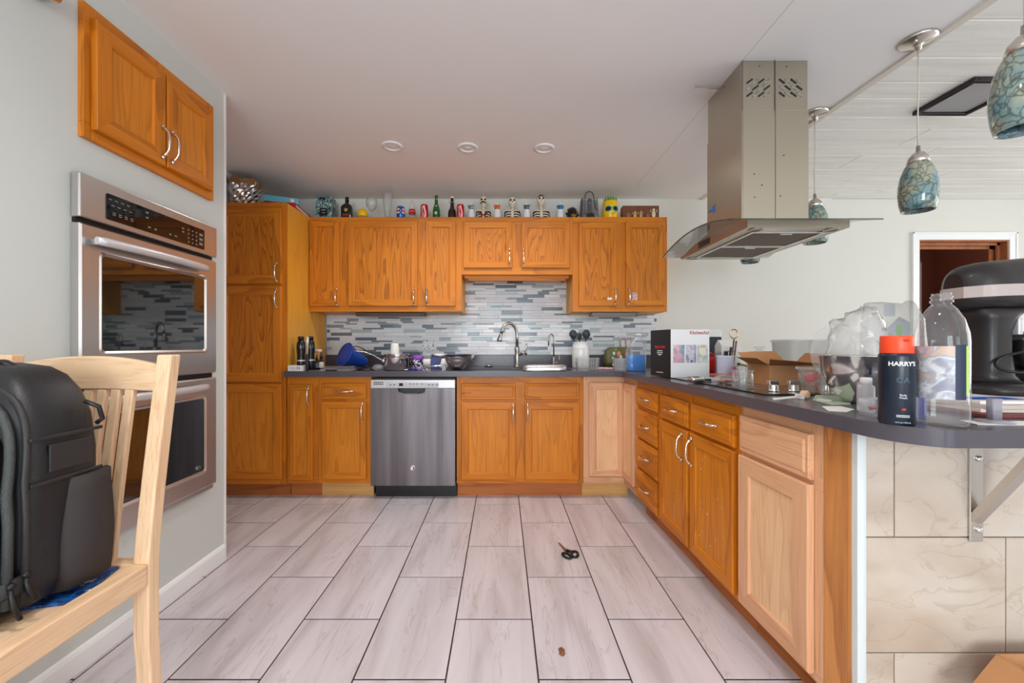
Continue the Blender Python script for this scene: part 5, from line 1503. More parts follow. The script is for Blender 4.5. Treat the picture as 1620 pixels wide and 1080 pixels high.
for s in (-1, 1):
    cx = s * 0.0315; b = MB()
    pts = []
    for k in range(24):
        a = 2 * PI * k / 24; u = cx + 0.0270 * math.cos(a); v = 0.082 + (0.0200 if math.sin(a) > 0 else 0.024) * math.sin(a) - s * 0.15 * 0.021 * math.cos(a) * 0
        an = u / 0.064; pts.append((0.066 * math.sin(an), -0.066 * math.cos(an), v))
    b.tube(pts, 0.0036, 6, closed=True); fr = b.build('glasses_frame', turq, t)
    b = MB(); cc = (0.0655 * math.sin(cx / 0.064), -0.0655 * math.cos(cx / 0.064), 0.079)
    for k in range(24): b.add([cc, pts[k], pts[(k + 1) % 24]], [(0, 1, 2)])
    b.build('lens', plain('dark_lens_%d' % (s + 1), srgb(30, 34, 30), 0.1), fr)
b = MB(); b.tube([(-0.006, -0.067, 0.088), (0, -0.0675, 0.090), (0.006, -0.067, 0.088)], 0.0025, 6); b.build('bridge', turq, t)
b = MB(); b.tube([(0.000 + u, -math.sqrt(0.0645 ** 2 - u * u) - 0.0005, 0.035 + v) for u, v in ((-0.006, 0.002), (0.006, 0.001), (0.016, 0.005), (0.025, 0.013), (0.028, 0.016))], 0.0018, 6); b.build('smirk', plain('smirk_paint', srgb(110, 60, 10), 0.5), t)

# brown gift pack with golden figures
h = hs(327.5); t = item('figure_pack', 'brown display box printed with a row of golden figures', 'box', 1014.0, 3.46, ZS)
W = ws(57) / 2
b = MB(); b.box(-W, W, 0, 0.07, 0, h); b.build('carton', blotch('brown_print', [srgb(92, 50, 36), srgb(120, 70, 50), srgb(104, 58, 42)], 9, 0.3, edge='LINEAR'), t, bevel=0.004)
for k, (u, s_) in enumerate(((-0.105, 0.8), (-0.050, 0.95), (0.0, 1.0), (0.055, 0.85), (0.105, 1.25))):
    b = MB(); b.ell((u, -0.002, 0.040 * s_), 0.013 * s_, 0.004, 0.022 * s_, 10, 8); b.ell((u, -0.002, 0.070 * s_), 0.0095 * s_, 0.004, 0.0105 * s_, 10, 8)
    for s in (-1, 1): b.tube([(u + s * 0.009 * s_, -0.001, 0.055 * s_), (u + s * 0.021 * s_, -0.001, 0.060 * s_), (u + s * 0.019 * s_, -0.001, 0.072 * s_)], 0.003, 6); b.tube([(u + s * 0.005, -0.001, 0.022 * s_), (u + s * 0.008, -0.001, 0.002)], 0.004, 6)
    b.build('printed_figure', plain('pale_gold_%d' % k, (srgb(170, 130, 80), srgb(214, 184, 110), srgb(196, 160, 110), srgb(160, 110, 70), srgb(224, 208, 176))[k], 0.35, 0.2), t)

# ---- on the tall pantry: foil ice bucket and game boxes
d = 3.20; zp_ = 2.1305
t = item('foil_bucket', 'crinkled silver foil bucket lined with brown paper on the pantry', 'bucket', 386, d, zp_)
h = Z(290, d) - zp_
b = MB()
L = []
for k in range(13):
    q = k / 12; r = 0.078 + 0.036 * q; z = (h - 0.035) * q
    L.append([(r * (1 + (0.05 * math.sin(9 * a + k) + 0.04 * math.sin(14 * a - 2 * k)) ) * math.cos(a), r * (1 + 0.05 * math.sin(9 * a + k) + 0.04 * math.sin(14 * a - 2 * k)) * math.sin(a), z) for a in [2 * PI * j / 48 for j in range(48)]])
b.loft(L, 0, False, cap1=False); b.build('foil', plain('crinkled_foil', (0.72, 0.70, 0.70, 1), 0.12, 1.0, bump=0.6, bscale=60), t)
b = MB(); L = []
for k in range(4):
    q = k / 3; L.append([((0.100 + 0.022 * q) * math.cos(a), (0.100 + 0.022 * q) * math.sin(a), h - 0.07 + 0.055 * q + (0.030 * abs(math.sin(3.5 * a + 0.6)) + 0.012 * math.sin(11 * a)) * q) for a in [2 * PI * j / 40 for j in range(40)]])
b.loft(L, 0, False, cap0=False, cap1=False); b.build('paper_liner', plain('brown_paper', srgb(150, 108, 62), 0.6, bump=0.3, bscale=50), t, thick=0.001)
b = MB(); b.tube([(0.085, -0.03, h - 0.06), (0.112, -0.035, h - 0.004)], 0.007, 8); b.build('wooden_stick', M['chair'], t)
zc_ = zp_
t = thing('game_box', 'light blue game box lying on the pantry above the red one', 'box', (-1.70, 3.27, zc_ + 0.045), 0.42)
b = MB(); b.box(-0.13, 0.10, -0.13, 0.13, 0, 0.045); b.build('carton', plain('sky_blue_card', srgb(96, 180, 206), 0.4), t, bevel=0.002)
b = MB(); b.lathe([(0.016, 0), (0.016, 0.001), (0, 0.001)], 20, (0.055, -0.1302, 0.023), mat=rot_to((0, -1, 0))); b.build('round_emblem', M['paper'], t)
t = thing('game_box', 'red and white game box lying flat on the pantry, under the blue one', 'box', (-1.70, 3.30, zc_), 0.10)
b = MB(); b.box(-0.12, 0.125, -0.17, 0.20, 0, 0.0445); b.build('carton', plain('red_card', srgb(186, 30, 40), 0.4), t, bevel=0.002)
b = MB(); b.box(0.1251, 0.1265, -0.15, 0.18, 0.016, 0.032); b.build('white_stripe', M['paper'], t)
# ================================================================== THINGS ON THE WORKTOP
ZK = 0.9153          # worktop surface
ZG = 0.9205          # cooktop glass
def jar(name, label, cat, px, d, z, prof, mt, part='body', n=24, lid=None, lidmt=None, group=None, open_top=False):
    t = item(name, label, cat, px, d, z, 0, group)
    b = MB(); b.lathe(prof, n, (0, 0, 0), cap1=not open_top); b.build(part, mt, t)
    if lid:
        b = MB(); b.lathe(lid, n, (0, 0, 0)); b.build('lid', lidmt, t)
    return t
def wpx(px, d): return px * d / F

# ---- left end of the back run
t = item('slotted_tray', 'small white plastic tray with slotted front at the left end of the worktop', 'tray', 471, 3.03, ZK)
b = MB(); w_, d_, h_ = 0.052, 0.04, 0.040
b.box(-w_, w_, -d_, d_, 0, 0.003); b.box(-w_, w_, d_ - 0.003, d_, 0.003, h_); b.box(-w_, -w_ + 0.003, -d_, d_ - 0.003, 0.003, h_); b.box(w_ - 0.003, w_, -d_, d_ - 0.003, 0.003, h_)
for (a, c, e, f) in holed_wall(-w_ + 0.003, w_ - 0.003, 0.003, h_, [(-0.034 + 0.015 * k, -0.027 + 0.015 * k, 0.012, 0.030) for k in range(5)]): b.box(a, c, -d_, -d_ + 0.003, e, f)
b.build('tray_body', M['whitep'], t)
blk = plain('black_tumbler', srgb(18, 16, 17), 0.22, coat=0.4)
def tumbler(label, px, d, h, r):
    t = item('steel_tumbler', label, 'bottle', px, d, ZK, 0, 'black drink bottles')
    b = MB(); b.lathe([(r * 0.86, 0), (r * 0.92, 0.005), (r * 0.92, h * 0.25), (r * 0.84, h * 0.42), (r, h * 0.62), (r, h * 0.74), (r * 0.86, h * 0.83), (r * 0.62, h * 0.87), (r * 0.62, h * 0.90)], 28, (0, 0, 0)); b.build('body', blk, t)
    b = MB(); b.lathe([(r * 0.66, h * 0.895), (r * 0.66, h * 0.99), (r * 0.6, h), (0, h)], 24, (0, 0, 0)); b.build('screw_cap', M['black'], t)
    b = MB(); b.lathe([(r * 0.925, h * 0.27), (r * 0.925, h * 0.31)], 28, (0, 0, 0), cap0=False, cap1=False); b.build('white_band', M['satin'], t)
tumbler('black waisted drink bottle nearest the pantry side', 476.2, 3.08, 0.250, 0.031)
tumbler('black drink bottle behind the silver topped wand', 491.5, 3.17, 0.252, 0.030)
t = item('milk_frother', 'slim wand with silver head and black grip leaning among the black bottles', 'wand', 486.2, 3.02, ZK)
b = MB(); b.lathe([(0.011, 0), (0.012, 0.004), (0.012, 0.115), (0.010, 0.12)], 16, (0, 0, 0)); b.build('grip', M['black'], t)
b = MB(); b.lathe([(0.0085, 0.12), (0.0095, 0.19), (0.012, 0.196), (0.012, 0.243), (0.009, 0.247), (0, 0.247)], 16, (0, 0, 0)); b.build('head', plain('champagne_metal', srgb(206, 200, 182), 0.3, 0.5), t)
jar('glass_jar', 'small clear jar with white screw lid behind the dropper bottles', 'jar', 503.5, 3.36, ZK, [(0.026, 0), (0.028, 0.004), (0.028, 0.12), (0.024, 0.13)], M['glass'], lid=[(0.028, 0.128), (0.028, 0.15), (0.026, 0.152), (0, 0.152)], lidmt=M['whitep'])
amber = plain('amber_glass', srgb(40, 24, 18), 0.12, coat=0.4)
for (px, d, hb, r, lab, lb) in ((494.5, 3.22, 0.055, 0.012, srgb(120, 120, 130), 'tiny dark vial left of the dropper bottles'), (501.3, 3.22, 0.078, 0.0165, srgb(96, 96, 120), 'small dark dropper bottle with grey lilac label'), (508.3, 3.22, 0.092, 0.019, srgb(214, 210, 200), 'dropper bottle with white label, the largest of the droppers')):
    t = item('dropper_bottle', lb, 'bottle', px, d, ZK, 0, 'dropper bottles')
    b = MB(); b.lathe([(r * 0.9, 0), (r, 0.003), (r, hb * 0.72), (r * 0.55, hb * 0.86), (r * 0.5, hb * 0.95)], 20, (0, 0, 0)); b.build('glass_body', amber, t)
    b = MB(); b.lathe([(r * 0.6, hb * 0.92), (r * 0.6, hb * 1.12), (r * 0.35, hb * 1.16), (r * 0.32, hb * 1.4), (0, hb * 1.44)], 16, (0, 0, 0)); b.build('dropper_cap', M['black'], t)
    b = MB(); b.lathe([(r * 1.01, hb * 0.14), (r * 1.01, hb * 0.62)], 20, (0, 0, 0), cap0=False, cap1=False); b.build('label_wrap', plain('drop_label_%d' % int(px), lab, 0.6), t)
# flat clear lids lying in front of the funnel
t = item('clear_tray', 'flat clear plastic tray lying in front of the blue bucket', 'tray', 535, 3.12, ZK)
b = MB(); b.loft([srect(0, 0, 0.115, 0.075, 0.0, 5), srect(0, 0, 0.115, 0.075, 0.028, 5), srect(0, 0, 0.108, 0.068, 0.032, 5)], 0, True); b.build('dome', M['clear'], t)
b = MB(); b.tube([srect(0, 0, 0.118, 0.078, 0.003, 5)[k] for k in range(36)], 0.003, 6, closed=True); b.build('rim', M['frost'], t)
t = item('knife', 'thin steel spatula lying beside the clear tray', 'utensil', 511, 2.995, ZK, -0.04)
b = MB(); b.box(-0.10, 0.02, -0.012, 0.012, 0.001, 0.003); b.build('blade', M['steel'], t); b = MB(); b.box(0.02, 0.10, -0.008, 0.008, 0, 0.012); b.build('grip', M['dark'], t, bevel=0.003)
# blue bucket lying on its side
t = item('blue_bucket', 'blue flexible bucket lying tipped on its side on the worktop', 'bucket', 552, 3.28, ZK)
ax = Vector((-0.58, -0.70, 0.36)).normalized(); Rm = rot_to(ax)
c0 = Vector((0.115, 0.05, 0.044))
b = MB(); b.lathe([(0.030, 0.0), (0.040, 0.01), (0.064, 0.12), (0.088, 0.188), (0.092, 0.194), (0.088, 0.197), (0.0, 0.190)], 40, tuple(c0), mat=Rm)
b.build('bucket_shell', M['blue'], t)
b = MB(); b.tube([tuple(c0 + Rm @ Vector((0.0925 * math.cos(a), 0.0925 * math.sin(a), 0.194))) for a in [2 * PI * k / 40 for k in range(40)]], 0.004, 6, closed=True); b.build('rolled_rim', M['blue'], t)
b = MB(); b.tube([tuple(c0 + Rm @ Vector((0.088, 0.01, 0.188))), tuple(c0 + Rm @ Vector((0.095, 0.03, 0.15))), tuple(c0 + Rm @ Vector((0.075, 0.06, 0.08))), tuple(c0 + Rm @ Vector((0.058, 0.05, 0.0)))], 0.0035, 6); b.build('wire_handle', M['black'], t)
t = item('black_lid', 'black plastic pan lid lying under the blue bucket handle', 'lid', 578, 3.08, ZK)
b = MB(); b.lathe([(0.060, 0), (0.062, 0.004), (0.050, 0.014), (0.02, 0.020), (0, 0.021)], 28, (0, 0, 0), sy=0.7); b.build('lid_shell', M['black'], t); b = MB(); b.lathe([(0.010, 0.02), (0.013, 0.032), (0, 0.034)], 14, (0, 0, 0)); b.build('knob', M['black'], t)
t = item('plastic_bag', 'crumpled clear plastic wrap beside the saucepan', 'bag', 598, 3.06, ZK)
b = MB(); b.ell((0, 0, 0.024), 0.042, 0.035, 0.020, 16, 10); crumple(b, 0.006, 34, 1.0); b.v = [(x, y, max(z, 0.001)) for x, y, z in b.v]; b.build('film', clear('crumpled_film', (0.9, 0.92, 0.97, 1), 0.30, 0.12), t)

# ---- saucepan with a strainer insert and a cup on top
t = item('saucepan', 'stainless saucepan with long arched handle pointing left', 'pan', 627.5, 3.11, ZK)
r = 0.091
b = MB(); b.lathe([(r - 0.008, 0), (r, 0.008), (r, 0.090), (r + 0.003, 0.093), (r - 0.001, 0.093), (r - 0.003, 0.010), (0, 0.006)], 48, (0, 0, 0)); b.build('pan_body', M['chrome'], t)
b = MB(); b.tube([(-r, -0.01, 0.068), (-r - 0.02, -0.02, 0.078), (-r - 0.07, -0.05, 0.113), (-r - 0.12, -0.075, 0.136), (-r - 0.165, -0.09, 0.143), (-r - 0.19, -0.10, 0.142)], [(0.010, 0.006), (0.006, 0.005), (0.007, 0.005), (0.008, 0.005), (0.009, 0.005), (0.006, 0.004)], 10); b.build('handle', M['chrome'], t)
b = MB(); b.ell((-r - 0.004, -0.012, 0.068), 0.012, 0.014, 0.018, 12, 8); b.build('handle_bracket', M['chrome'], t)
t = item('strainer_pot', 'smaller steel pot nested in the saucepan', 'pot', 628, 3.12, ZK + 0.0095)
b = MB(); b.lathe([(0.070, 0), (0.078, 0.008), (0.080, 0.098), (0.091, 0.108), (0.091, 0.111), (0.078, 0.104), (0.075, 0.010), (0, 0.006)], 44, (0, 0, 0)); b.build('pot_body', M['chrome'], t)
t = item('white_cup', 'white tapered cup turned upside down on the nested pot', 'cup', 624.5, 3.125, ZK + 0.0165)
h = Z(543, 3.125) - ZK - 0.0165
b = MB(); b.lathe([(0.042, 0), (0.041, 0.004), (0.029, h - 0.006), (0.026, h), (0, h)], 32, (0, 0, 0)); b.build('cup_body', plain('cream_plastic', srgb(222, 222, 216), 0.35), t)
jar('steel_beaker', 'steel beaker half hidden behind the purple jar', 'beaker', 651, 3.26, ZK, [(0.034, 0), (0.036, 0.004), (0.036, 0.088), (0.038, 0.09), (0.035, 0.09), (0.033, 0.01), (0, 0.006)], M['chrome'])
t = item('purple_jar', 'patterned jar with a purple lid and purple foot', 'jar', 661, 3.12, ZK)
b = MB(); b.lathe([(0.036, 0.014), (0.040, 0.020), (0.040, 0.078), (0.038, 0.082)], 30, (0, 0, 0)); b.build('jar_body', blotch('jar_print', [srgb(46, 36, 60), srgb(60, 46, 80), srgb(225, 222, 230), srgb(50, 40, 66)], 38), t)
b = MB(); b.lathe([(0.041, 0.080), (0.043, 0.084), (0.042, 0.106), (0.038, 0.110), (0, 0.110)], 30, (0, 0, 0)); b.build('lid', M['purple'], t)
b = MB(); b.lathe([(0.034, 0), (0.037, 0.003), (0.037, 0.015)], 30, (0, 0, 0)); b.build('foot', plain('lilac_foot', srgb(160, 130, 196), 0.4), t)
t = item('blue_handled_peeler', 'navy blue handled utensil lying in front of the saucepan', 'utensil', 653.5, 3.01, ZK, 0.1)
b = MB(); b.tube([(-0.035, 0, 0.012), (0.0, 0, 0.014), (0.030, 0, 0.008)], [0.007, 0.009, 0.007], 10); b.build('grip', plain('navy_grip', srgb(40, 40, 120), 0.4), t); b = MB(); b.box(-0.06, -0.032, -0.004, 0.004, 0.009, 0.0105); b.build('blade', M['steel'], t)
# outlet on the backsplash
def outlet(label, px, py, w_, h_, pattern=None):
    t = thing('outlet_plate', label, 'outlet', (X(px, YB), YB - 0.0095, Z(py, YB)))
    b = MB(); b.box(-w_, w_, -0.006, 0, -h_, h_); p = b.build('plate', pattern or M['whitep'], t, bevel=0.002)
    for s in (-1, 1):
        b = MB(); b.box(s * w_ * 0.48 - 0.016, s * w_ * 0.48 + 0.016, -0.0085, -0.006, -h_ * 0.58, h_ * 0.58); rk = b.build('socket_face', M['whitep'], t, bevel=0.001)
        b = MB()
        for zz in (-0.017, 0.017):
            for dx in (-0.005, 0.005): b.box(s * w_ * 0.48 + dx - 0.001, s * w_ * 0.48 + dx + 0.001, -0.0089, -0.0083, zz - 0.004, zz + 0.004)
        fine(b.build('slots', M['black'], rk))
outlet('white double outlet plate with dark speckled rim above the purple jar', 677.5, 546, 0.050, 0.048, blotch('speckled_plate', [srgb(230, 230, 230), srgb(226, 226, 228), srgb(60, 60, 64), srgb(232, 232, 232)], 55))
outlet('outlet plate with red and grey patterned border behind the blue jug', 989, 543.5, 0.052, 0.052, blotch('red_plate', [srgb(214, 214, 216), srgb(150, 40, 50), srgb(190, 190, 196), srgb(90, 90, 96)], 60))
# clutter between the jar and the mixing bowl
t = item('white_canister', 'white squarish canister with clear top behind the wire rack', 'canister', 674.5, 3.40, ZK)
b = MB(); b.loft([srect(0, 0, 0.046, 0.04, 0, 5), srect(0, 0, 0.046, 0.04, 0.075, 5)], 0, True); b.build('canister_body', M['whitep'], t)
b = MB(); b.loft([srect(0, 0, 0.044, 0.038, 0.075, 5), srect(0, 0, 0.040, 0.034, 0.118, 5)], 0, True); b.build('clear_top', M['frost'], t)
b = MB(); b.lathe([(0.036, 0.118), (0.036, 0.126), (0.012, 0.130), (0.012, 0.150), (0, 0.150)], 20, (-0.02, 0, 0)); b.build('pump', clear('lilac_clear', (0.8, 0.78, 0.92, 1), 0.35, 0.1), t)
t = item('navy_carton', 'navy blue carton with loose white paper on top', 'box', 691, 3.36, ZK, 0.1)
b = MB(); b.box(-0.046, 0.046, -0.03, 0.03, 0, 0.092); b.build('carton', plain('navy_card', srgb(20, 36, 110), 0.4), t, bevel=0.002)
t = item('crumpled_paper', 'crumpled white paper lying on the navy carton', 'paper', 696, 3.36, ZK + 0.093)
b = MB(); b.ell((0, 0, 0.012), 0.055, 0.03, 0.012, 14, 8); crumple(b, 0.008, 30, 4.0); b.v = [(x, y, max(z, 0.0)) for x, y, z in b.v]; b.build('sheet', M['paper'], t)
t = item('wire_rack', 'low bent wire rack between the purple jar and the steel bowl', 'rack', 688, 3.12, ZK)
b = MB()
for (y0) in (-0.05, 0.05): b.tube([(-0.085, y0, 0.030), (-0.078, y0, 0.003), (-0.045, y0, 0.003), (-0.042, y0, 0.030), (0.06, y0, 0.034), (0.066, y0, 0.003), (0.082, y0, 0.003)], 0.0028, 6)
for k in range(6): b.tube([(-0.04 + 0.02 * k, -0.05, 0.032), (-0.04 + 0.02 * k, 0.05, 0.032)], 0.002, 6)
fine(b.build('wires', M['chrome'], t))
t = item('white_cloth', 'scrunched white cloth between the carton and the steel bowl', 'cloth', 703, 3.22, ZK)
b = MB(); b.ell((0, 0, 0.04), 0.035, 0.03, 0.04, 16, 12); crumple(b, 0.009, 24, 7.0); b.v = [(x, y, max(z, 0.0)) for x, y, z in b.v]; b.build('folds', M['paper'], t)
# steel mixing bowl with a dark blue plate on it
t = item('mixing_bowl', 'wide stainless mixing bowl left of the faucet', 'bowl', 724.5, 3.14, ZK)
R = wpx(42, 3.14) / 2; hb = 0.100
b = MB(); b.lathe([(R * 0.36, 0), (R * 0.55, 0.010), (R * 0.80, 0.040), (R * 0.95, 0.075), (R, hb), (R * 1.03, hb + 0.001), (R * 0.98, hb - 0.001), (R * 0.93, 0.075), (R * 0.78, 0.042), (0, 0.008)], 48, (0, 0, 0)); b.build('bowl', M['steel'], t)
jar('mixing_bowl', 'second steel bowl showing behind the wide mixing bowl', 'bowl', 731, 3.36, ZK, [(R * 0.36, 0), (R * 0.8, 0.045), (R, hb + 0.012), (R * 0.98, hb + 0.012), (R * 0.75, 0.05), (0, 0.01)], M['chrome'], 'bowl', 40)
t = item('blue_plate', 'dark blue plate lying across the wide mixing bowl', 'plate', 724.5, 3.14, ZK + hb + 0.0015)
b = MB(); b.lathe([(R * 0.6, 0), (R * 0.98, 0.004), (R * 1.05, 0.010), (R * 1.04, 0.012), (R * 0.95, 0.007), (0, 0.004)], 40, (0, 0, 0)); b.build('plate_body', plain('cobalt_glaze', srgb(34, 44, 86), 0.25), t)

# ---- sink area
t = item('sink_stopper', 'black sink stopper with steel knob standing on the worktop', 'stopper', 773, 3.53, ZK)
b = MB(); b.lathe([(0.038, 0), (0.038, 0.004), (0.030, 0.007), (0, 0.007)], 28, (0, 0, 0)); b.build('rubber_disc', M['black'], t); b = MB(); b.lathe([(0.016, 0.007), (0.018, 0.014), (0.012, 0.020), (0, 0.020)], 20, (0, 0, 0)); b.build('knob', M['chrome'], t)
M['fauc'] = plain('faucet_nickel', (0.44, 0.42, 0.40, 1), 0.28, 1.0)
d = 3.54; t = item('kitchen_faucet', 'tall gooseneck kitchen faucet with side lever at the sink', 'faucet', 818, d, ZK)
zz = lambda py: Z(py, d) - ZK
xx = lambda px: X(px, d) - X(818, d)
b = MB(); b.lathe([(0.027, 0), (0.027, 0.006), (0.024, 0.012), (0.0195, 0.020), (0.0185, zz(557)), (0.022, zz(553)), (0.022, zz(551)), (0.016, zz(548))], 24, (0, 0, 0)); b.build('body', M['fauc'], t)
b = MB(); pts = [(0, 0, zz(549)), (0, 0, zz(532))]
for k in range(15):
    a = PI * k / 14 * 0.93; cxp = xx(805.6)
    pts.append((cxp + (-cxp) * math.cos(a), -0.04 * math.sin(a / 2) ** 2 * 2, zz(531) + (zz(511.5) - zz(531)) * math.sin(a)))
b.tube(pts, 0.0125, 14); b.build('gooseneck', M['fauc'], t)
e = pts[-1]
b = MB(); b.tube([e, (e[0] - 0.008, e[1] - 0.004, e[2] - 0.02), (e[0] - 0.017, e[1] - 0.006, zz(537.5)), (e[0] - 0.018, e[1] - 0.006, zz(540))], [0.0125, 0.0135, 0.021, 0.020], 16); b.build('spray_head', M['fauc'], t)
b = MB(); b.tube([(0.012, 0, zz(561)), (xx(828), -0.01, zz(558)), (xx(832), -0.01, zz(557))], [0.014, 0.010, 0.012], 12); b.tube([(xx(832), -0.012, zz(562)), (xx(832.5), -0.012, zz(557)), (xx(832.6), -0.012, zz(543))], [0.009, 0.0065, 0.0055], 12); b.build('lever', M['fauc'], t)
t = item('filter_tap', 'slim filtered water tap right of the kitchen faucet', 'faucet', 876, d, ZK); xx = lambda px: X(px, d) - X(876, d)
b = MB(); b.lathe([(0.014, 0), (0.014, 0.004), (0.011, 0.008), (0.011, zz(566)), (0.006, zz(564))], 20, (0, 0, 0)); b.build('body', M['fauc'], t)
b = MB(); pts = [(0, 0, zz(565)), (0, 0, zz(538))]
for k in range(13):
    a = PI * k / 12; cxp = xx(871.8); pts.append((cxp - cxp * math.cos(a), -0.02 * (k / 12), zz(536) + (zz(528.5) - zz(536)) * math.sin(a)))
pts.append((pts[-1][0], -0.02, zz(547))); b.tube(pts, 0.0055, 10); b.build('spout', M['fauc'], t)
b = MB(); b.tube([(0.008, 0, zz(574)), (xx(885), 0, zz(573.5))], 0.007, 10); b.tube([(xx(884.5), 0, zz(575)), (xx(885), 0, zz(562))], 0.0045, 8); b.build('tap_lever', M['fauc'], t)
t = item('roasting_pan', 'rounded steel lid shaped pan lying at the edge of the sink', 'pan', 861.5, 3.03, ZK)
b = MB(); W_ = wpx(68, 3.03) / 2
b.loft([srect(0, 0, W_, 0.055, 0, 4), srect(0, 0, W_, 0.055, 0.012, 4), srect(0.004, 0, W_ * 0.985, 0.052, 0.030, 4), srect(0.008, 0, W_ * 0.93, 0.045, 0.040, 4), srect(0.01, 0, W_ * 0.8, 0.035, 0.044, 4)], 0, True); b.build('pan_shell', M['steel'], t)
b = MB(); b.tube(srect(0, 0, W_ + 0.002, 0.057, 0.006, 4), 0.003, 6, closed=True); b.build('rim', M['chrome'], t)

# ---- utensil crock
d = 3.42; t = item('utensil_crock', 'white milk can shaped ceramic crock right of the sink', 'crock', 918.5, d, ZK)
R = wpx(27, d) / 2; h = Z(541, d) - ZK
b = MB(); b.lathe([(R * 0.93, 0), (R, 0.006), (R, h * 0.68), (R * 0.92, h * 0.82), (R * 0.80, h * 0.90), (R * 0.80, h * 0.95), (R * 0.90, h), (R * 0.84, h), (R * 0.74, h * 0.94), (R * 0.74, h * 0.5), (0, h * 0.5)], 36, (0, 0, 0)); b.build('crock_body', plain('white_ceramic', srgb(230, 230, 228), 0.25, coat=0.3), t)
for zz_ in (h * 0.70, h * 0.76): 
    b = MB(); b.lathe([(R * 1.0, zz_), (R * 1.015, zz_ + 0.002), (R * 0.985, zz_ + 0.004)], 36, (0, 0, 0), cap0=False, cap1=False); b.build('ridge', bpy.data.materials['white_ceramic'], t)
M['nyl'] = plain('dark_nylon_utensil', srgb(52, 58, 66), 0.5)
def utensil(label, px, pyc, kind, tilt):
    t = item('cooking_utensil', label, 'utensil', px, d, ZK + h * 0.52, 0, 'nylon utensils in the crock')
    zc = Z(pyc, d) - ZK - h * 0.52
    bx_ = X(918.5, d) - X(px, d)
    b = MB(); b.tube([(bx_ * 0.6, 0, 0.001), (0, 0, zc - 0.02)], [0.005, 0.006], 8); b.build('shaft', M['nyl'], t)
    b = MB()
    if kind == 'ladle':
        b.ell((0, 0, zc + 0.012), 0.031, 0.020, 0.038, 18, 12, mat=Matrix.Rotation(tilt, 3, 'Y')); b.build('ladle_bowl', M['nyl'], t)
        for k in range(4):
            b = MB(); b.tube([(0.0 + 0.008 * k - 0.02, -0.019, zc - 0.012), (0.008 * k - 0.026, -0.021, zc + 0.006)], 0.003, 6); b.build('tine', M['dark'], t)
    elif kind == 'spoon':
        b.ell((0, -0.004, zc + 0.004), 0.018, 0.010, 0.027, 16, 10); b.build('spoon_bowl', plain('black_nylon_spoon', srgb(26, 28, 32), 0.45), t)
    else:
        b.ell((0, 0, zc + 0.008), 0.032, 0.020, 0.038, 18, 12); b.build('server_bowl', M['nyl'], t)
        for k in range(7):
            a = PI + PI * k / 6; b = MB(); b.tube([(0.022 * math.cos(a), -0.016, zc + 0.010 + 0.022 * math.sin(a) * 0.6), (0.031 * math.cos(a), -0.026, zc + 0.008 + 0.034 * math.sin(a) * 0.7)], [0.0045, 0.002], 6); b.build('prong', M['dark'], t)
utensil('slotted nylon ladle leaning left in the white crock', 907, 531, 'ladle', -0.3)
utensil('small black nylon spoon in the middle of the white crock', 916.5, 533, 'spoon', 0)
utensil('round nylon pasta server leaning right in the white crock', 927.5, 530, 'server', 0)
t = item('berry_box', 'clear plastic berry box in front of the white crock', 'box', 928.5, 3.10, ZK)
w_ = wpx(35, 3.10) / 2; h_ = 0.092
b = MB(); b.loft([srect(0, 0, w_ * 0.92, 0.05, 0, 8), srect(0, 0, w_, 0.055, h_, 8), srect(0, 0, w_ - 0.003, 0.052, h_, 8), srect(0, 0, w_ * 0.92 - 0.003, 0.047, 0.003, 8)], 0, True); b.build('box_shell', M['clear'], t)
b = MB()
for k in range(9): b.tube([(-w_ * 0.9 + k * w_ * 0.225, -0.054, 0.004), (-w_ * 0.95 + k * w_ * 0.2375, -0.057, h_ - 0.008)], 0.0016, 5)
b.tube([(-w_, -0.0565, h_ - 0.004), (w_, -0.0565, h_ - 0.004)], 0.003, 6); fine(b.build('ribs', M['frost'], t))
t = item('pink_cloth', 'folded pink dish cloth behind the clear cup', 'cloth', 957, 3.22, ZK)
b = MB(); b.loft([srect(0, 0, 0.065, 0.045, 0, 4), srect(0, 0, 0.065, 0.045, 0.008, 4), srect(0.005, 0, 0.05, 0.035, 0.014, 4)], 0, True); crumple(b, 0.003, 40, 3.0); b.v = [(x, y, max(z, 0)) for x, y, z in b.v]; b.build('folds', plain('pink_fabric', srgb(206, 168, 174), 0.8), t)
# green camouflage pouch
t = item('camo_pouch', 'green patterned pouch with small figures leaning at the backsplash', 'pouch', 977, 3.58, ZK)
W_ = wpx(43, 3.58) / 2; h_ = Z(549.5, 3.58) - ZK
b = MB(); b.loft([srect(0, 0, W_ * 0.95, 0.05, 0.0, 5), srect(0, 0, W_, 0.055, 0.05, 5), srect(0.004, 0, W_ * 0.95, 0.05, h_ * 0.8, 5), srect(0.012, 0.0, W_ * 0.80, 0.04, h_, 5)], 0, True); crumple(b, 0.006, 14, 5); b.v = [(x, y, max(z, 0)) for x, y, z in b.v]
b.build('pouch_body', blotch('olive_print', [srgb(74, 76, 48), srgb(112, 112, 70), srgb(92, 92, 58), srgb(130, 124, 84)], 18, 0.6, edge='LINEAR'), t)
for (u, v, s_, cc) in ((-0.045, 0.115, 0.012, srgb(214, 218, 220)), (-0.005, 0.110, 0.019, srgb(206, 150, 110)), (0.012, 0.085, 0.012, srgb(222, 222, 224)), (-0.055, 0.075, 0.010, srgb(200, 200, 196)), (0.055, 0.100, 0.016, srgb(160, 110, 90)), (-0.03, 0.145, 0.010, srgb(150, 158, 110))):
    b = MB(); b.ell((u, -0.054, v), s_, 0.004, s_ * 1.3, 12, 8); b.build('printed_motif', plain('motif_%d' % int(u * 1000 + 500), cc, 0.6), t)
b = MB(); b.lathe([(0.017, 0), (0.017, 0.012), (0.010, 0.014), (0, 0.012)], 24, (-0.047, -0.057, 0.020), mat=rot_to((0, -1, 0))); b.build('tin_badge', M['chrome'], t)
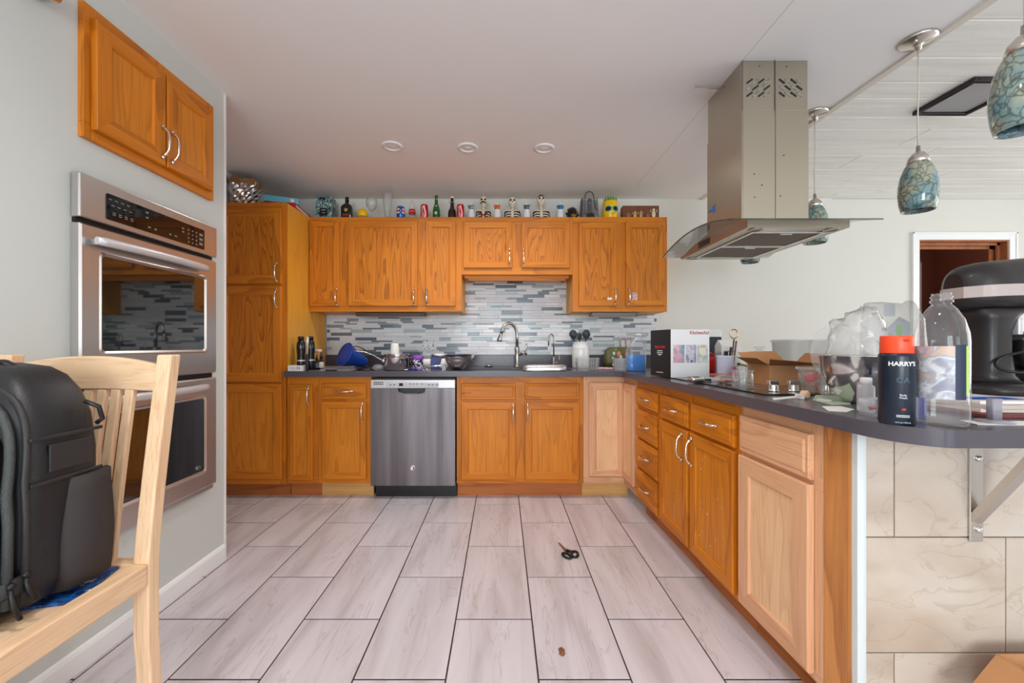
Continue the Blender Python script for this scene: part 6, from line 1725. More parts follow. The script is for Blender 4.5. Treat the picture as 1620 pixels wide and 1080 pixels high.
jar('measuring_cup', 'clear plastic measuring cup in front of the green pouch', 'cup', 981, 3.10, ZK, [(0.045, 0), (0.047, 0.003), (0.054, 0.086), (0.056, 0.088), (0.052, 0.088), (0.045, 0.005), (0, 0.004)], M['frost'], 'cup_body', 36)
# jug of blue liquid
d = 2.98; t = item('blue_jug', 'clear plastic jug half full of bright blue liquid', 'jug', 1006, d, ZK); h = Z(528, d) - ZK
b = MB(); b.loft([srect(0, 0, 0.062, 0.045, 0, 4), srect(0, 0, 0.066, 0.048, 0.008, 4), srect(0, 0, 0.066, 0.048, h * 0.55, 4), srect(0.006, 0, 0.054, 0.042, h * 0.72, 3), srect(0.014, 0, 0.034, 0.030, h * 0.86, 2.5), srect(0.018, 0, 0.018, 0.018, h * 0.93, 2), srect(0.018, 0, 0.017, 0.017, h * 0.955, 2)], 0, True); b.build('jug_shell', clear('jug_plastic', (0.86, 0.90, 0.94, 1), 0.22, 0.2), t)
b = MB(); b.loft([srect(0, 0, 0.060, 0.043, 0.003, 4), srect(0, 0, 0.0640, 0.046, 0.010, 4), srect(0, 0, 0.0640, 0.046, h * 0.44, 4)], 0, True); b.build('blue_liquid', plain('blue_liquid', srgb(0, 130, 225), 0.1, coat=0.3), t)
b = MB(); b.lathe([(0.020, h * 0.95), (0.020, h * 0.99), (0.018, h), (0, h)], 20, (0.018, 0, 0)); b.build('cap', M['whitep'], t)
b = MB(); b.tube([(0.034, -0.01, h * 0.88), (0.060, -0.012, h * 0.80), (0.066, -0.012, h * 0.62), (0.058, -0.012, h * 0.5)], 0.010, 10); b.build('jug_handle', bpy.data.materials['jug_plastic'], t)

# ---- attachment box on the inner corner
c = Vector((0.937, 2.315, 0)); ang = math.radians(12); hbx = 0.268
t = thing('attachment_box', 'black and white appliance box with three photographs on its side', 'box', (c.x, c.y, ZG), ang)
Wd, Dp = 0.245, 0.20
b = MB(); b.add([(0, 0, 0), (Wd, 0, 0), (Wd, 0, hbx), (0, 0, hbx)], [(0, 1, 2, 3)], 0); b.add([(0, 0, 0), (0, Dp, 0), (0, Dp, hbx), (0, 0, hbx)], [(0, 3, 2, 1)], 1)
b.add([(Wd, 0, 0), (Wd, Dp, 0), (Wd, Dp, hbx), (Wd, 0, hbx)], [(0, 1, 2, 3)], 1); b.add([(0, Dp, 0), (Wd, Dp, 0), (Wd, Dp, hbx), (0, Dp, hbx)], [(3, 2, 1, 0)], 0)
b.add([(0, 0, hbx), (Wd, 0, hbx), (Wd, Dp, hbx), (0, Dp, hbx)], [(0, 1, 2, 3)], 0); b.add([(0, 0, 0), (Wd, 0, 0), (Wd, Dp, 0), (0, Dp, 0)], [(3, 2, 1, 0)], 0)
bx_ = b.build('carton', [plain('box_white', srgb(240, 240, 242), 0.35), plain('box_black', srgb(34, 30, 34), 0.35)], t)
text_mesh('KitchenAid', 0.027, plain('box_red_text', srgb(190, 90, 90), 0.5), t, (0.180, -0.0006, hbx - 0.018), (PI / 2, 0, 0), bold=0.0006)
M['boxred'] = plain('box_red_logo', srgb(214, 50, 50), 0.5)
text_mesh('KitchenAid', 0.022, M['boxred'], t, (-0.0006, 0.105, 0.170), (PI / 2, 0, -PI / 2), bold=0.0006)
for k, (u0, u1, cols) in enumerate(((0.016, 0.086, [srgb(60, 80, 110), srgb(150, 176, 196), srgb(216, 160, 178), srgb(232, 200, 206)]), (0.094, 0.160, [srgb(96, 84, 110), srgb(170, 164, 186), srgb(224, 222, 228), srgb(120, 110, 132)]), (0.167, 0.234, [srgb(90, 116, 130), srgb(190, 206, 208), srgb(236, 234, 214), srgb(214, 180, 170)]))):
    b = MB(); b.box(u0, u1, -0.0008, -0.0002, 0.082, 0.182); b.build('printed_photo', blotch('photo_print_%d' % k, cols, 22, 0.35, edge='LINEAR'), t)
    b = MB(); cc = ((u0 + u1) / 2, -0.0010, 0.118 + 0.018 * (k == 2) + 0.004 * k)
    b.ell(cc, 0.020 + 0.003 * (k == 2), 0.0006, 0.022, 18, 8); b.build('photo_motif', plain('photo_motif_%d' % k, (srgb(222, 176, 190), srgb(206, 204, 214), srgb(238, 232, 206))[k], 0.5), t)
b = MB()
for (z_, l_) in ((0.147, 0.050), (0.137, 0.058), (0.127, 0.046), (0.121, 0.018), (0.022, 0.065)): b.box(-0.0009, -0.0003, 0.105 - l_ / 2, 0.105 + l_ / 2, z_, z_ + 0.0035)
fine(b.build('small_print', M['paper'], t))
# papers on top of / behind the box
for (lb, px, d_, pyt, pyb, wpx_, mt, rz, nm) in (('loose white printed sheets lying behind the appliance box', 1078, 2.62, 513, 526, 44, M['paper'], 0.1, 'paper_sheets'),
                                             ('magenta card standing among the papers behind the appliance box', 1103, 2.66, 512, 526, 21, plain('magenta_card', srgb(204, 110, 168), 0.5), -0.12, 'pink_card')):
    pass
t = item('mail_tray', 'grey letter tray holding papers and a magenta card behind the appliance box', 'tray', 1082, 2.80, ZK, 0.05)
b = MB(); b.box(-0.14, 0.14, -0.05, 0.06, 0, 0.19); b.build('tray_body', plain('grey_tray', srgb(196, 196, 200), 0.5), t, bevel=0.004)
t = item('paper_sheets', 'loose white printed sheets lying on top of the letter tray', 'paper', 1074, 2.80, ZK + 0.191, 0.06)
b = MB()
for k in range(5): b.box(-0.10 + 0.006 * k, 0.085 - 0.012 * k, -0.045 + 0.004 * k, 0.05, 0.012 * k, 0.012 * k + 0.010)
crumple(b, 0.0008, 20); b.v = [(x, y, max(z, 0)) for x, y, z in b.v]; fine(b.build('sheets', M['paper'], t))
t = item('pink_card', 'magenta card sticking up from the papers behind the appliance box', 'card', 1104, 2.81, ZK + 0.191, 0.05)
b = MB(); b.loft([[(-0.045, 0, 0), (0.040, 0, 0), (0.040, 0.002, 0), (-0.045, 0.002, 0)], [(-0.05, 0.014, 0.055), (0.025, 0.014, 0.072), (0.025, 0.016, 0.072), (-0.05, 0.016, 0.055)]], 0, False); b.build('card', plain('magenta_card', srgb(204, 110, 168), 0.5), t)
# black fronted white countertop appliance with its slanted face
t = item('toaster', 'white countertop appliance with slanted black front behind the red pouch', 'appliance', 1119, 2.665, ZK, 0.05); 
b = MB(); b.prism([(-0.07, 0), (0.06, 0), (0.062, 0.272), (0.04, 0.288), (-0.02, 0.288), (-0.03, 0.272)], 'x', -0.105, 0.078); b.build('housing', M['whitep'], t, bevel=0.012, seg=3)
b = MB(); b.prism([(-0.069, 0.02), (-0.0705, 0.02), (-0.0375, 0.238), (-0.036, 0.238)], 'x', -0.098, 0.070); b.build('front_panel', plain('dark_panel', srgb(44, 48, 56), 0.25), t)
b = MB(); b.tube([(0.03, -0.056, 0.13), (0.045, -0.055, 0.15), (0.055, -0.050, 0.17)], 0.006, 8); b.build('lever', M['chrome'], t)
t = item('red_pouch', 'red plastic pouch with loop handle beside the appliance box', 'pouch', 1121, 2.47, ZK, 0.05)
b = MB(); b.loft([srect(0, 0, 0.030, 0.02, 0, 4), srect(0.004, 0, 0.042, 0.022, 0.095, 4), srect(0.005, 0, 0.044, 0.008, 0.118, 4)], 0, True); b.build('pouch_body', plain('bright_red', srgb(236, 40, 32), 0.35), t)
b = MB(); b.tube([(-0.03 + 0.07 * k / 10, 0, 0.115 + 0.026 * math.sin(PI * k / 10)) for k in range(11)], 0.004, 8); b.build('loop_handle', bpy.data.materials['bright_red'], t)

# ---- middle of the peninsula
def pz(py, d, z=ZK): return Z(py, d) - z
d = 2.20; t = item('utensil_tub', 'pale lavender tub holding kitchen tools', 'tub', 1147.5, d, ZK)
X0 = Vector((X(1147.5, d), d)); R = wpx(25, d) / 2; h = pz(562, d)
b = MB(); b.lathe([(R * 0.88, 0), (R * 0.9, 0.004), (R * 0.98, h - 0.008), (R * 1.04, h), (R * 0.94, h), (R * 0.86, 0.008), (0, 0.006)], 36, (0, 0, 0)); b.build('tub_wall', plain('lavender_plastic', srgb(206, 208, 230), 0.4), t)
def tool(name, label, px, py, px0=1148, mt=None, r=0.004, part='shaft'):
    t = item(name, label, 'utensil', px, d, ZK + 0.0085, 0, 'tools in the lavender tub')
    o = X(px0, d) - X(px, d)
    b = MB(); b.tube([(o * 0.6, 0, 0.0), (0, 0, pz(py, d) - 0.0085)], r, 8); b.build(part, mt or M['dark'], t)
    return t
t = tool('ring_handled_skewer', 'steel skewer with a round copper ring handle standing in the lavender tub', 1161.2, 537, 1150, M['steel_v'])
b = MB(); zr_ = pz(528, d) - 0.0085; b.tube([(0.020 * math.cos(a), 0, zr_ + 0.024 * math.sin(a)) for a in [2 * PI * k / 28 for k in range(28)]], 0.0032, 8, closed=True); b.build('ring_handle', plain('copper', (0.66, 0.40, 0.20, 1), 0.25, 0.9), t)
tool('wooden_skewer', 'brown wooden skewer leaning right in the lavender tub', 1165, 539, 1152, plain('brown_stick', srgb(120, 76, 56), 0.6))
tool('dark_spatula', 'black flat handled spatula leaning right in the lavender tub', 1156.5, 549, 1145, M['black'], (0.009, 0.004))
tool('dark_spatula', 'short thick black handle on the left of the lavender tub', 1148.5, 556, 1146, M['black'], 0.011)
t = item('white_carton', 'white milk carton with printed label behind the lavender tub', 'carton', 1148, 2.42, ZK, 0.05)
h_ = pz(547, 2.42); b = MB(); b.loft([[(-0.045, -0.035, 0), (0.045, -0.035, 0), (0.045, 0.035, 0), (-0.045, 0.035, 0)], [(-0.045, -0.035, h_), (0.045, -0.035, h_), (0.045, 0.035, h_), (-0.045, 0.035, h_)], [(-0.045, -0.004, h_ + 0.035), (0.045, -0.004, h_ + 0.035), (0.045, 0.004, h_ + 0.035), (-0.045, 0.004, h_ + 0.035)]], 0, False); b.build('carton', M['paper'], t)
b = MB(); b.box(-0.03, 0.032, -0.0358, -0.0352, h_ - 0.035, h_ - 0.027); b.build('printed_line', plain('grey_print', srgb(150, 150, 160), 0.6), t)
t = item('white_cloth', 'bunched white kitchen roll behind the lavender tub', 'paper', 1160, 2.62, ZK)
b = MB(); b.ell((0, 0, 0.095), 0.06, 0.05, 0.095, 18, 12); crumple(b, 0.014, 18, 9); b.v = [(x, y, max(z, 0)) for x, y, z in b.v]; b.build('folds', M['paper'], t)
# books and bits in front of the tub
for k, (px, d_, w_, dp, z0, th, cc, lb) in enumerate(((1143, 2.10, 0.060, 0.05, 0.0, 0.016, srgb(222, 222, 228), 'white booklet at the bottom of the small pile before the lavender tub'), (1146, 2.10, 0.050, 0.045, 0.0162, 0.008, srgb(90, 100, 140), 'thin blue grey booklet in the middle of the small pile'), (1146, 2.10, 0.056, 0.045, 0.0244, 0.010, srgb(190, 100, 70), 'orange brown booklet on top of the small pile'))):
    o = MB().box(-w_, w_, -dp, dp, 0, th).build('booklet', plain('booklet_%d' % k, cc, 0.6), bevel=0.001); tag(o, lb, 'booklet', 'booklets before the tub'); o.location = (X(px, d_), d_, ZG + 0.0002 + z0); o.rotation_euler = (0, 0, 0.1 - 0.12 * k)
t = item('snack_bag', 'crumpled clear bag of pinkish shells on the cooktop', 'bag', 1150, 1.98, ZG)
b = MB(); b.ell((0, 0, 0.020), 0.062, 0.045, 0.020, 18, 10); crumple(b, 0.006, 26, 2.5); b.v = [(x, y, max(z, 0.0)) for x, y, z in b.v]; b.build('film', clear('bag_film', (0.92, 0.88, 0.84, 1), 0.34, 0.12), t)
rs = random.Random(4)
b = MB()
for k in range(14): b.ell((rs.uniform(-0.045, 0.02), rs.uniform(-0.03, 0.03), 0.008 + rs.random() * 0.010), 0.010, 0.008, 0.006, 8, 6)
fine(b.build('contents', plain('shell_pink', srgb(196, 140, 120), 0.6), t))
jar('red_berry', 'single small red berry lying beside the snack bag', 'berry', 1140, 2.05, ZG, [(0.0, 0.0), (0.006, 0.002), (0.0085, 0.008), (0.006, 0.014), (0.0, 0.016)], plain('berry_red', srgb(206, 50, 36), 0.4), 'berry', 12, lid=[(0.0015, 0.015), (0.0012, 0.021), (0, 0.021)], lidmt=M['green'])
t = item('marker_pen', 'black and cream marker pen lying before the red pouch', 'pen', 1128, 2.10, ZG, 0.1)
b = MB(); b.tube([(-0.045, 0, 0.006), (0.0, 0, 0.006)], 0.0055, 10); b.build('cap', M['black'], t); b = MB(); b.tube([(0.0, 0, 0.006), (0.05, 0, 0.006)], 0.0055, 10); b.build('barrel', plain('cream_pen', srgb(222, 216, 206), 0.4), t)
t = item('ash_tin', 'small shallow foil tin with dark crumbs at the cooktop edge', 'tin', 1101, 2.02, ZG, 0.1)
W_ = wpx(23, 2.02) / 2; b = MB(); b.loft([srect(0, 0, W_ * 0.88, 0.025, 0, 6), srect(0, 0, W_, 0.032, 0.026, 6), srect(0, 0, W_ - 0.002, 0.030, 0.026, 6), srect(0, 0, W_ * 0.85, 0.023, 0.008, 6)], 0, True); b.build('foil_tin', M['chrome'], t)
b = MB()
for k in range(16): b.ell((rs.uniform(-0.028, 0.028), rs.uniform(-0.018, 0.018), 0.010), 0.005, 0.005, 0.004, 6, 5)
fine(b.build('crumbs', M['dark'], t))
# clear glass jar in the foreground of the cooktop
d = 1.75; t = item('glass_candle_jar', 'empty clear glass jar with thick base at the cooktop corner', 'jar', 1175.3, d, ZG)
R = 0.0400; h = pz(585, d, ZG)
b = MB(); b.lathe([(R * 0.92, 0), (R, 0.005), (R, h * 0.78), (R * 0.95, h * 0.82), (R * 0.98, h), (R * 0.92, h), (R * 0.90, h * 0.82), (R * 0.94, h * 0.76), (R * 0.93, 0.012), (0, 0.010)], 40, (0, 0, 0)); b.build('glass_wall', clear('jar_glass', (0.95, 0.96, 0.95, 1), 0.10, 0.03), t)
b = MB(); b.lathe([(R * 1.0, h * 0.90), (R * 1.03, h * 0.93), (R * 1.0, h * 0.96)], 40, (0, 0, 0), cap0=False, cap1=False); b.build('rim_thread', bpy.data.materials['jar_glass'], t)
t = jar('clip_jar', 'small white jar of cotton buds behind the glass jar', 'jar', 1176, 2.02, ZG, [(0.028, 0), (0.030, 0.003), (0.030, 0.066), (0.033, 0.072), (0.031, 0.075)], M['frost'], 'jar_body', 28)
b = MB()
for k in range(12): a = k * 2.4; b.tube([(0.012 * math.cos(a), 0.012 * math.sin(a), 0.01), (0.020 * math.cos(a + 0.4), 0.020 * math.sin(a + 0.4), 0.072)], 0.002, 6)
fine(b.build('cotton_buds', M['whitep'], t))
t = item('pink_sachet', 'pink sachet propped beside the cotton bud jar', 'sachet', 1164, 2.06, ZG)
b = MB(); b.loft([[(-0.016, -0.004, 0), (0.016, -0.004, 0), (0.016, 0.004, 0), (-0.016, 0.004, 0)], [(-0.018, 0.004, 0.04), (0.016, 0.002, 0.04), (0.016, 0.010, 0.04), (-0.018, 0.010, 0.04)], [(-0.012, 0.010, 0.072), (0.018, 0.010, 0.078), (0.018, 0.012, 0.078), (-0.012, 0.012, 0.072)]], 0, False); b.build('sachet', plain('mauve_foil', srgb(176, 100, 140), 0.35), t)
t = item('lime_clip', 'lime and black clip lying on the cotton bud jar', 'clip', 1173.5, 2.02, ZG + 0.0755)
b = MB(); b.tube([(-0.012, 0, 0.012), (0.0, 0, 0.010), (0.022, 0, 0.004)], [0.006, 0.006, 0.004], 8); b.build('clip_body', plain('lime', srgb(150, 160, 40), 0.4), t); b = MB(); b.ell((-0.014, 0, 0.013), 0.008, 0.006, 0.007, 10, 6); b.build('clip_tip', M['black'], t)
# glass canister with yellow label
d = 2.17; t = item('glass_canister', 'wide clear glass canister with yellow band and knobbed glass lid', 'canister', 1202, d, ZG)
R = wpx(38, d) / 2; h = pz(563, d, ZG)
b = MB(); b.lathe([(R * 0.95, 0), (R, 0.005), (R, h * 0.9), (R * 0.94, h), (R * 0.90, h), (R * 0.95, h * 0.88), (R * 0.95, 0.01), (0, 0.008)], 40, (0, 0, 0)); b.build('glass_wall', clear('canister_glass', (0.90, 0.94, 0.86, 1), 0.22, 0.04), t)
b = MB(); b.lathe([(R * 1.006, 0.012), (R * 1.006, h * 0.36)], 40, (0, 0, 0), cap0=False, cap1=False); b.build('yellow_band', plain('yellow_label', srgb(236, 216, 20), 0.4), t)
b = MB(); b.lathe([(R * 1.06, h), (R * 1.08, h + 0.012), (R * 0.9, h + 0.022), (0.016, h + 0.027), (0.014, h + 0.036), (0.030, h + 0.044), (0.028, h + 0.050), (0, h + 0.050)], 36, (0, 0, 0)); b.build('lid', clear('lid_glass', (0.82, 0.82, 0.74, 1), 0.40, 0.06), t)
t = item('dark_cloth', 'black rag lying under the open cardboard box flap', 'cloth', 1212, 1.97, ZG)
b = MB(); b.ell((0, 0, 0.010), 0.05, 0.035, 0.011, 16, 8); crumple(b, 0.008, 26, 6); b.v = [(x, y, max(z, 0)) for x, y, z in b.v]; b.build('folds', plain('dark_rag', srgb(60, 56, 54), 0.8), t)
# open cardboard box
d = 1.86; xa, xe = X(1216, d), X(1296, d); hbx = 0.092; W_ = (xe - xa)
t = thing('cardboard_box', 'small open cardboard box with its flaps folded out on the cooktop', 'box', ((xa + xe) / 2, d + 0.08, ZG), 0.02)
hw, dd_ = W_ / 2, 0.08
b = MB(); th = 0.003
b.box(-hw, hw, -dd_, -dd_ + th, 0, hbx); b.box(-hw, hw, dd_ - th, dd_, 0, hbx); b.box(-hw, -hw + th, -dd_ + th, dd_ - th, 0, hbx); b.box(hw - th, hw, -dd_ + th, dd_ - th, 0, hbx); b.box(-hw + th, hw - th, -dd_ + th, dd_ - th, 0, th)
b.build('box_walls', M['card'], t)
def flap(pts, nrm=0.003, mt='card'):
    b = MB(); n = (Vector(pts[1]) - Vector(pts[0])).cross(Vector(pts[3]) - Vector(pts[0])).normalized() * nrm
    b.loft([pts, [tuple(Vector(p) + n) for p in pts]], 0, False); b.build('flap', M[mt], t)
flap([(-hw, -dd_, hbx + 0.0005), (hw - 0.0, -dd_, hbx + 0.0005), (hw * 0.55, -dd_ - 0.06, hbx + 0.012), (-hw - 0.035, -dd_ - 0.055, hbx + 0.030)], 0.003, 'card_d')
flap([(-hw, -dd_ + 0.004, hbx), (-hw, dd_ - 0.004, hbx), (-hw - 0.055, dd_ - 0.004, hbx + 0.030), (-hw - 0.055, -dd_ + 0.004, hbx + 0.030)])
flap([(-hw + 0.003, dd_, hbx), (hw * 0.70, dd_, hbx), (hw * 0.35, dd_ + 0.03, hbx + 0.058), (-hw - 0.03, dd_ + 0.03, hbx + 0.052)])
flap([(hw, -dd_ + 0.004, hbx), (hw, dd_ - 0.004, hbx), (hw + 0.055, dd_ - 0.004, hbx + 0.05), (hw + 0.055, -dd_ + 0.004, hbx + 0.05)])
t = item('orange_bottle', 'amber orange plastic bottle standing behind the deli cup', 'bottle', 1303, 1.72, ZG)
b = MB(); b.lathe([(0.026, 0), (0.028, 0.003), (0.028, 0.062), (0.022, 0.068)], 28, (0, 0, 0)); b.build('bottle_body', plain('amber_plastic', srgb(226, 92, 16), 0.2, trans=0.3), t)
b = MB(); b.lathe([(0.027, 0.066), (0.027, 0.082), (0, 0.084)], 28, (0, 0, 0)); b.build('cap', M['whitep'], t)
# clear storage tub at the back
d = 2.30; t = item('storage_tub', 'large clear plastic storage tub behind the cardboard box', 'tub', 1266, d, ZK); R = wpx(62, d) / 2; h = pz(537, d)
b = MB(); b.loft([srect(0, 0, R * 0.9, 0.09, 0, 8), srect(0, 0, R, 0.10, h - 0.014, 8), srect(0, 0, R * 1.04, 0.105, h - 0.014, 8), srect(0, 0, R * 1.04, 0.105, h, 8), srect(0, 0, R * 0.98, 0.098, h, 8), srect(0, 0, R * 0.88, 0.086, 0.004, 8)], 0, True); b.build('tub_wall', clear('tub_plastic', (0.93, 0.95, 0.94, 1), 0.16, 0.1), t)
b = MB(); b.tube(srect(0, 0, R * 1.04, 0.105, h - 0.008, 8), 0.003, 6, closed=True); b.build('rim', M['frost'], t)
# deli cup
d = 1.60; t = item('deli_cup', 'clear plastic cup with white rim and pink round emblem before the knobs', 'cup', 1283.5, d, ZG); h = pz(580, d, ZG); R = 0.047
b = MB(); b.lathe([(R * 0.70, 0), (R * 0.72, 0.003), (R * 0.76, h * 0.36), (R * 0.82, h * 0.38), (R * 0.97, h * 0.9), (R * 0.93, h * 0.9), (R * 0.70, 0.005), (0, 0.004)], 40, (0, 0, 0)); b.build('cup_wall', clear('cup_plastic', (0.96, 0.92, 0.93, 1), 0.22, 0.1), t)
b = MB(); b.lathe([(R * 0.97, h * 0.88), (R * 1.07, h * 0.89), (R * 1.07, h * 0.965), (R * 1.02, h), (R * 0.95, h)], 40, (0, 0, 0), cap0=False, cap1=False); b.build('rim', M['frost'], t)
b = MB(); b.ell((0, 0, 0), 0.017, 0.002, 0.017, 20, 8); b.xf(Matrix.Translation((R * 0.895 * math.sin(-0.70), -R * 0.895 * math.cos(-0.70), h * 0.60)) @ Matrix.Rotation(-0.70, 4, 'Z')); b.build('emblem', plain('pink_emblem', srgb(220, 120, 132), 0.5), t)
# bits on the worktop before the cooktop
t = item('wooden_stopper', 'round pale wooden stopper with paper tag at the worktop edge', 'stopper', 1273, 1.44, ZK)
b = MB(); b.lathe([(0.009, -0.012), (0.0145, -0.008), (0.0145, 0.008), (0.010, 0.012)], 20, (0, 0, 0.0150), mat=rot_to((0.45, -1, 0))); b.build('stopper_body', M['chair'], t); b = MB(); b.box(-0.026, -0.008, -0.012, 0.012, 0.0005, 0.016); crumple(b, 0.003, 40); b.v = [(x, y, max(z, 0)) for x, y, z in b.v]; b.build('paper_tag', M['paper'], t)
def sheet(name, label, cat, pts, mt, z=ZK, th=0.0012):
    cx_, cy_ = sum(p[0] for p in pts) / len(pts), sum(p[1] for p in pts) / len(pts)
    b = MB(); b.prism([(p[0] - cx_, p[1] - cy_) for p in pts], 'z', 0, th); o = b.build(name, mt); o.location = (cx_, cy_, z + 0.0003)
    return tag(o, label, cat)
def kp(px, py, z=ZK):
    d_ = (H - z) * F / (py - CY); return (X(px, d_), d_)
sheet('paper_strip', 'long thin strip of white paper by the wooden stopper', 'paper', [kp(1222, 630), kp(1262, 626), kp(1263, 629), kp(1224, 633)], M['paper'])
gpap = plain('pale_green_paper', srgb(176, 196, 168), 0.6)
sheet('green_paper', 'pale green paper sheet lying before the steel mixer bowl', 'paper', [kp(1285, 633), kp(1292, 623), kp(1340, 626), kp(1346, 640), kp(1316, 641)], gpap)
sheet('white_slip', 'white slip of paper lying on the pale green sheet', 'paper', [kp(1290, 633.5), kp(1296, 631), kp(1318, 634), kp(1314, 636.5)], M['paper'], ZK + 0.0015)
sheet('white_slip', 'white slip of paper under the small squeeze bottle', 'paper', [kp(1300, 643), kp(1330, 643), kp(1352, 648), kp(1340, 652), kp(1310, 650)], M['paper'])

# ---- near end: mixer bowl with plastic bags
d = 1.34; t = item('mixer_bowl', 'polished steel mixer bowl with loop handle in front of the plastic bags', 'bowl', 1362, d, ZK); R = 0.108; h = pz(562, d)
b = MB(); b.lathe([(R * 0.42, 0), (R * 0.44, 0.010), (R * 0.60, 0.022), (R * 0.84, 0.062), (R * 0.97, 0.105), (R, h - 0.002), (R * 1.025, h), (R * 0.985, h), (R * 0.95, 0.105), (R * 0.82, 0.064), (R * 0.56, 0.028), (0, 0.020)], 56, (0, 0, 0)); b.build('bowl_shell', M['chrome'], t)
b = MB(); b.tube([(0.005 + 0.024 * math.cos(a) * (1 if True else 1), -R - 0.004 - 0.014 * math.sin(a), h - 0.028 + 0.003) if False else (0.012 + 0.026 * math.cos(a), -R * 0.96 - 0.016 * abs(math.cos(a / 1.0)) - 0.004, h - 0.026 + 0.017 * math.sin(a)) for a in [2 * PI * k / 24 for k in range(24)]], 0.0035, 8, closed=True); b.build('loop_handle', M['chrome'], t)
b = MB(); b.loft([[(-0.03, -R * 0.87, 0.055), (0.03, -R * 0.87, 0.052), (0.035, -R * 0.83, 0.040), (-0.02, -R * 0.80, 0.036)], [(-0.03, -R * 0.89, 0.056), (0.03, -R * 0.89, 0.053), (0.035, -R * 0.85, 0.041), (-0.02, -R * 0.82, 0.037)]], 0, False)
film = clear('bag_clear', (0.78, 0.77, 0.75, 1), 0.60, 0.10)
t = item('plastic_bag', 'big crumpled clear plastic bag rising out of the mixer bowl', 'bag', 1362, d + 0.01, ZK + 0.07)
b = MB(); b.ell((0.0, 0.0, 0.115), 0.082, 0.070, 0.115, 30, 22); crumple(b, 0.020, 14, 1.3); crumple(b, 0.008, 34, 2.0); crumple(b, 0.0025, 70, 5.0); b.v = [(x, y, max(z, 0)) for x, y, z in b.v]; b.build('film', film, t)
b = MB()
for k in range(9):
    a = rs.uniform(0, 6.28); b.tube([(0, -0.072, 0.12), (0.03 * math.cos(a), -0.078 + rs.uniform(-.004, .004), 0.12 + 0.03 * math.sin(a)), (0.06 * math.cos(a + 0.3), -0.066, 0.12 + 0.06 * math.sin(a + 0.3))], 0.0012, 4)
fine(b.build('creases', M['frost'], t))
d2 = 1.52
t = item('splash_guard', 'round frosted splash guard with notch standing behind the mixer bowl', 'guard', 1318, d2, ZK, 0.0)
hz_ = pz(519, d2); b = MB(); pts = []
R2 = hz_ / 2 + 0.045
for k in range(40):
    a = 2 * PI * k / 40; r_ = 0.098
    if 1.25 < a < 1.6: r_ *= 0.86
    pts.append((r_ * math.cos(a) * 0.85, 0.098 + r_ * math.sin(a) + 0.06))
b.prism(pts, 'y', -0.0015, 0.0015); b.build('guard_disc', clear('frosted_guard', (0.94, 0.95, 0.95, 1), 0.45, 0.3), t)
b = MB(); b.box(-0.03, 0.03, -0.02, 0.02, 0, 0.07); b.build('guard_foot', bpy.data.materials['frosted_guard'], t)
t = item('printed_bag', 'clear zip bag with grey and green printed insert behind the navy bottle', 'bag', 1410, 1.57, ZG, 0.0)
h = pz(481, 1.57); W_ = wpx(88, 1.57) / 2
b = MB(); b.loft([srect(0, 0, W_ * 0.9, 0.05, 0, 4), srect(0.0, 0, W_, 0.055, h * 0.4, 4), srect(0.0, 0.0, W_, 0.03, h * 0.8, 4), srect(0.0, 0.0, W_ * 0.96, 0.004, h, 4)], 0, True); crumple(b, 0.012, 18, 3.3); b.v = [(x, y, max(z, 0)) for x, y, z in b.v]; b.build('film', film, t)
b = MB(); b.prism([(-0.02, h * 0.30), (0.055, h * 0.30), (0.060, h * 0.78), (0.02, h * 0.84), (-0.028, h * 0.70)], 'y', -0.012, -0.009); b.build('insert', plain('insert_grey', srgb(188, 198, 214), 0.5), t)
b = MB(); b.prism([(0.004, h * 0.32), (0.018, h * 0.32), (0.030, h * 0.74), (0.008, h * 0.76)], 'y', -0.0135, -0.0122); b.build('green_strip', plain('insert_green', srgb(140, 206, 90), 0.5), t)
b = MB(); b.prism([(-0.030, h * 0.85), (0.012, h * 0.85), (0.012, h * 0.985), (-0.030, h * 0.985)], 'y', -0.0030, -0.0018); b.build('header_label', plain('insert_header', srgb(206, 214, 226), 0.5), t)
# small squeeze bottle and little box
d = 1.16; t = item('squeeze_bottle', 'small frosted white squeeze bottle with white cap at the worktop edge', 'bottle', 1370, d, ZK); h = pz(597, d)
b = MB(); b.lathe([(0.0185, 0), (0.0200, 0.003), (0.0200, h * 0.74), (0.014, h * 0.79), (0.012, h * 0.80)], 28, (0, 0, 0)); b.build('bottle_body', clear('milky_plastic', (0.90, 0.90, 0.93, 1), 0.62, 0.3), t)
b = MB(); b.lathe([(0.0135, h * 0.79), (0.0135, h * 0.985), (0.012, h), (0, h)], 24, (0, 0, 0)); b.build('cap', M['whitep'], t)
t = item('clear_case', 'small clear plastic case with red bits beside the navy bottle', 'case', 1385, 1.10, ZK, 0.1)
b = MB(); b.loft([srect(0, 0, 0.030, 0.022, 0, 8), srect(0, 0, 0.031, 0.023, 0.045, 8)], 0, True); b.build('case_shell', M['frost'], t)
b = MB(); b.tube([(-0.012, 0.004, 0.018), (0.018, 0.0, 0.024)], 0.005, 8); b.build('red_clip', plain('dull_red', srgb(170, 70, 60), 0.5), t)
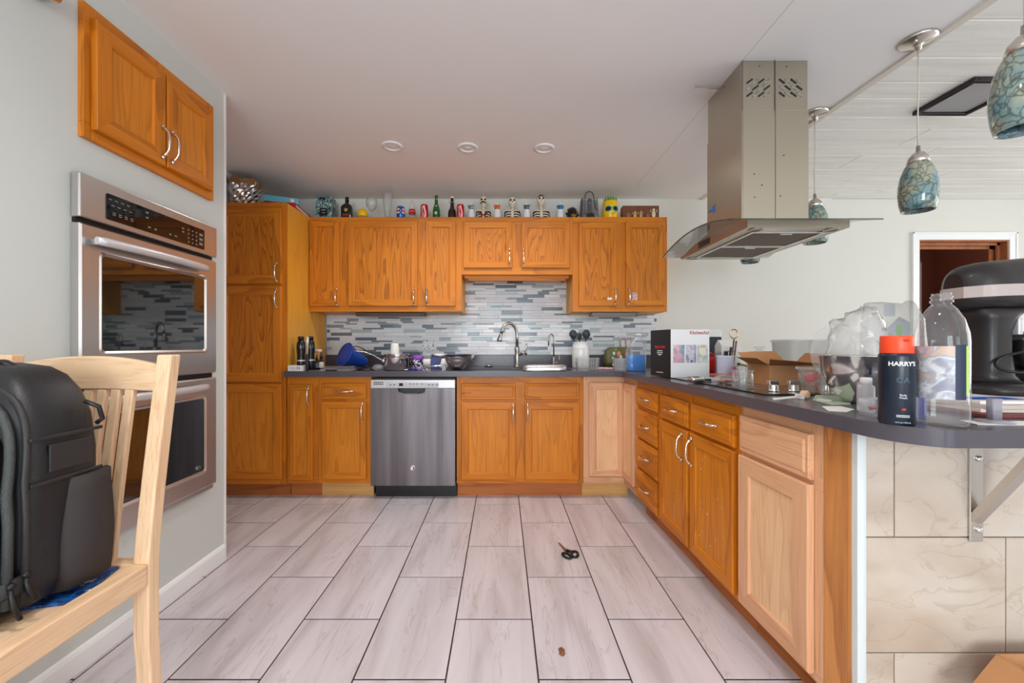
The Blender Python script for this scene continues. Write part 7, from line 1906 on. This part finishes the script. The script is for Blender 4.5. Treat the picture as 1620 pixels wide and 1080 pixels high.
# navy wash bottle
d = 0.985; t = item('wash_bottle', 'navy blue wash bottle with orange flip cap and white brand lettering', 'bottle', 1418.5, d, ZK); h = pz(531, d)
R = 0.0335
b = MB(); hb = h * 0.80
b.lathe([(R * 0.90, 0), (R, 0.005), (R, hb - 0.008), (R * 0.97, hb - 0.002), (R * 0.90, hb)], 44, (0, 0, 0)); b.build('bottle_body', M['navy'], t)
b = MB(); b.lathe([(R * 0.90, hb), (R * 0.92, hb + 0.002), (R * 0.90, h - 0.003), (R * 0.86, h), (0, h)], 40, (0, 0, 0)); fc = b.build('flip_cap', M['orange'], t)
b = MB(); b.ell((-0.004, -R * 0.88, h - 0.011), 0.008, 0.003, 0.003, 10, 6); b.build('thumb_notch', plain('deep_orange', srgb(196, 50, 24), 0.4), fc)
inkw = plain('white_ink', srgb(226, 228, 230), 0.5)
A0 = -0.42
wrap_text("HARRY'S", 0.0135, inkw, t, R, hb * 0.855, A0, 0.0004)
wrap_text("Body\nWash", 0.0062, inkw, t, R, hb * 0.405, A0)
wrap_text("16 fl oz / 473 mL", 0.0042, inkw, t, R, hb * 0.045, A0)
wrap_text("CA", 0.018, plain('dim_ink', srgb(70, 90, 108), 0.5), t, R, hb * 0.63, A0)
b = MB()
for zz_ in (0.12, 0.14): 
    for k in range(12):
        a = A0 - 0.36 + 0.06 * k; b.add([((R + 0.0006) * math.sin(q), -(R + 0.0006) * math.cos(q), hb * z_) for q, z_ in ((a, zz_), (a + 0.06, zz_), (a + 0.06, zz_ + 0.008), (a, zz_ + 0.008))], [(0, 1, 2, 3)])
fine(b.build('printed_rules', inkw, t))
b = MB(); b.ell(((R + 0.0002) * math.sin(A0), -(R + 0.0002) * math.cos(A0), hb * 0.225), 0.005, 0.005, 0.004, 12, 8); b.build('red_emblem', plain('red_emblem', srgb(150, 70, 64), 0.5), t)
jar('blue_spray_bottle', 'dark blue glittery bottle squeezed between the navy bottle and the clear bottle', 'bottle', 1450, 1.06, ZK, [(0.016, 0), (0.018, 0.003), (0.018, 0.11), (0.010, 0.122), (0.010, 0.13)], plain('cobalt_plastic', srgb(20, 36, 130), 0.15, coat=0.5), 'bottle_body', lid=[(0.011, 0.128), (0.011, 0.142), (0, 0.143)], lidmt=M['black'])
# big clear bottle
d = 0.965; t = item('clear_bottle', 'large empty clear plastic bottle with peeling label at the bar end', 'bottle', 1489.5, d, ZK); h = pz(464, d); R = 0.0465
b = MB(); b.lathe([(R * 0.80, 0), (R * 0.96, 0.006), (R, 0.016), (R, h * 0.64), (R * 0.97, h * 0.70), (R * 0.82, h * 0.80), (R * 0.55, h * 0.88), (R * 0.36, h * 0.915), (R * 0.36, h * 0.925), (R * 0.43, h * 0.930), (R * 0.43, h * 0.945), (R * 0.37, h * 0.952), (R * 0.37, h * 0.962), (R * 0.41, h * 0.966), (R * 0.41, h * 0.975), (R * 0.36, h * 0.98), (R * 0.36, h)], 48, (0, 0, 0), cap1=False)
b.build('bottle_wall', clear('pet_plastic', (0.93, 0.95, 0.97, 1), 0.12, 0.05), t)
b = MB(); L0 = []
for k in range(25): a = -2.3 + 1.95 * k / 24; L0.append(a)
for z0, z1 in ((h * 0.21, h * 0.60),): b.loft([[((R + 0.0008) * math.sin(a), -(R + 0.0008) * math.cos(a), z) for a in L0] for z in (z0, (z0 + z1) / 2, z1)], 0, True, False, False, closed=False)
b.build('paper_label', blotch('bottle_label', [srgb(110, 116, 150), srgb(150, 152, 164), srgb(206, 208, 212), srgb(156, 160, 172), srgb(196, 172, 156)], 24, 0.4, edge='LINEAR'), t)
b = MB()
L0 = [-0.35 + 0.45 * k / 8 for k in range(9)]
b.loft([[((R + 0.0009) * math.sin(a), -(R + 0.0009) * math.cos(a), z) for a in L0] for z in (h * 0.21, h * 0.61)], 0, True, False, False, closed=False); b.build('back_label', plain('label_navy', srgb(36, 46, 70), 0.4), t)
b = MB(); L0 = [0.11 + 0.14 * k / 3 for k in range(4)]
b.loft([[((R + 0.0009) * math.sin(a), -(R + 0.0009) * math.cos(a), z) for a in L0] for z in (h * 0.25, h * 0.60)], 0, True, False, False, closed=False); b.build('green_edge', plain('label_green', srgb(170, 210, 80), 0.4), t)

# ---- paper pile and stand mixer
for k, (x0_, x1_, y0_, y1_, z0_, z1_, cc, rz_, lb) in enumerate(((1.22, 1.86, 1.06, 1.46, 0.0, 0.010, srgb(120, 62, 60), 0.02, 'dark red folder at the bottom of the paper pile under the stand mixer'),
        (1.25, 1.84, 1.07, 1.45, 0.0103, 0.020, srgb(226, 214, 204), -0.04, 'cream magazine second from the bottom of the pile under the mixer'), (1.24, 1.80, 1.08, 1.44, 0.0203, 0.030, srgb(206, 192, 184), 0.05, 'beige printed booklet in the pile under the mixer'),
        (1.26, 1.82, 1.09, 1.44, 0.0303, 0.038, srgb(232, 228, 226), -0.02, 'white envelope with blue edge on top of the pile under the mixer'))):
    cx_, cy_ = (x0_ + x1_) / 2, (y0_ + y1_) / 2
    t = thing('paper_pile', lb, 'paper', (cx_, cy_, ZK + z0_), rz_, 'papers under the mixer')
    b = MB(); b.box(x0_ - cx_, x1_ - cx_, y0_ - cy_, y1_ - cy_, 0, z1_ - z0_); b.build('pages', plain('pile_%d' % k, cc, 0.6, bump=0.3, bscale=200), t, bevel=0.0012)
    if k == 3:
        b = MB(); b.box(-0.26, -0.12, y0_ - cy_ + 0.03, y0_ - cy_ + 0.09, z1_ - z0_, z1_ - z0_ + 0.0006); b.build('blue_stripe', plain('airmail_blue', srgb(40, 90, 190), 0.5), t)
sheet('white_slip', 'white slip of paper lying right of the clear bottle', 'paper', [(1.10, 0.965), (1.26, 0.955), (1.27, 1.01), (1.12, 1.02)], M['paper'])
d = 0.995; t = item('grey_stand', 'small grey plastic stand with round foot before the paper pile', 'stand', 1573, d, ZK + 0.0018)
b = MB(); b.lathe([(0.034, 0), (0.034, 0.003), (0.012, 0.006)], 28, (0, 0, 0)); b.build('foot', plain('grey_stand', srgb(150, 146, 156), 0.4), t); b = MB(); b.loft([srect(0, 0, 0.011, 0.009, 0.005, 5), srect(0, 0, 0.0125, 0.009, 0.056, 5)], 0, True); b.build('column', bpy.data.materials['grey_stand'], t)

zm = ZK + 0.0385; d = 1.29
t = thing('stand_mixer', 'black stand mixer with silver band on the paper pile at the right edge', 'mixer', (1.62, d, zm))
M['mixblk'] = plain('mixer_black', srgb(38, 34, 35), 0.42, coat=0.08)
lx = lambda px: X(px, d) - 1.62
lz = lambda py: Z(py, d) - zm
b = MB(); b.loft([srect(0.0, 0, 0.195, 0.105, 0, 5), srect(0, 0, 0.195, 0.105, 0.020, 5), srect(0, 0, 0.175, 0.09, 0.034, 5)], 0, True); b.build('base', M['mixblk'], t)
b = MB(); px0 = lx(1558)
L = []
for (z_, hx_, hy_, ox) in ((0.030, 0.062, 0.062, 0.01), (0.055, 0.050, 0.055, 0.0), (0.12, 0.042, 0.050, 0.0), (0.19, 0.042, 0.050, 0.0), (0.225, 0.052, 0.056, 0.004), (0.255, 0.075, 0.062, 0.01)):
    L.append(srect(px0 + ox, 0, hx_, hy_, z_, 3.5))
b.loft(L, 0, True); b.build('pedestal', M['mixblk'], t)
# head: bullet lying along x
hx0, hx1 = lx(1508), 0.20
zc_ = lz(462)
def head_loft(b, r0, r1, n=36):
    L = []
    for k in range(n + 1):
        q = k / n; x_ = hx0 + (hx1 - hx0) * q
        s_ = (1 - (1 - min(q / 0.22, 1)) ** 2.6) ** 0.5 if q < 0.22 else 1.0
        if q > 0.88: s_ *= (1 - ((q - 0.88) / 0.12) ** 2 * 0.45)
        s_ = max(s_, 0.35 if q == 0 else s_)
        up, dn = r0 * (0.78 + 0.22 * min(1, q / 0.6)), r1
        ring = []
        for j in range(28):
            a = 2 * PI * j / 28; c_, sn = math.cos(a), math.sin(a)
            ring.append((x_, 0.080 * s_ * math.copysign(abs(c_) ** 0.7, c_), zc_ + (up if sn > 0 else dn) * (0.45 + 0.55 * s_) * math.copysign(abs(sn) ** 0.8, sn)))
        L.append(ring)
    b.loft(L, 0, True)
b = MB(); head_loft(b, 0.108, 0.062); b.build('head', M['mixblk'], t)
b = MB(); L = []
for k in range(37):
    q = k / 36; x_ = hx0 - 0.001 + (hx1 - hx0 + 0.002) * q
    s_ = (1 - (1 - min(q / 0.22, 1)) ** 2.6) ** 0.5 if q < 0.22 else 1.0
    if q > 0.88: s_ *= (1 - ((q - 0.88) / 0.12) ** 2 * 0.45)
    s_ = max(s_, 0.36)
    y_ = 0.0835 * s_; z_ = zc_ - 0.006 + 0.010 * q
    L.append([(x_, -y_, z_ - 0.016), (x_, y_, z_ - 0.016), (x_, y_, z_ + 0.018), (x_, -y_, z_ + 0.018)])
b.loft(L, 0, False); b.build('silver_band', plain('band_silver', srgb(186, 172, 168), 0.45), t)
b = MB(); b.lathe([(0.010, 0), (0.010, 0.010), (0.006, 0.014), (0, 0.014)], 16, (lx(1590), -0.084, zc_ + 0.0), mat=rot_to((0, -1, 0))); b.build('lock_knob', M['black'], t)
b = MB(); Rb = 0.098; zb0 = 0.036
b.lathe([(0.045, zb0), (0.050, zb0 + 0.012), (0.075, zb0 + 0.045), (0.094, zb0 + 0.095), (Rb, zb0 + 0.150), (Rb * 1.02, zb0 + 0.152), (0.092, zb0 + 0.095), (0, zb0 + 0.02)], 44, (lx(1640), 0, 0)); b.build('mixing_bowl', M['chrome'], t)
b = MB(); b.box(lx(1577), lx(1585), -0.055, -0.035, lz(530), lz(505)); b.build('bowl_bracket', M['satin'], t, bevel=0.003)
b = MB(); cord = []
for k in range(40):
    a = -0.5 + 2 * PI * 1.25 * k / 39; cord.append((px0 + 0.03 + (0.095 - 0.0004 * k) * math.cos(a), -0.07 + 0.06 * math.sin(a) * 0.6 - 0.015, 0.105 + 0.020 * math.sin(a) + 0.018 * math.cos(a) - 0.0004 * k))
b.tube(cord, 0.0042, 8); b.build('power_cord', M['black'], t)

# ---- on the floor
d_sc = 1.98
t = thing('scissors', 'open kitchen scissors with black handles lying on the floor tiles', 'scissors', (X(896, 2.23), 2.23 - 0.0, 0.0005), 0.15)
b = MB(); b.prism([(-0.004, -0.01), (0.006, -0.012), (-0.012, 0.085), (-0.020, 0.088)], 'z', 0.004, 0.0055); b.build('blade', plain('worn_blade', srgb(150, 110, 84), 0.35, 0.6), t)
b = MB(); b.prism([(-0.010, -0.012), (0.002, -0.010), (-0.014, 0.086), (-0.020, 0.080)], 'z', 0.0058, 0.0073); b.build('blade', bpy.data.materials['worn_blade'], t)
for s, (cx_, cy_) in ((-1, (-0.016, -0.058)), (1, (0.030, -0.050))):
    b = MB(); rot = -s * 0.35
    pts = []
    for k in range(24):
        a = 2 * PI * k / 24; u, v = 0.017 * math.cos(a), 0.030 * math.sin(a)
        pts.append((cx_ + u * math.cos(rot) - v * math.sin(rot), cy_ + u * math.sin(rot) + v * math.cos(rot), 0.0065))
    b.tube(pts, (0.0065, 0.006), 8, closed=True); b.tube([(0.0, -0.004, 0.0065), (cx_ * 0.7 + 0.004, cy_ * 0.5, 0.0065)], 0.007, 8); b.build('handle_loop', M['black'], t)
b = MB(); b.lathe([(0.005, 0.0), (0.005, 0.009), (0, 0.0095)], 14, (-0.001, 0.002, 0)); b.build('pivot_screw', M['chrome'], t)
o = MB().ell((0, 0, 0.002), 0.012, 0.022, 0.0025, 12, 6); crumple(o, 0.004, 60, 2); o.v = [(x, y, max(z, 0.0004)) for x, y, z in o.v]
o = o.build('debris', plain('dead_leaf', srgb(130, 84, 56), 0.8)); tag(o, 'scrap of dry brown leaf lying on the floor tile in front', 'debris'); o.location = (X(889, 1.495), 1.495, 0)
# cardboard box by the tiled end
t = thing('carton', 'brown cardboard carton on the floor before the tiled peninsula end', 'box', (1.40, 0.90, 0), 0)
hc = 0.325; xq, xw, yq, yw, th = 1.2425, 1.56, 0.72, 1.05, 0.004
b = MB()
b.box(xq, xw, yq, yq + th, 0, hc); b.box(xq, xw, yw - th, yw, 0, hc); b.box(xq, xq + th, yq + th, yw - th, 0, hc); b.box(xw - th, xw, yq + th, yw - th, 0, hc); b.box(xq + th, xw - th, yq + th, yw - th, 0, 0.004)
b.build('box_walls', M['card'], t, world=True)
b = MB(); b.loft([[(xq - 0.001, yq + 0.004, hc), (xq - 0.001, yw - 0.004, hc), (xq - 0.004, yw - 0.004, hc), (xq - 0.004, yq + 0.004, hc)], [(xq - 0.115, yq + 0.03, hc - 0.085), (xq - 0.115, yw - 0.03, hc - 0.085), (xq - 0.118, yw - 0.03, hc - 0.083), (xq - 0.118, yq + 0.03, hc - 0.083)]], 0, False); b.build('flap', M['card'], t, world=True)
b = MB(); b.box(xq + 0.03, xw - 0.03, yq + 0.05, yw - 0.03, hc - 0.04, hc - 0.03); b.build('white_sheet', M['paper'], t, world=True)
